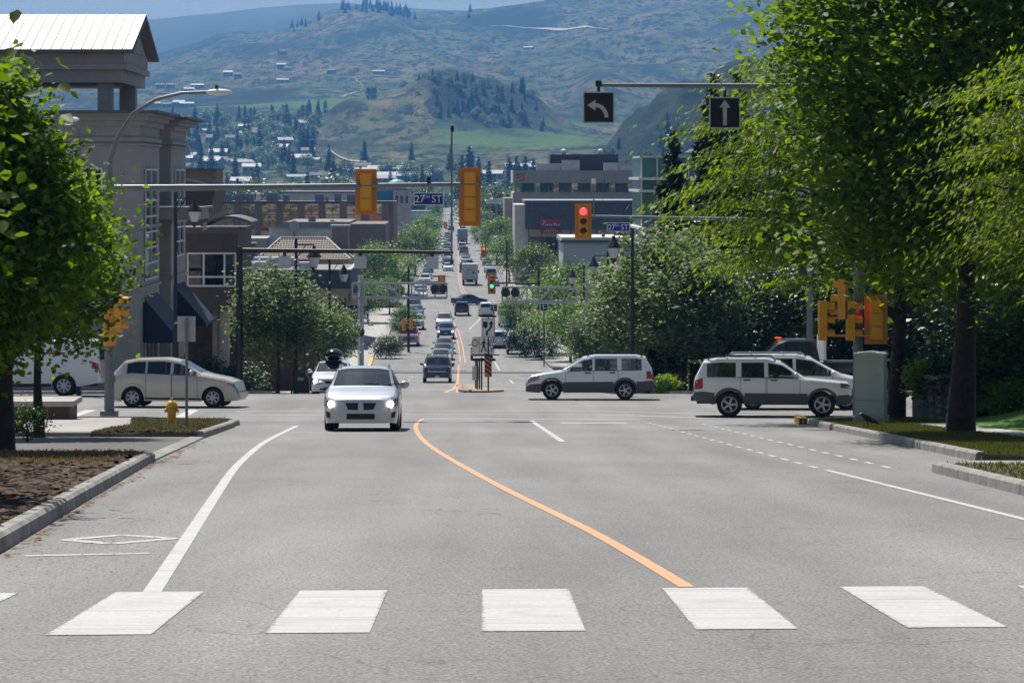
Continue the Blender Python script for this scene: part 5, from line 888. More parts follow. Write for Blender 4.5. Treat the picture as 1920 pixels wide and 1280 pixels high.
# right corner: tall pole, overhead lane signs on a long arm, side signals
DR = 73.6; xr0 = PX(1609, DR); br = float(hz(DR)) + .1; rp = thing('signal_pole', 'grey pole behind the utility cabinet with overhead lane-arrow signs and yellow signals', 'signal pole', (xr0, DR, br)); zr_ = lambda py: PZ(py, DR) - br; rx = lambda px: PX(px, DR) - xr0
obj('pole', MB().tube([(0, 0, -.05), (0, 0, zr_(140))], [.14, .10], 12), 'galv', rp, smooth=40); obj('mast_arm', MB().tube([(0, -.1, zr_(163)), (rx(1117), -.1, zr_(160))], [.09, .05], 10), 'galv', rp, smooth=40)
def lane_sign(px, py, kind):
    c = (rx(px), -.16, zr_(py)); s = .405; b = obj('lane_sign', MB().bb(c[0] - s, c[0] + s, c[1] - .012, c[1] + .012, c[2] - s, c[2] + s), 'sign_back', rp); obj('sign_face', MB().bb(c[0] - s + .035, c[0] + s - .035, c[1] - .018, c[1] - .013, c[2] - s + .035, c[2] + s - .035), 'sign_black', b)
    y0, y1 = c[1] - .024, c[1] - .019; m = MB()
    if kind == 'up': m.bb(c[0] - .05, c[0] + .05, y0, y1, c[2] - .32, c[2] + .13).prism([(c[0] - .14, c[2] + .131), (c[0] + .14, c[2] + .131), (c[0], c[2] + .34)], y0, y1)
    else:
        out = [(c[0] + .25 - .34 * (1 - math.cos(a)), c[2] - .26 + .37 * math.sin(a)) for a in np.linspace(0, R(90), 9)]; inn = [(c[0] + .15 - .24 * (1 - math.cos(a)), c[2] - .26 + .27 * math.sin(a)) for a in np.linspace(0, R(90), 9)]
        for i in range(8): m.prism([out[i], out[i + 1], inn[i + 1], inn[i]], y0, y1)
        m.prism([(c[0] - .08, c[2] + .20), (c[0] - .08, c[2] - .08), (c[0] - .30, c[2] + .06)], y0 - .001, y1 - .001)
    obj('arrow', m, 'sign_back', b); obj('hanger', MB().cyl((c[0], -.1, zr_(163)), (c[0], -.14, c[2] + s), .04), 'black_metal', rp)
lane_sign(1122, 202, 'left'); lane_sign(1358, 212, 'up'); obj('arm_cap', MB().box((rx(1122), -.1, zr_(157)), (.16, .1, .14)), 'black_metal', rp)
for px, py, a in ((1578, 560, R(250)), (1540, 600, R(90)), (1640, 598, R(0)), (1592, 600, R(90))): signal_head(rp, (rx(px), -.25, zr_(py)), 3, back=px == 1640, front=1 if px == 1640 else -1, ang=a, s=.95, lit=0 if px == 1592 else None)
obj('signal_bracket', MB().bb(rx(1532), rx(1650), -.28, -.22, zr_(630), zr_(626)).bb(rx(1532), rx(1600), -.28, -.22, zr_(584), zr_(581)), 'sig_side', rp)
# far right corner pole with the red signal
DF = 104.5; xf0 = PX(1534, DF); bf = float(hz(DF)) + .1; fp = thing('signal_pole', 'far corner pole carrying the red traffic signal and a street-name sign', 'signal pole', (xf0, DF + 2.5, bf)); zf_ = lambda py: PZ(py, DF) - bf; fx = lambda px: PX(px, DF) - xf0
obj('pole', MB().tube([(0, 0, -.3), (0, 0, zf_(370))], [.13, .10], 12), 'galv', fp, smooth=40); obj('mast_arm', MB().tube([(0, -.05, zf_(416)), (fx(1090), -.05, zf_(407))], [.09, .05], 10), 'galv', fp, smooth=40); signal_head(fp, (fx(1098.5), -.17, zf_(416.5)), 3, lit=0, s=1.0); name_sign(fp, (fx(1166), -.16, zf_(428)), .86, .34)
obj('camera_mast', MB().cyl((fx(1119), -.05, zf_(408)), (fx(1119), -.05, zf_(345)), .025), 'galv', fp); obj('camera', MB().bb(fx(1119) - .07, fx(1119) + .07, -.15, .12, zf_(345), zf_(335)), 'white_metal', fp)
# black mast arm beyond the crossroads with three sign backs
DB = 116.0; xb0 = PX(449, DB); b_ = float(hz(DB)) + .1; bp_ = thing('signal_pole', 'black pole and long black arm hung with three plain white sign backs', 'signal pole', (xb0, DB, b_)); zb2 = lambda py: PZ(py, DB) - b_; bx = lambda px: PX(px, DB) - xb0
obj('pole', MB().tube([(0, 0, -.2), (0, 0, zb2(462))], [.16, .13], 12), 'black_metal', bp_, smooth=40); obj('base_plate', MB().bb(-.25, .25, -.25, .25, -.2, .08), 'black_metal', bp_); obj('mast_arm', MB().tube([(0, -.05, zb2(469)), (bx(850), -.05, zb2(473))], [.10, .06], 10), 'black_metal', bp_, smooth=40)
for px, y0, y1 in ((534, 480, 503), (676, 480, 503), (811, 481, 504)): q = obj('sign_back', MB().bb(bx(px - 11.5), bx(px + 11.5), -.14, -.12, zb2(y1), zb2(y0)), 'sign_back', bp_); obj('hanger', MB().bb(bx(px - 3), bx(px + 3), -.12, -.02, zb2(y0 + 1), zb2(y0 - 8)), 'black_metal', q)
# lantern posts
def lantern_template():
    T = Template('lamp_post'); T.add('post', MB().tube([(0, 0, -.2), (0, 0, .9), (0, 0, 1.0), (0, 0, 6.35)], [.13, .12, .075, .06], 10), 'black_metal', smooth=40)
    T.add('bracket', MB().tube([(0, 0, 6.1), (.74, 0, 6.1)], .03, 6).tube([(0, 0, 5.5), (.4, 0, 6.08)], .02, 6), 'black_metal'); i = T.add('lantern_roof', MB().lathe([(.05, 6.06), (.08, 5.95), (.30, 5.62), (.32, 5.58)], 8, (.74, 0, 0)), 'black_metal')
    T.add('lantern_glass', MB().lathe([(.26, 5.58), (.13, 5.18)], 8, (.74, 0, 0)), mat('lantern_pane', (.55, .58, .60), .2), parent=i); T.add('finial', MB().lathe([(.14, 5.18), (.10, 5.1), (.02, 4.95)], 8, (.74, 0, 0)), 'black_metal', parent=i); return T
LT = lantern_template()
def lamp(px, ytop, d, rz, l, dz=0): LT.place(l, 'lamp post', loc=(PX(px, d), d, PZ(ytop, d) - 6.35), rz=rz, group='black lantern lamp posts')
for a in ((555, 447, 117, 0, 'black lantern post standing behind the young pear tree'), (618, 486, 149, 0, 'black lantern post behind the roof pod'), (329, 360, 112, 0, 'black lantern post in front of the grey corner building'), (1140, 471, 146, R(180), 'black lantern post among the right street trees'), (1095, 497, 180, R(180), 'farther lantern post right of the gantry'), (1186, 428, 112, R(180), 'black lantern post under the right street-name sign')): lamp(*a)
lp = thing('street_light', 'slim grey street light in front of the grey building window', 'street light', (PX(148, 104), 104, float(hz(104)) + .1)); zl_ = PZ(240, 104) - float(hz(104)) - .1; obj('pole', MB().tube([(0, 0, -.1), (0, 0, zl_), (-.02, -.3, zl_ + .28)], [.10, .06, .05], 8), 'galv', lp); obj('luminaire', MB().sphere((-.12, -.5, zl_ + .30), .2, 10, 6, (1, 1.6, .45)), 'white_metal', lp, smooth=60)
# railway gantries
def gantry(label, pxm, d, px0, px1, yt, yb, ybase, flash, left):
    b = float(hz(d)) + .1; x = PX(pxm, d); t = thing('railway_gantry', label, 'gantry', (x, d, b)); z = lambda py: PZ(py, d) - b; X = lambda px: PX(px, d) - x
    obj('mast', MB().tube([(0, 0, -.2), (0, 0, .2), (0, 0, z(yt - 14))], [.42, .2, .18], 10), 'galv_light', t, smooth=40)
    a0, a1 = X(px0), X(px1)
    for y in (-.35, .35):
        obj('chord', MB().tube([(a0, y, z(yt)), (a1, y, z(yt) - .02)], .09, 6).tube([(a0, y, z(yb)), (a1, y, z(yb) - .02)], .11, 6), 'galv_light', t); n = 8; br_ = MB()
        for i in range(n + 1): q = a0 + (a1 - a0) * i / n; br_.tube([(q, y, z(yb)), (q, y, z(yt))], .06, 5)
        for i in range(1, n - 1, 2): q = a0 + (a1 - a0) * i / n; q2 = a0 + (a1 - a0) * (i + 1) / n; br_.tube([(q, y, z(yt) if left else z(yb)), (q2, y, z(yb) if left else z(yt))], .05, 5)
        obj('brace', br_, 'galv_light', t)
    for px, py in flash:
        f = obj('flasher', MB().lathe([(.36, 0), (.36, .04), (.1, .05)], 18), 'black_metal', t, loc=(X(px), -.45, z(py))); f.rotation_euler = (R(90), 0, 0); o = obj('flasher_hood', MB().lathe([(.15, 0), (.14, .12)], 12), 'dim_red', f, loc=(0, 0, .05))
    return t, z, X
t, z, X = gantry('grey railway crossing gantry with crossbuck on the left of the far street', 678, 236, 661, 838, 531, 558, 683, ((815, 541), (831, 541), (676, 622)), True)
for a in (R(40), R(-40)): q = obj('crossbuck_board', MB().box((0, -.30 - (.02 if a > 0 else 0), 0), (1.3, .02, .16)), 'sign_back', t, loc=(X(682), 0, z(592))); q.rotation_euler = (0, a, 0)
obj('ladder', MB().bb(X(672) - .03, X(672) + .03, -.2, -.15, 0, z(515)).bb(X(674) - .03, X(674) + .03, -.2, -.15, 0, z(515)), 'white_metal', t); obj('bell', MB().lathe([(.25, 0), (.2, .1), (.02, .14)], 12, (X(695), -.3, z(610))), 'galv', t)
gantry('grey railway crossing gantry truss in front of the right street trees', 1100, 222, 942, 1127, 539, 566, 690, ((948, 548), (966, 548)), False)
# far signals
def far_signal(label, px, pyc, d, n, lit, pxp, front=-1, black=True, both=()):
    x = PX(pxp, d); b = float(hz(d)); t = thing('signal_pole', label, 'signal pole', (x, d, b)); z = lambda py: PZ(py, d) - b; obj('pole', MB().tube([(0, 0, 0), (0, 0, z(pyc - 28 * 300 / d))], [.14, .10], 8), 'black_metal', t); ya = z(pyc); obj('mast_arm', MB().tube([(0, 0, ya), (PX(px, d) - x, 0, ya + .1)], [.1, .06], 8), 'black_metal', t); signal_head(t, (PX(px, d) - x, -.15, ya), n, lit=lit, front=front, s=1.15)
    for p2, y2, a in both: signal_head(t, (PX(p2, d) - x, -.2, z(y2)), 3, back=False, front=1, ang=a)
far_signal('black pole with the green signal over the right lane of the far street', 922, 532, 266, 4, 2, 1010); far_signal('black pole with the small red signal farther down the street', 907, 472, 380, 3, 0, 950)
far_signal('black pole on the left kerb with yellow signals seen from behind', 828, 530, 272, 3, None, 766, 1, both=((757, 609, 0), (771, 607, R(60))))
far_signal('black signal pole far down on the left with a yellow back', 835, 422, 620, 3, None, 800, 1); far_signal('farthest black signal pole on the left of the street', 846, 403, 900, 3, None, 805, 1)
# median signs
DN = 152.0; bn = float(hz(DN)) + .1
def post_sign(name, label, cat, px, d, h): t = thing(name, label, cat, (PX(px, d), d, float(hz(d)) + .08)); obj('post', MB().cyl((0, 0, -.1), (0, 0, h), .045), 'black_metal', t); return t
t = post_sign('keep_right_sign', 'white keep-right sign with a curved black arrow on the median', 'sign', 915.5, 151.5, 3.9); zt_ = 3.35; s = .36
b = obj('sign_panel', MB().bb(-s, s, -.08, -.06, zt_ - .5, zt_ + .5), 'sign_white', t); obj('sign_border', MB().bb(-s + .02, s - .02, -.085, -.081, zt_ + .46, zt_ + .48).bb(-s + .02, s - .02, -.085, -.081, zt_ - .48, zt_ - .46).bb(-s + .02, -s + .04, -.085, -.081, zt_ - .459, zt_ + .459).bb(s - .04, s - .02, -.085, -.081, zt_ - .459, zt_ + .459), 'sign_black', b)
obj('island_symbol', MB().prism([(-.28, zt_ + .32), (-.04, zt_ + .32), (-.04, zt_ + .06), (-.16, zt_ - .04), (-.28, zt_ + .06)], -.09, -.081), 'sign_black', b); pa = [(-.08, zt_ - .40), (-.07, zt_ - .22), (.06, zt_ - .08), (.14, zt_ + .04), (.15, zt_ + .20)]; m = MB()
for (a, c), (e, f) in zip(pa[:-1], pa[1:]): m.prism([(a - .055, c), (a + .055, c), (e + .055, f), (e - .055, f)], -.09, -.082)
m.prism([(.02, zt_ + .19), (.29, zt_ + .19), (.155, zt_ + .38)], -.09, -.0821); obj('arrow', m, 'sign_black', b)
hm = obj('hazard_marker', MB().bb(-.20, .18, -.10, -.07, .75, 1.9), 'sig_yellow', t)
for i in range(5): z0 = .80 + i * .24; obj('stripe', MB().prism([(-.20, z0 + .26), (-.20, min(1.9, z0 + .38)), (.18, z0 + .12), (.18, z0)], -.108, -.101), 'sign_black', hm)
t = post_sign('pedestrian_sign', 'white sign with a walking figure beside the keep-right sign', 'sign', 903, 156, 1.8); zc_ = 2.45; b = obj('sign_panel', MB().bb(-.5, .42, -.08, -.06, zc_ - .47, zc_ + .47), 'sign_white', t); cx_ = .12; m = MB().sphere((cx_ + .02, -.085, zc_ + .33), .06, 8, 6, (1, .15, 1)); m.prism([(cx_ - .07, zc_ + .24), (cx_ + .07, zc_ + .24), (cx_ + .05, zc_ - .05), (cx_ - .06, zc_ - .05)], -.092, -.081)
for a, c, e, f, w in ((-.03, -.04, -.14, -.38, .07), (.02, -.04, .14, -.36, .07), (-.05, .2, -.18, .0, .05), (.05, .2, .18, .06, .05)): m.prism([(cx_ + a - w / 2, zc_ + c), (cx_ + a + w / 2, zc_ + c), (cx_ + e + w / 2, zc_ + f), (cx_ + e - w / 2, zc_ + f)], -.0925, -.0811)
obj('walking_figure', m, 'sign_black', b); obj('divider', MB().bb(-.13, -.11, -.084, -.081, zc_ - .47, zc_ + .47), 'sign_black', b); obj('red_ring', MB().tube([(-.36 + .17 * math.cos(a), -.083, zc_ + .12 + .17 * math.sin(a)) for a in np.linspace(0, 6.28, 15)], .028, 5), 'red_sign', b); obj('base_bar', MB().bb(-.55, .95, -.06, -.03, zc_ - .56, zc_ - .5), 'sign_black', t)
for px, d in ((895, 158), (899, 160), (892, 164)):
    t = post_sign('bollard_post', {895: 'thin black post nearest the pedestrian sign', 899: 'thin black post in the middle of the median row', 892: 'thin black post with a grey panel on the median'}[px], 'post', px, d, 1.75)
    if px == 892: obj('panel', MB().bb(-.2, .25, -.06, -.04, .5, 1.3), 'sign_back', t)
for px, py, d, k, l in ((1083 - 63, 576, 240, 'arrows', 'small black arrow sign with a white border below the right gantry'), (926, 577, 268, 'turn', 'small black turn-arrow sign under the green signal')):
    x = PX(px, d); z0 = PZ(py, d); t = thing('arrow_sign', l, 'sign', (x, d, float(hz(d)))); zc2 = z0 - float(hz(d)); obj('post', MB().cyl((0, 0, -.1), (0, 0, zc2), .05), 'black_metal', t); b = obj('sign_panel', MB().bb(-.33, .33, -.08, -.06, zc2 - .33, zc2 + .33), 'sign_white', t); obj('sign_face', MB().bb(-.28, .28, -.085, -.081, zc2 - .28, zc2 + .28), 'sign_black', b); obj('arrow', MB().bb(-.08, -.02, -.09, -.086, zc2 - .2, zc2 + .1).prism([(-.15, zc2 + .1), (.05, zc2 + .1), (-.05, zc2 + .22)], -.09, -.0861).bb(-.019, .18, -.09, -.0862, zc2 - .1, zc2 - .04), 'sign_white', b)
# left corner: sign seen from behind, hydrant, white post, slab
t = thing('road_sign', 'road sign seen from behind on a thin grey post beside the hydrant', 'sign', (PX(350, 66), 66, float(hz(66)) + .1)); obj('post', MB().cyl((0, 0, -.1), (0, 0, PZ(595, 66) - float(hz(66)) - .1), .035), 'galv', t); zs = PZ(617, 66) - float(hz(66)) - .1; obj('sign_back', MB().bb(-.22, .20, .036, .05, zs - .29, zs + .29), 'sign_back', t)
hyd = thing('fire_hydrant', 'yellow fire hydrant on the weedy kerb island', 'fire hydrant', (PX(322, 69.5), 69.5, float(hz(69.5)) + .1))
obj('barrel', MB().lathe([(.16, -.05), (.16, .04), (.105, .06), (.105, .42), (.145, .44), (.145, .48)], 14), 'hyd_yellow', hyd, smooth=35); obj('bonnet', MB().lathe([(.14, .481), (.12, .54), (.07, .59), (.03, .60), (.03, .66), (.005, .66)], 14), 'hyd_yellow', hyd, smooth=35)
for s in (1, -1): obj('hose_cap', MB().cyl((s * .10, 0, .36), (s * .17, 0, .36), .05, n=10), 'hyd_yellow', hyd)
obj('pumper_cap', MB().cyl((0, -.10, .33), (0, -.18, .33), .065, n=12), 'hyd_yellow', hyd)
wp = thing('white_post', 'weathered white post with dark bolt holes at the left edge', 'post', (PX(2, 50), 50, float(hz(50)) + .1)); obj('post', MB().bb(-.13, .13, -.09, .09, -.1, 1.85), 'white_metal', wp)
for z0 in (.35, .8, 1.2, 1.6): obj('bolt_hole', MB().bb(.02, .09, -.096, -.091, z0, z0 + .04), 'black_metal', wp)
sl = thing('concrete_bench', 'low concrete slab bench near the signal pole', 'bench', (PX(95, 79), 77, float(hz(77)) + .1)); obj('slab', MB().bb(-1.0, 1.02, -.9, .9, .42, .56), 'concrete', sl); obj('plinth', MB().bb(-.9, .9, -.75, .75, -.1, .419), 'brown_brick', sl)
# right verge: cabinet, crow, stone wall
cb = thing('utility_cabinet', 'pale green-grey utility cabinet on a concrete base on the right verge', 'cabinet', (PX(1633, 71), 71, float(hz(71)) + .1), R(-16)); mat('cab_green', (.36, .40, .37), .5, var=.06, vscale=2)
obj('plinth', MB().bb(-.41, .41, -.36, .36, -.1, .20), 'concrete', cb); obj('body', MB().bb(-.36, .36, -.31, .31, .201, 1.70), 'cab_green', cb); obj('lid', MB().prism([(-.39, 1.701), (.39, 1.701), (.39, 1.76), (.0, 1.80), (-.39, 1.76)], -.34, .34), 'cab_green', cb); obj('door_seam', MB().bb(-.358, .358, -.314, -.311, .60, .61), 'cap_dark', cb); obj('lock_plate', MB().bb(-.03, .06, -.318, -.311, 1.40, 1.56), 'hvac', cb)
crow = thing('crow', 'black crow standing on the kerb edge below the utility cabinet', 'bird', (PX(1626, 64.5), 64.5, float(hz(64.5)) + .155))
cb_ = MB().tube([(.24, 0, .10), (.12, 0, .14), (.02, 0, .19), (-.06, 0, .23), (-.10, 0, .27), (-.14, 0, .285), (-.17, 0, .28), (-.215, 0, .27)], [.015, .05, .072, .065, .042, .04, .025, .006], 10); obj('body', cb_, mat('feather', (.008, .008, .010), .4), crow, smooth=60); obj('tail', MB().prism([(.16, .14), (.34, .05), (.33, .035), (.14, .10)], -.03, .03), 'feather', crow)
for s in (1, -1): obj('leg', MB().tube([(.0, s * .03, .13), (.02, s * .03, .06), (.0, s * .03, 0), (-.04, s * .03, 0)], .008, 5), 'feather', crow)
mat('stone', (.20, .19, .175), .9, var=.4, vscale=7, bump=.8, bscale=12); mat('mortar', (.10, .095, .09), .95)
sw = thing('stone_wall', 'curved rubble stone retaining wall behind the two right trunks', 'wall', (0, 0, 0)); rs = np.random.default_rng(4); pathw = [(PX(1722, 76.4), 76.4), (PX(1742, 75.4), 75.4), (PX(1772, 74.8), 74.8), (PX(1815, 74.4), 74.4)]
for (xa, da), (xb, db) in zip(pathw[:-1], pathw[1:]):
    L_ = math.hypot(xb - xa, db - da); k = max(2, int(L_ / .30)); g0 = float(hz((da + db) / 2)) + .1; ang = math.atan2(db - da, xb - xa); mm = MB().box(((xa + xb) / 2 + .12 * math.sin(ang) * 0, (da + db) / 2 + .16, g0 + .5), (L_ + .1, .26, 1.2), ang); obj('wall_core', mm, 'mortar', sw); obj('coping', MB().box(((xa + xb) / 2, (da + db) / 2 + .12, g0 + 1.15), (L_ + .15, .45, .1), ang), 'stone', sw)
    for i in range(k):
        z = 0.0
        while z < 1.05:
            hh = rs.uniform(.14, .27); t_ = (i + .5 + rs.normal(0, .06)) / k; st_ = MB().sphere((0, 0, 0), 1, 7, 5); o = obj('stone', st_, 'stone', sw, loc=(xa + (xb - xa) * t_, da + (db - da) * t_ + .02, g0 + z + hh / 2)); o.scale = (L_ / k * .54, .10, hh * .55); o.rotation_euler = (rs.normal(0, .1), rs.normal(0, .15), ang); z += hh
slab('lawn', lambda d: 13.6, lambda d: 13.61, dr(20, 21, 1), 'lawn_lush', .1).name = 'lawn'
bpy.data.objects.remove(bpy.data.objects['lawn'])
def bank():
    ds = np.linspace(45, 76, 30); xs = np.linspace(12.08, 26, 16); v = [(x, d, float(terrain(x, d)) + .13) for d in ds for x in xs]; n = len(xs); return np_mesh('lawn', v, [(i * n + k, i * n + k + 1, (i + 1) * n + k + 1, (i + 1) * n + k) for i in range(len(ds) - 1) for k in range(n - 1)], True)
struct('lawn', bank(), 'lawn_lush')
# mail box and small signs at the far left corner
mb_ = thing('litter_bin', 'dark rounded litter bin among the posts at the far left corner', 'bin', (PX(566, 114), 114, float(hz(114)) + .12)); obj('body', MB().prism([(-.28, 0), (.30, 0), (.30, .55), (.15, .78), (-.1, .85), (-.28, .85)], -.3, .3), 'black_metal', mb_); obj('flap', MB().bb(-.15, .15, -.33, -.301, .5, .62), 'hvac', mb_)
for px, h, l in ((547, 1.2, 'short dark post left of the litter bin'), (571, 2.6, 'thin dark sign post right of the litter bin')): t = thing('post', l, 'post', (PX(px, 113), 113, float(hz(113)) + .12)); obj('shaft', MB().cyl((0, 0, -.1), (0, 0, h), .04), 'black_metal', t)
# ------------------------------------------------------------------ vehicles
glass_mat('car_glass', (.72, .80, .78), .85); glass_mat('car_glass_dark', (.12, .13, .14), .25); glass_mat('screen_glass', (.55, .66, .68), .72, (.012, .022, .028))
mat('tyre', (.012, .012, .012), .85); mat('rim', (.42, .43, .45), .35, metal=.7); mat('rim_dark', (.10, .10, .11), .4, metal=.6); mat('trim_black', (.010, .010, .011), .5); mat('interior', (.035, .034, .034), .8)
mat('clad_grey', (.075, .078, .085), .55); mat('tail_red', (.35, .012, .012), .2, spec=.6); mat('amber', (.75, .22, .03), .25); mat('lamp_clear', (.26, .28, .31), .1, metal=.6, spec=.7)
mat('lamp_lit', (1, .9, .75), .3, emit=14, emitcol=(1, .80, .55)); mat('chrome', (.62, .63, .65), .12, metal=1.0); mat('plate', (.62, .65, .68), .5); mat('seat_cloth', (.09, .085, .08), .9); mat('skin', (.45, .27, .19), .6); mat('shirt', (.18, .20, .25), .85)
def paint(n, c, rough=.25, metal=.0): return mat('paint_' + n, c, rough, metal=metal, spec=.5, coat=.7)
paint('silver', (.50, .53, .58), .3, .35); paint('white_body', (.74, .75, .77)); paint('champagne', (.52, .49, .42), .3, .3); paint('black', (.008, .009, .012)); paint('navy', (.012, .022, .07)); paint('blue', (.03, .09, .24)); paint('teal', (.04, .22, .27))
paint('red', (.28, .02, .02)); paint('pink', (.50, .22, .26)); paint('grey', (.14, .145, .15), .3, .3); paint('green', (.02, .05, .04)); paint('steel_blue', (.15, .23, .34), .3, .3)

SP = {}
def spec(n, **k): SP[n] = k
# x runs from the front bumper (0) to the tail (L); z above ground
spec('hatch', L=4.37, W=1.77, wb=(.88, 3.48), wr=.32, top=[(0, .56), (.03, .74), (.14, .82), (.5, .93), (1.0, 1.04), (1.9, 1.47), (2.5, 1.54), (3.5, 1.50), (3.85, 1.42), (4.2, 1.05), (4.33, .95), (4.37, .6)],
     belt=[(0, .52), (.03, .68), (.14, .77), (.5, .87), (1.05, .96), (3.6, 1.06), (4.2, 1.0), (4.33, .9), (4.37, .56)], bot=[(0, .20), (.4, .17), (4.0, .19), (4.37, .3)], rf=.76, ws=(1.04, 1.92), rg=(3.84, 4.2), sw=[(1.25, 2.2), (2.28, 3.05), (3.12, 3.7)])
spec('cruiser', L=4.29, W=1.70, wb=(.80, 3.42), wr=.32, top=[(0, .5), (.04, .62), (.12, .84), (.5, .97), (1.05, 1.07), (1.2, 1.12), (1.85, 1.50), (2.4, 1.60), (3.3, 1.58), (3.75, 1.50), (4.1, 1.10), (4.25, .88), (4.29, .6)],
     belt=[(0, .45), (.04, .58), (.12, .76), (.5, .88), (1.1, .99), (3.5, 1.08), (4.1, 1.0), (4.25, .8), (4.29, .55)], bot=[(0, .24), (.4, .2), (4.0, .22), (4.29, .34)], rf=.74, ws=(1.2, 1.9), rg=(3.74, 4.08), sw=[(1.35, 2.1), (2.2, 2.95), (3.02, 3.62)])
spec('wagon', L=4.46, W=1.74, wb=(.90, 3.42), wr=.325, top=[(0, .52), (.04, .70), (.2, .84), (.6, .93), (1.2, 1.02), (1.95, 1.48), (2.4, 1.56), (3.8, 1.56), (4.15, 1.50), (4.36, 1.08), (4.42, .8), (4.46, .6)],
     belt=[(0, .48), (.04, .66), (.2, .80), (.6, .88), (1.25, .96), (4.1, 1.0), (4.36, .98), (4.42, .76), (4.46, .56)], bot=[(0, .28), (.4, .25), (4.0, .25), (4.46, .38)], rf=.78, ws=(1.2, 1.97), rg=(4.13, 4.35), sw=[(1.42, 2.3), (2.38, 3.15), (3.3, 4.0)])
spec('suv', L=4.62, W=1.84, wb=(.86, 3.55), wr=.365, top=[(0, .62), (.03, .92), (.12, 1.02), (.7, 1.09), (1.35, 1.15), (2.0, 1.62), (2.45, 1.72), (3.9, 1.72), (4.3, 1.66), (4.55, 1.16), (4.6, .9), (4.62, .66)],
     belt=[(0, .58), (.03, .87), (.12, .97), (.7, 1.03), (1.4, 1.10), (4.3, 1.14), (4.55, 1.06), (4.6, .85), (4.62, .6)], bot=[(0, .42), (.4, .36), (4.0, .36), (4.62, .48)], rf=.80, ws=(1.35, 2.05), rg=(4.28, 4.53), sw=[(1.55, 2.42), (2.54, 3.2), (3.36, 4.2)])
spec('big_suv', L=5.1, W=2.0, wb=(.98, 3.92), wr=.40, top=[(0, .62), (.03, 1.04), (.12, 1.12), (.8, 1.18), (1.5, 1.23), (2.1, 1.78), (2.5, 1.89), (4.5, 1.88), (4.8, 1.82), (5.0, 1.25), (5.07, .95), (5.1, .7)],
     belt=[(0, .58), (.03, .98), (.12, 1.07), (.8, 1.12), (1.55, 1.17), (4.8, 1.2), (5.0, 1.15), (5.07, .9), (5.1, .62)], bot=[(0, .38), (.4, .34), (4.5, .36), (5.1, .5)], rf=.80, ws=(1.5, 2.15), rg=(4.78, 4.98), sw=[(1.7, 2.6), (2.72, 3.5), (3.65, 4.6)])
spec('minivan', L=4.95, W=1.93, wb=(.95, 3.85), wr=.33, top=[(0, .52), (.04, .78), (.16, .90), (.6, 1.02), (1.05, 1.12), (2.0, 1.66), (2.5, 1.74), (4.4, 1.73), (4.7, 1.62), (4.88, 1.12), (4.93, .85), (4.95, .6)],
     belt=[(0, .48), (.04, .72), (.16, .84), (.6, .94), (1.1, 1.03), (4.7, 1.08), (4.88, 1.0), (4.93, .8), (4.95, .55)], bot=[(0, .2), (.4, .18), (4.4, .2), (4.95, .36)], rf=.80, ws=(1.08, 2.02), rg=(4.68, 4.87), sw=[(1.4, 2.5), (2.6, 3.55), (3.65, 4.5)])
spec('sedan', L=4.7, W=1.8, wb=(.92, 3.65), wr=.32, top=[(0, .5), (.04, .66), (.16, .76), (.6, .86), (1.25, .97), (2.05, 1.40), (2.6, 1.46), (3.1, 1.43), (3.85, 1.06), (4.1, 1.02), (4.6, .98), (4.67, .9), (4.7, .6)],
     belt=[(0, .46), (.04, .60), (.16, .71), (.6, .80), (1.3, .90), (3.8, .98), (4.6, .93), (4.67, .85), (4.7, .55)], bot=[(0, .2), (.4, .18), (4.2, .2), (4.7, .34)], rf=.74, ws=(1.25, 2.07), rg=(3.1, 3.83), sw=[(1.5, 2.4), (2.48, 3.35)])
spec('pickup', L=5.7, W=2.0, wb=(.98, 4.45), wr=.40, top=[(0, .65), (.03, 1.04), (.12, 1.14), (.8, 1.20), (1.5, 1.25), (2.1, 1.80), (2.4, 1.90), (3.1, 1.90), (3.35, 1.86), (3.46, 1.22), (3.5, 1.20), (5.6, 1.20), (5.67, 1.1), (5.7, .7)],
     belt=[(0, .6), (.03, .98), (.12, 1.08), (.8, 1.14), (1.55, 1.17), (3.4, 1.18), (3.5, 1.17), (5.6, 1.17), (5.67, 1.05), (5.7, .62)], bot=[(0, .42), (.4, .38), (5.0, .4), (5.7, .55)], rf=.80, ws=(1.5, 2.13), rg=(3.34, 3.46), sw=[(1.7, 2.5), (2.6, 3.22)])
spec('van', L=5.7, W=2.0, wb=(.95, 4.4), wr=.38, top=[(0, .6), (.03, .98), (.12, 1.06), (.7, 1.18), (1.05, 1.3), (1.75, 1.98), (2.1, 2.08), (5.3, 2.08), (5.58, 2.02), (5.66, 1.2), (5.69, .9), (5.7, .65)],
     belt=[(0, .55), (.03, .92), (.12, 1.0), (.7, 1.10), (1.1, 1.2), (5.4, 1.25), (5.64, 1.15), (5.69, .85), (5.7, .6)], bot=[(0, .36), (.4, .34), (5.0, .36), (5.7, .5)], rf=.86, ws=(1.07, 1.77), rg=(5.56, 5.65), sw=[(1.3, 2.2)])
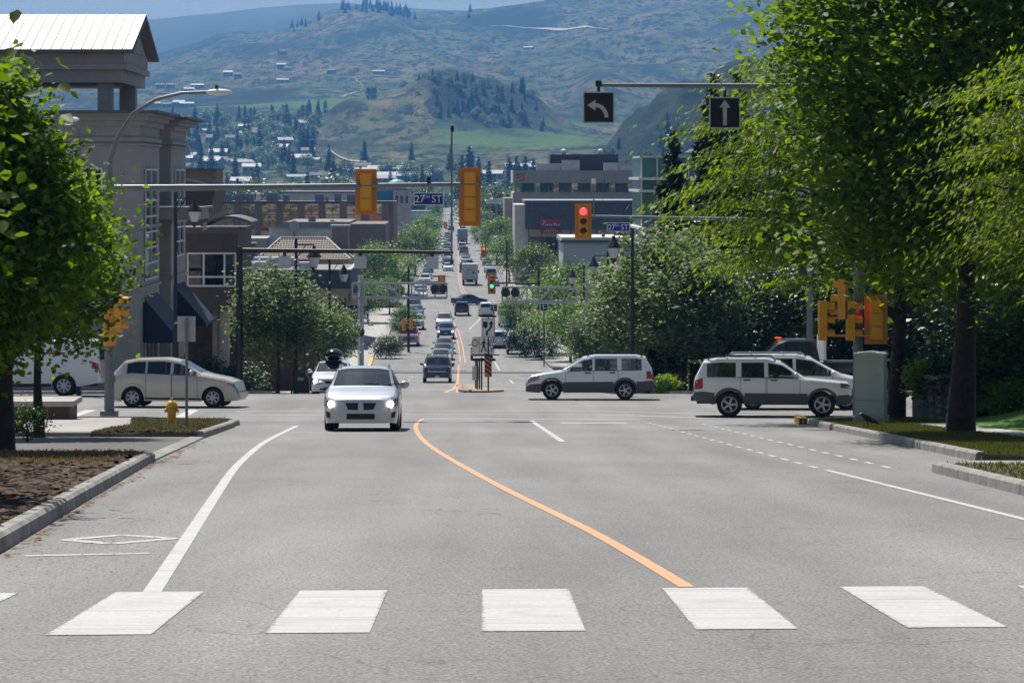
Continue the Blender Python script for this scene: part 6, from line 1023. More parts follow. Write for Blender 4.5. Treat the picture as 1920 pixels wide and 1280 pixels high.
class Surf:
    def __init__(s, k):
        s.k = k; L = k['L']; w = k['W'] / 2
        s.hwx = [0, .02, .07, .16, .35, .8, L * .5, L - .7, L - .3, L - .12, L - .05, L - .015, L]
        s.hwy = [w * f for f in (.66, .80, .90, .955, .985, 1, 1, .995, .97, .93, .88, .82, .72)]
    def sec(s, x):
        k = s.k; T = np.interp(x, *zip(*k['top'])); B = min(np.interp(x, *zip(*k['belt'])), T - .03); zb = np.interp(x, *zip(*k['bot'])); w = np.interp(x, s.hwx, s.hwy)
        for c in k['wb']:
            ra = k['wr'] + .055; dx = abs(x - c)
            if dx < ra: zb = max(zb, k['wr'] * .97 + math.sqrt(ra * ra - dx * dx))
        zb = min(zb, B - .08); c = min(1, max(0, (T - B - .05) / .42)); ey = w * (.90 + (k['rf'] - .90) * c); ez = (B + (T - B) * .72) * (1 - c) + (T - .10) * c; sy, sz = w * .955, B
        lp = lambda t: (sy + (ey - sy) * t, sz + (ez - sz) * t)
        return [(w * .95, zb), (w * .985, zb + .25 * (B - zb)), (w, zb + .6 * (B - zb)), (w * .988, max(B - .05, zb + .7 * (B - zb))), (sy, sz), lp(.07), lp(.92), (ey, ez), (ey * .90, ez + (T - ez) * .62), (ey * .55, ez + (T - ez) * .93), (0, T)]
    def at(s, x, t, side=1, off=0.0):            # t runs 0..10 along the half section
        p = s.sec(x); i = min(9, int(t)); f = t - i; y = p[i][0] + (p[i + 1][0] - p[i][0]) * f; z = p[i][1] + (p[i + 1][1] - p[i][1]) * f
        a = Vector((p[i + 1][0] - p[i][0], p[i + 1][1] - p[i][1])); n = Vector((a.y, -a.x)); n = n.normalized() if n.length > 1e-6 else Vector((1, 0))
        ox = -off if x < .3 else (off if x > s.k['L'] - .25 else 0)
        return (s.k['L'] / 2 - (x + ox), side * (y + n.x * off), z + n.y * off)
    def patch(s, mb, x0, x1, t0, t1, side=1, off=.006, nx=4, nt=4):
        v = [s.at(x0 + (x1 - x0) * i / nx, t0 + (t1 - t0) * j / nt, side, off) for i in range(nx + 1) for j in range(nt + 1)]
        return mb.add(v, [(i * (nt + 1) + j, i * (nt + 1) + j + 1, (i + 1) * (nt + 1) + j + 1, (i + 1) * (nt + 1) + j) for i in range(nx) for j in range(nt)])
def wheel_parts(T, k, near, rimmat='rim', nspoke=5):
    r = k['wr']; W = k['W'] / 2
    tm = MB().lathe([(r * .60, -.10), (r * .93, -.105), (r, -.07), (r, .07), (r * .93, .105), (r * .60, .10)], 26 if near else 14, axis='y').mesh('wheel', 40)
    rm = MB()
    for s in (1, -1):
        rm.lathe([(r * .60, .07 * s), (r * .66, .104 * s), (r * .60, .112 * s), (r * .55, .10 * s), (r * .55, .08 * s)], 22 if near else 12, axis='y')
        if near:
            for q in range(nspoke):
                a = 2 * math.pi * q / nspoke; M = Matrix.Rotation(a, 4, 'Y'); rm.box((r * .32, .088 * s, 0), (r * .5, .03, r * .17), M=M)
            rm.lathe([(r * .16, .07 * s), (r * .15, .11 * s), (.002, .115 * s)], 10, axis='y')
        else: rm.lathe([(r * .56, .085 * s), (.01, .10 * s)], 10, axis='y')
    rm.lathe([(r * .56, -.02), (r * .56, .02)], 12, axis='y')
    rmm = rm.mesh('rim', 40); T.wheel = []
    for c in k['wb']:
        for s in (1, -1):
            t2 = tm.copy(); t2.transform(Matrix.Translation((k['L'] / 2 - c, s * (W - .115), r))); r2 = rmm.copy(); r2.transform(Matrix.Translation((k['L'] / 2 - c, s * (W - .115), r)))
            i = T.add('wheel', t2, 'tyre'); T.add('rim', r2, rimmat, parent=i)
def make_car(key, style=None, near=False):
    """style: front look 'split' (two-part grille), 'bars' (slatted grille), 'plain'; cladding height in t units"""
    k = SP[key]; st = style or {}; S = Surf(k); L = k['L']; T = Template('parked_car'); hl = L / 2
    xs = set(np.linspace(0, L, 44 if near else 26).round(3)); xs |= {0, .012, .03, .07, .12, .2, L, L - .012, L - .05, L - .12}
    for c in k['wb']: ra = k['wr'] + .055; xs |= {round(c + ra * math.cos(a), 3) for a in np.linspace(0, math.pi, 13 if near else 7)} | {round(c - ra - .004, 3), round(c + ra + .004, 3)}
    for a, b in [k['ws'], k['rg']] + k['sw']: xs |= {a, b}
    xs = sorted(x for x in xs if 0 <= x <= L); secs = [S.sec(x) for x in xs]; groups = {}
    def put(g, quad): groups.setdefault(g, MB()).add(quad, [(0, 1, 2, 3)])
    for i in range(len(xs) - 1):
        xm = (xs[i] + xs[i + 1]) / 2; A, Bq = secs[i], secs[i + 1]
        inside = [n for n, (a, b) in enumerate(k['sw']) if a <= xm <= b]
        for j in range(10):
            g = 'body'
            if j == 5 and inside and A[6][1] - A[5][1] > .05: g = 'side_window%d' % inside[0]
            if j >= 8 and k['ws'][0] < xm < k['ws'][1]: g = 'windscreen'
            if j >= 8 and k['rg'][0] < xm < k['rg'][1]: g = 'rear_window'
            for s in (1, -1):
                q = [(hl - xs[i], s * A[j][0], A[j][1]), (hl - xs[i + 1], s * Bq[j][0], Bq[j][1]), (hl - xs[i + 1], s * Bq[j + 1][0], Bq[j + 1][1]), (hl - xs[i], s * A[j + 1][0], A[j + 1][1])]
                put(g + ('' if not g.startswith('side') else ('L' if s > 0 else 'R')), q)
    for x, e in ((0, 0), (L, 1)):
        p = S.sec(x)
        for j in range(10): put('body', [(hl - x, p[j][0], p[j][1]), (hl - x, p[j + 1][0], p[j + 1][1]), (hl - x, -p[j + 1][0], p[j + 1][1]), (hl - x, -p[j][0], p[j][1])])
    def weld(mb, nm, ang=28):
        import bmesh
        me = mb.mesh(nm, False, False); b = bmesh.new(); b.from_mesh(me); bmesh.ops.remove_doubles(b, verts=b.verts, dist=.0008); bmesh.ops.recalc_face_normals(b, faces=b.faces); b.to_mesh(me); b.free()
        me.polygons.foreach_set('use_smooth', [True] * len(me.polygons)); me.set_sharp_from_angle(angle=R(ang)); return me
    body = T.add('body', weld(groups.pop('body'), 'body'), 'paint_silver', slot='paint')
    rear_dark = st.get('tint', True)
    for g, mb in groups.items():
        nm = 'windscreen' if g == 'windscreen' else ('rear_window' if g == 'rear_window' else 'side_window')
        gm = ('screen_glass' if nm == 'windscreen' else ('car_glass_dark' if (rear_dark and not g.startswith('side_window0')) else 'car_glass')) if near else 'car_glass_dark'
        T.add(nm, weld(mb, nm), gm)
    W = k['W'] / 2; zb = k['bot'][1][1]; wz = k['belt'][4][1]
    T.add('underbody', MB().bb(-hl + .12, hl - .12, -W + .27, W - .27, zb + .02, .62).bb(-hl + .5, hl - k['ws'][0] , -W + .12, W - .12, .5, .66), 'trim_black')
    if near:                                    # dashboard, seats, steering wheel
        x0 = hl - k['ws'][0]; cabz = wz - .02
        T.add('dashboard', MB().bb(x0 - .75, x0 - .15, -W + .16, W - .16, .6, cabz - .03), 'interior')
        rows = [1.15, 2.05] if L < 5.3 or key != 'pickup' else [1.15]
        for rr in rows:
            for s in (1, -1):
                xx = x0 - rr - .15; sm = MB().bb(xx - .25, xx + .25, s * .38 - .24, s * .38 + .24, .45, .68); sm.prism([(xx - .24, .6), (xx - .12, .6), (xx - .26, 1.14), (xx - .38, 1.14)], s * .38 - .23, s * .38 + .23); sm.bb(xx - .40, xx - .30, s * .38 - .12, s * .38 + .12, 1.14, 1.32)
                T.add('seat', sm, 'seat_cloth')
        T.add('steering_wheel', MB().tube([(x0 - .85 + .06 * math.sin(a), .38 + .18 * math.cos(a), cabz + .0 + .17 * math.sin(a)) for a in np.linspace(0, 6.28, 15)], .016, 6), 'trim_black')
    wheel_parts(T, k, near, st.get('rim', 'rim'), st.get('spokes', 5))
    # lights
    fz = np.interp(.1, *zip(*k['belt'])); lampt = st.get('lampt', (2.55, 4.0)); lx = st.get('lampx', (.012, .34))
    for s in (1, -1):
        mb = S.patch(MB(), lx[0], lx[1], lampt[0], lampt[1], s, .006, 5, 4); i = T.add('headlight', mb, 'lamp_clear', smooth=40)
        if st.get('lit'):
            p = S.at(.05, (lampt[0] + lampt[1]) / 2 - .05, s, .0); T.add('lamp', MB().lathe([(.075, -.01), (.07, .02), (.03, .03)], 14).mesh('lamp', 40), 'lamp_lit', parent=i); me = T.parts[-1][1]
            me.transform(Matrix.Rotation(R(90), 4, 'Y')); me.transform(Matrix.Translation((hl + .0, s * (p[1] if s > 0 else -p[1]) * .93, p[2] - .015)))
        if st.get('amber'): T.add('indicator', S.patch(MB(), lx[1], lx[1] + .12, lampt[0] + .1, lampt[1] - .1, s, .007, 2, 2), 'amber')
        tt = st.get('tail', (2.3, 4.0)); T.add('tail_light', S.patch(MB(), L - .30, L - .02, tt[0], tt[1], s, .007, 4, 3), 'tail_red', smooth=40)
        hx = k['ws'][0] + .28; pz = S.sec(hx); m0 = MB().box((hl - hx, s * (pz[4][0] + .02), pz[4][1] + .07), (.05, .10, .05)); m0.sphere((hl - hx, s * (pz[4][0] + .15), pz[4][1] + .11), 1, 10, 8, (.07, .125, .09)); i = T.add('mirror', m0, 'paint_silver', smooth=50, slot='paint' if st.get('mirror', 1) else None)
        if near:
            for a, b in k['sw'][:2]:
                xh = b - .16; pp = S.at(xh, 3.05, s, .012); T.add('door_handle', MB().box(pp, (.2, .035, .035)), st.get('handle', 'paint_silver'), slot='paint' if not st.get('handle') else None)
                for xx in {a - .05, b + .03}: T.add('door_seam', S.patch(MB(), xx, xx + .012, .3, 4.9, s, .003, 1, 12), 'trim_black')
            T.add('window_trim', S.patch(MB(), k['sw'][0][0], k['sw'][-1][1], 4.55, 4.95, s, .006, 12, 1), 'trim_black')
            T.add('sill', S.patch(MB(), k['wb'][0] + k['wr'] + .08, k['wb'][1] - k['wr'] - .08, 0, .5, s, .006, 6, 2), 'trim_black')
        if st.get('clad'):
            c0, c1 = st['clad']; segs = [(.0, k['wb'][0] - k['wr'] - .07), (k['wb'][0] + k['wr'] + .07, k['wb'][1] - k['wr'] - .07), (k['wb'][1] + k['wr'] + .07, L)]
            for a, b in segs: T.add('cladding', S.patch(MB(), a, b, c0, c1, s, .012, 14, 4), st.get('cladmat', 'clad_grey'), smooth=40)
            for c in k['wb']:
                ra = k['wr'] + .05; mb = MB(); v = []
                for a in np.linspace(.05, math.pi - .05, 15):
                    for rr in (ra, ra + .07): v.append((hl - (c + rr * math.cos(a)), s * (W + .006), k['wr'] + rr * math.sin(a)))
                mb.add(v, [(2 * q, 2 * q + 1, 2 * q + 3, 2 * q + 2) for q in range(14)]); T.add('arch_trim', mb, st.get('cladmat', 'clad_grey'))
    zf = lambda t: S.at(0.0, t)[2]
    F = hl + .006; fr = st.get('front', 'plain'); z1 = S.at(.035, 3.9)[2]; z0 = zf(0)
    if fr == 'split':
        for s in (1, -1): T.add('grille', MB().prism([(s * .06, z1 - .015), (s * .36, z1 - .02), (s * .30, z1 - .175), (s * .07, z1 - .185)], F - .03, F, 'x'), 'trim_black')
        T.add('intake', MB().bb(F - .03, F, -.33, .33, z0 + .08, z0 + .21), 'trim_black')
        for s in (1, -1): T.add('fog_pocket', S.patch(MB(), .025, .10, 1.0, 1.75, s, .006, 3, 3), 'trim_black')
    elif fr == 'bars':
        T.add('grille', MB().bb(F - .03, F - .01, -.42, .42, z1 - .26, z1 - .03), 'trim_black'); n = 8
        for q in range(n): T.add('grille_bar', MB().bb(F - .012, F + .012, -.40 + q * .8 / (n - 1) - .025, -.40 + q * .8 / (n - 1) + .025, z1 - .25, z1 - .04), st.get('bar', 'paint_white_body'))
        T.add('bumper', MB().bb(F - .1, F + .05, -W * .72, W * .72, z0 + .08, z0 + .24), st.get('bumper', 'clad_grey'))
    elif fr == 'truck':
        T.add('grille', MB().bb(F - .03, F + .004, -.62, .62, z1 - .30, z1 - .04), 'trim_black'); T.add('grille_bar', MB().bb(F, F + .02, -.62, .62, z1 - .2, z1 - .15), 'chrome'); T.add('grille_frame', MB().tube([(F + .005, -.62, z1 - .04), (F + .005, .62, z1 - .04), (F + .005, .55, z1 - .31), (F + .005, -.55, z1 - .31), (F + .005, -.62, z1 - .04)], .025, 6), 'chrome')
        T.add('bumper', MB().bb(F - .1, F + .06, -W * .74, W * .74, z0 - .02, z0 + .16), 'paint_silver', slot='paint'); T.add('plate', MB().bb(F + .06, F + .07, -.16, .16, z0 + .0, z0 + .13), 'plate')
    else:
        T.add('grille', MB().bb(F - .03, F, -.40, .40, z1 - .14, z1 - .03), 'trim_black'); T.add('intake', MB().bb(F - .03, F, -.48, .48, z0 + .05, z0 + .17), 'trim_black'); T.add('plate', MB().bb(F, F + .012, -.16, .16, z0 + .2, z0 + .31), 'plate')
    zr1 = S.at(L, 3.9)[2]; zr0 = S.at(L, 0)[2]; T.add('plate', MB().bb(-hl - .012, -hl + .01, -.16, .16, (zr0 + zr1) / 2 - .02, (zr0 + zr1) / 2 + .1), 'plate')
    if st.get('rearbumper', 1): T.add('rear_bumper', MB().bb(-hl - .05, -hl + .12, -W * .80, W * .80, zr0 - .02, zr0 + .13), st.get('bumper', 'paint_silver'), slot=None if st.get('bumper') else 'paint')
    if st.get('rails'):
        x0 = hl - k['ws'][1] - .15; x1 = -hl + (L - k['rg'][0]) + .1; zt = k['top'][7][1]
        for s in (1, -1): y = s * W * k['rf'] * .86; T.add('roof_rail', MB().tube([(x0, y, zt - .09), (x0 - .12, y, zt + .045), (x1 + .12, y, zt + .045), (x1, y, zt - .08)], .02, 6), st.get('railmat', 'trim_black'))
        if st['rails'] > 1:
            for q in (.3, .72): xx = x0 + (x1 - x0) * q; T.add('roof_bar', MB().tube([(xx, -W * k['rf'] * .86, zt + .05), (xx, W * k['rf'] * .86, zt + .05)], .022, 6), st.get('railmat', 'trim_black'))
    if near:
        x0 = hl - k['ws'][0] - .03; zc = k['top'][4][1] + .015
        for s in (-.1, .5): T.add('wiper', MB().tube([(x0, s, zc), (x0 - .05, s + .28, zc + .045), (x0 - .03, s + .5, zc + .03)], .012, 5), 'trim_black')
    if key == 'pickup': T.add('bed_interior', MB().bb(-hl + .12, hl - 3.6, -W * .86, W * .86, 1.195, 1.206), 'trim_black')
    T.k = k; return T
def driver(parent, x, y, zseat, label):
    """seated figure: one skinned body from hips to head with both arms on the wheel"""
    pts = [(x, y, zseat + .08, .15), (x - .06, y, zseat + .32, .16), (x - .08, y, zseat + .52, .15), (x - .06, y, zseat + .60, .065), (x - .04, y, zseat + .66, .06), (x - .02, y, zseat + .76, .095), (x - .02, y, zseat + .85, .075)]
    pts += [(x - .05, y + .2, zseat + .50, .06), (x + .12, y + .24, zseat + .28, .05), (x + .36, y + .13, zseat + .36, .038), (x - .05, y - .2, zseat + .50, .06), (x + .12, y - .24, zseat + .28, .05), (x + .36, y - .13, zseat + .36, .038), (x + .36, y + .09, zseat + .06, .09), (x + .36, y - .09, zseat + .06, .09)]
    ed = [(0, 1), (1, 2), (2, 3), (3, 4), (4, 5), (5, 6), (2, 7), (7, 8), (8, 9), (2, 10), (10, 11), (11, 12), (0, 13), (0, 14)]
    me = bpy.data.meshes.new('person'); me.from_pydata([p[:3] for p in pts], ed, []); o = bpy.data.objects.new('person', me); COL.objects.link(o)
    m = o.modifiers.new('s', 'SKIN'); sv = me.skin_vertices[0].data
    for i, p in enumerate(pts): sv[i].radius = (p[3], p[3])
    sv[0].use_root = True; o.modifiers.new('d', 'SUBSURF').levels = 1; dg = bpy.context.evaluated_depsgraph_get(); dg.update(); m2 = bpy.data.meshes.new_from_object(o.evaluated_get(dg)); bpy.data.objects.remove(o)
    m2.materials.clear(); m2.materials.append(M_('shirt')); m2.materials.append(M_('skin'))
    for f in m2.polygons:
        f.use_smooth = True; c = f.center
        if c.z > zseat + .60 or c.x > x + .30 and c.z > zseat + .25: f.material_index = 1
    o = tag(obj('person', m2, None), label, 'person'); o.matrix_world = parent.matrix_world.copy(); return o
def frame_at(X, d, ang, lift=0.0):
    """matrix on the ground with local +x along heading ang (0 = right, 90 = away, -90 = towards the eye)"""
    a = R(ang); e = .6; n = Vector((0, -(float(hz(d + e)) - float(hz(d - e))) / (2 * e), 1)).normalized(); f = Vector((math.cos(a), math.sin(a), 0)); f = (f - n * f.dot(n)).normalized(); l = n.cross(f)
    M = Matrix.Identity(4)
    for i in range(3): M[i][0] = f[i]; M[i][1] = l[i]; M[i][2] = n[i]; M[i][3] = (X, d, float(hz(d)) + .004 + lift)[i]
    return M
C_VIBE = make_car('hatch', dict(front='split', lit=1, rails=1, railmat='rim', mirror=1, lampt=(2.35, 3.95), tint=False), True)
C_PT = make_car('cruiser', dict(clad=(0, .25), cladmat='paint_champagne', front='bars', bar='chrome', bumper='paint_champagne', amber=1, spokes=7, lampt=(2.7, 3.8), lampx=(.02, .2)), True)
C_FOR = make_car('wagon', dict(clad=(0, 1.75), rails=1, handle='trim_black', amber=1, tint=False, lampt=(2.2, 3.9), tail=(2.0, 3.9), bumper='clad_grey'), True)
C_JEEP = make_car('suv', dict(clad=(0, 1.55), front='bars', rails=2, handle='trim_black', bumper='clad_grey', spokes=5, tail=(1.9, 4.0), mirror=0), True)
C_WAG = make_car('minivan', dict(rails=2, railmat='rim', handle='paint_white_body'), True)
C_PICK = make_car('pickup', dict(front='truck'), True)
C_VAN = make_car('van', dict(front='truck', spokes=8), True)
C_TAHOE = make_car('big_suv', dict(front='truck', lit=0, rails=1), True)
G = {k: make_car(k, dict(front='plain', rails=1 if k in ('suv', 'minivan') else 0)) for k in ('sedan', 'suv', 'minivan', 'hatch', 'wagon')}
G['pickup'] = make_car('pickup', dict(front='truck')); G['big_suv'] = make_car('big_suv', dict(front='truck')); G['lit'] = make_car('suv', dict(front='plain', lit=1))
def car(T, X, d, ang, pt, label, cat='car', name='car', group=None, lift=0.0):
    return T.place(label, cat, matrix=frame_at(X, d, ang, lift), mats={'paint': 'paint_' + pt}, name=name, group=group)
vibe = car(C_VIBE, PX(677, 67.2), 67.2 + 1.9, -90, 'silver', 'silver hatchback with lit headlights driving towards us in the near lane', 'hatchback', 'hatchback')
driver(vibe, .1, .36, .45, 'driver in a dark shirt at the wheel of the silver hatchback')
pt = car(C_PT, PX(328, 91.5), 92.2, -7, 'champagne', 'champagne retro hatchback crossing from the left behind the hydrant', 'hatchback', 'hatchback')
driver(pt, .12, .36, .48, 'driver in a dark shirt inside the champagne retro hatchback')
fo = car(C_FOR, PX(1108, 99), 99.5, 178, 'white_body', 'white estate car with grey lower cladding in the middle of the crossroads', 'estate car', 'estate_car')
driver(fo, .15, .36, .5, 'driver in a dark shirt inside the white estate car')
je = car(C_JEEP, PX(1454, 83), 84.0, -5, 'white_body', 'white boxy off-roader with grey cladding beside the utility cabinet', 'off-roader', 'off_roader')
driver(je, .2, .38, .62, 'driver in a dark shirt inside the white off-roader')
car(C_WAG, PX(1492, 90.5), 90.5, -4, 'white_body', 'white people carrier with roof bars partly hidden behind the off-roader', 'minivan', 'people_carrier')
pk = car(C_PICK, PX(1497, 99.5), 99.5, 180, 'black', 'black pickup truck with amber roof lights behind the white people carrier', 'pickup', 'pickup_truck')
pk.matrix_world = pk.matrix_world @ Matrix.Diagonal((1.06, 1.04, 1.12, 1))
for y in (-.5, -.3, 0, .3, .5): obj('roof_light', MB().box((2.85 - 2.2, y, 1.90), (.10, .09, .05)), mat('amber_lamp', (.9, .12, .03), .3, emit=.6), pk)
obj('headache_rack', MB().box((2.85 - 3.62, 0, 1.60), (.09, 1.75, .76)), 'white_metal', pk)
vn = car(C_VAN, PX(96, 104) - .9, 103.6, 180, 'white_body', 'white cargo van leaving on the left beyond the shrubs', 'van', 'cargo_van')
obj('side_lettering', MB().bb(-1.6, .6, 1.006, 1.010, 1.52, 1.58), 'tail_red', vn)
mx = car(make_car('hatch', dict(front='plain', lit=1, lampt=(2.3, 3.9)), True), PX(622, 124), 125.5, -90, 'white_body', 'white hatchback with a black cargo pod on the roof', 'hatchback', 'hatchback')
pod = thing('cargo_pod', 'glossy black cargo pod on the roof of the white hatchback', 'cargo box'); pod.matrix_world = frame_at(PX(622, 124), 125.5, -90)
obj('shell', MB().sphere((-.25, 0, 1.80), .42, 18, 12, (1.5, 1, .66)), mat('pod_black', (.006, .007, .008), .15, spec=.6), pod, smooth=60); obj('mount', MB().bb(-.7, .3, -.35, .35, 1.51, 1.56), 'trim_black', pod)
car(C_TAHOE, PX(820, 199), 200, -90, 'navy', 'dark navy full-size off-roader heading the queue coming up the hill', 'off-roader', 'off_roader')
OQ = 'oncoming queue on the far street'; AQ = 'traffic driving away on the far street'; PQ = 'cars parked along the far street'
n1 = [('sedan', 827, 243, 'champagne', 'champagne saloon directly behind the dark full-size off-roader'), ('sedan', 831, 256, 'teal', 'teal saloon behind the champagne saloon in the oncoming queue'), ('sedan', 833, 270, 'steel_blue', 'grey-blue saloon between the teal saloon and the blue off-roader'),
      ('lit', 836, 300, 'blue', 'blue off-roader with lit headlights in the oncoming queue'), ('minivan', 833, 320, 'champagne', 'pale people carrier behind the blue off-roader with lit headlights')]
for t, px, d, c, l in n1: car(G[t], PX(px, d), d, -90, c, l, group=OQ)
n2 = [('sedan', 840.5, 508, 'white_body', 'white saloon leading the second oncoming queue'), ('suv', 838.5, 524, 'navy', 'dark blue car right behind the leading white saloon'), ('sedan', 842, 541, 'red', 'dark red car third in the second oncoming queue'), ('suv', 838.5, 560, 'white_body', 'white off-roader fourth in the second oncoming queue'),
      ('minivan', 836, 592, 'silver', 'silver people carrier fifth in the second oncoming queue'), ('sedan', 827, 604, 'steel_blue', 'blue-grey saloon left of the silver people carrier, far down the street'), ('suv', 838, 640, 'grey', 'grey off-roader sixth in the second oncoming queue'), ('sedan', 834, 672, 'white_body', 'white saloon seventh in the second oncoming queue'),
      ('sedan', 825, 735, 'pink', 'pinkish saloon far down the street near the left trees'), ('suv', 839, 760, 'grey', 'grey car just under the far yellow signal'), ('sedan', 821, 800, 'silver', 'silver saloon far down the street by the left kerb'), ('suv', 846, 850, 'navy', 'dark car far down the street below the hanging signal'),
      ('sedan', 824, 905, 'grey', 'grey saloon small in the distance at the left kerb'), ('suv', 844, 960, 'white_body', 'white car small in the distance, centre of the street'), ('sedan', 846, 1010, 'steel_blue', 'blue-grey car small in the distance behind the white car'), ('suv', 857, 1180, 'navy', 'dark car near the far end of the street'), ('sedan', 856, 1400, 'white_body', 'pale car at the very far end of the street')]
for t, px, d, c, l in n2: car(G[t], PX(px, d), d, -90, c, l, group=OQ)
n3 = [('pickup', 903, 256, 'silver', 'silver pickup driving away behind the pedestrian sign'), ('minivan', 936, 281, 'silver', 'silver people carrier driving away right of the keep-right sign'), ('minivan', 912, 347, 'white_body', 'white panelled people carrier waiting right of the black off-roader'),
      ('suv', 866, 349, 'black', 'black off-roader waiting in the turning lane'), ('big_suv', 872, 500, 'black', 'black off-roader just ahead of the box truck'), ('minivan', 878, 520, 'grey', 'grey people carrier ahead of the box truck'), ('sedan', 873, 546, 'silver', 'silver saloon third ahead of the box truck'), ('sedan', 873, 570, 'steel_blue', 'blue-grey saloon fourth ahead of the box truck'),
      ('pickup', 870, 605, 'red', 'dark red pickup fifth ahead of the box truck'), ('suv', 866, 645, 'white_body', 'white off-roader right behind the grey bus'), ('big_suv', 868, 830, 'navy', 'dark off-roader ahead of the grey bus')]
for t, px, d, c, l in n3: car(G[t], PX(px, d), d, 90, c, l, group=AQ)
car(G['sedan'], PX(880, 376), 376, 22, 'navy', 'dark blue saloon turning right across the far street', 'car', group=AQ)
n4 = [('suv', 968, 268, 'green', 'dark green car parked behind the planted corner on the right', 90), ('sedan', 966, 287, 'white_body', 'white saloon parked at the right kerb before the dark bush', 90), ('sedan', 956, 302, 'steel_blue', 'silver-blue saloon parked at the right kerb', 90), ('pickup', 951, 324, 'silver', 'silver pickup parked at the right kerb', 90), ('suv', 948, 345, 'black', 'dark off-roader parked ahead of the silver pickup', 90),
      ('sedan', 925, 440, 'silver', 'silver saloon parked right of the box truck', 90), ('suv', 921, 470, 'grey', 'grey off-roader parked under the right trees', 90), ('sedan', 917, 500, 'white_body', 'white saloon parked under the right trees', 90),
      ('pickup', 767, 285, 'pink', 'faded red pickup parked behind the small left tree', -90), ('suv', 780, 318, 'champagne', 'pale off-roader parked on the left behind the signal post', -90), ('sedan', 781, 345, 'blue', 'blue saloon parked on the left beside the white line', -90), ('suv', 776, 372, 'steel_blue', 'grey-blue car parked on the left under the railway gantry', -90),
      ('sedan', 790, 395, 'silver', 'silver saloon parked on the left behind the gantry arm', -90), ('sedan', 789, 425, 'steel_blue', 'pale blue saloon parked on the left under the trees', -90), ('suv', 797, 445, 'white_body', 'white off-roader parked on the left under the trees', -90), ('sedan', 800, 470, 'teal', 'teal saloon parked on the left under the trees', -90), ('sedan', 803, 500, 'navy', 'navy saloon parked on the left under the trees', -90), ('sedan', 821, 412, 'pink', 'pink saloon between the dark flasher lamps of the left gantry', -90)]
n4 += [('sedan', 806, 530, 'grey', 'grey saloon parked on the left past the navy one', -90), ('suv', 808, 562, 'white_body', 'white car parked on the left beside the silver people carrier', -90), ('sedan', 812, 600, 'red', 'dark red saloon parked on the left far down', -90), ('sedan', 814, 640, 'silver', 'silver saloon parked on the left just past the dark red one', -90), ('suv', 817, 690, 'navy', 'navy car parked on the left near the distant trees', -90), ('sedan', 913, 535, 'grey', 'grey saloon parked right of the far queue', 90), ('suv', 909, 575, 'white_body', 'white car parked far down on the right kerb', 90), ('sedan', 831, 700, 'white_body', 'white saloon eighth in the second oncoming queue', -90), ('sedan', 841, 720, 'navy', 'navy saloon beside the pinkish one far down the street', -90), ('sedan', 840, 880, 'silver', 'silver car far down below the hanging signal', -90)]
for t, px, d, c, l, a in n4: car(G[t], PX(px, d), d, a, c, l, group=PQ)
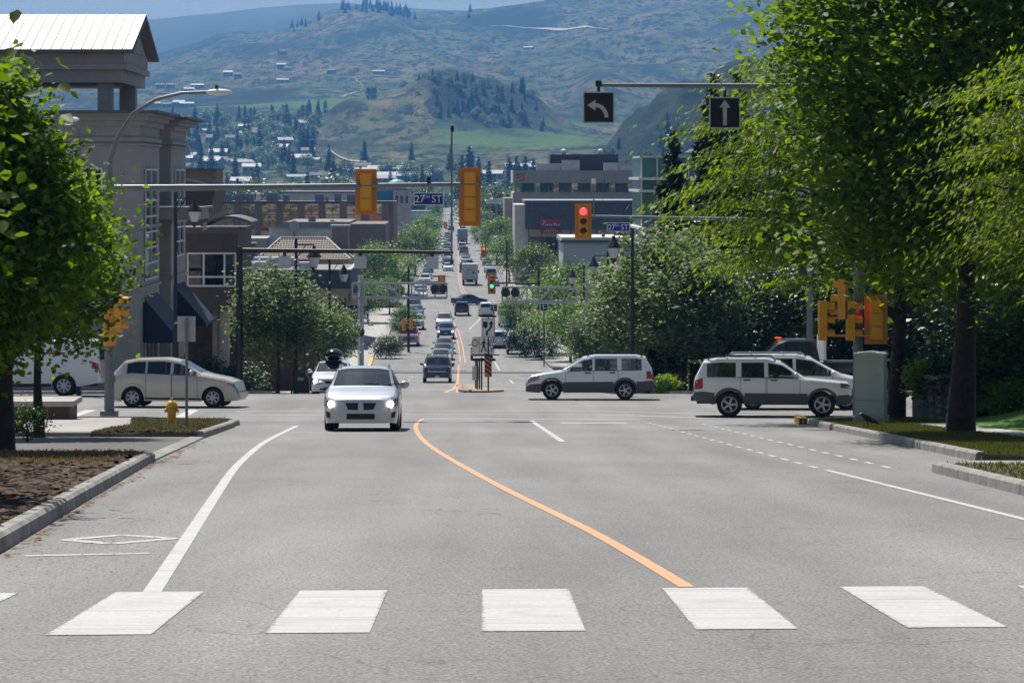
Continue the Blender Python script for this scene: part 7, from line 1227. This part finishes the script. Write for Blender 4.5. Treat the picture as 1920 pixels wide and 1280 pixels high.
def box_truck(name, label, cat, X, d, bw, bh, bl, col, text=None):
    t = thing(name, label, cat); t.matrix_world = frame_at(X, d, 90); z0 = .95
    obj('cargo_box', MB().bb(-bl / 2, bl / 2, -bw / 2, bw / 2, z0, z0 + bh), col, t)
    for s in (1, -1): obj('corner_post', MB().bb(-bl / 2 - .03, -bl / 2 + .04, s * bw / 2 - .06, s * bw / 2 + .03, z0 - .03, z0 + bh + .03), 'white_metal', t); obj('tail_light', MB().bb(-bl / 2 - .02, -bl / 2 + .02, s * bw * .38 - .1, s * bw * .38 + .1, z0 - .2, z0 - .06), 'tail_red', t)
    obj('header', MB().bb(-bl / 2 - .03, -bl / 2 + .05, -bw / 2 + .07, bw / 2 - .07, z0 + bh - .07, z0 + bh + .03), 'white_metal', t)
    obj('cab', MB().prism([(bl / 2 + .05, .55), (bl / 2 + 2.0, .55), (bl / 2 + 2.0, 1.25), (bl / 2 + 1.5, 1.45), (bl / 2 + 1.0, 2.35), (bl / 2 + .05, 2.4)], -bw * .42, bw * .42), 'white_metal', t)
    obj('chassis', MB().bb(-bl / 2, bl / 2 + 1.5, -.5, .5, .5, .93).bb(-bl / 2 - .1, -bl / 2 + .2, -bw * .45, bw * .45, .48, .64), 'trim_black', t)
    for xx in (-bl / 2 + 1.1, bl / 2 + 1.1):
        for s in (1, -1): i = obj('wheel', MB().lathe([(.25, -.16), (.46, -.16), (.48, -.1), (.48, .1), (.46, .16), (.25, .16)], 16, (xx, s * (bw / 2 - .2), .48), 'y'), 'tyre', t); obj('rim', MB().lathe([(.26, -.15), (.2, -.1), (.2, .1), (.26, .15)], 12, (xx, s * (bw / 2 - .2), .48), 'y'), 'rim', i)
    for s in (1, -1): obj('mirror', MB().box((bl / 2 + 1.1, s * (bw / 2 + .18), 1.9), (.08, .2, .38)), 'trim_black', t)
    if text:
        o = obj('lettering', text_mesh('lettering', text, .42), 'trim_black', t, loc=(-bl / 2 - .012, 0, z0 + bh * .62)); o.rotation_euler = (R(90), 0, R(-90)); o = obj('emblem', MB().lathe([(.2, 0), (.2, .01)], 12), 'clad_grey', t, loc=(-bl / 2 - .012, -.55, z0 + bh * .45)); o.rotation_euler = (0, R(90), 0)
    return t
box_truck('box_truck', 'grey-white box truck with lettering driving away down the street', 'truck', PX(881, 440), 444, 2.42, 2.35, 5.5, mat('truck_panel', (.42, .44, .46), .5, var=.05, vscale=2), 'BAT')
box_truck('bus', 'tall grey truck body far down the street ahead of the traffic', 'truck', PX(867, 700), 704, 2.5, 2.7, 8, mat('bus_grey', (.20, .23, .24), .5))
# ------------------------------------------------------------------ haze
hm_ = bpy.data.materials.new('haze'); hm_.use_nodes = True; nt = hm_.node_tree; nt.nodes.clear(); ou = nt.nodes.new('ShaderNodeOutputMaterial'); pv = nt.nodes.new('ShaderNodeVolumePrincipled')
pv.inputs['Color'].default_value = (.14, .44, 1.0, 1); pv.inputs['Density'].default_value = .0001; pv.inputs['Anisotropy'].default_value = .25; nt.links.new(pv.outputs[0], ou.inputs['Volume'])
hzb = tag(obj('haze', MB().bb(-6500, 6500, -400, 9000, -120, 415), hm_), 'thin blue haze filling the valley air', 'haze', kind='stuff')
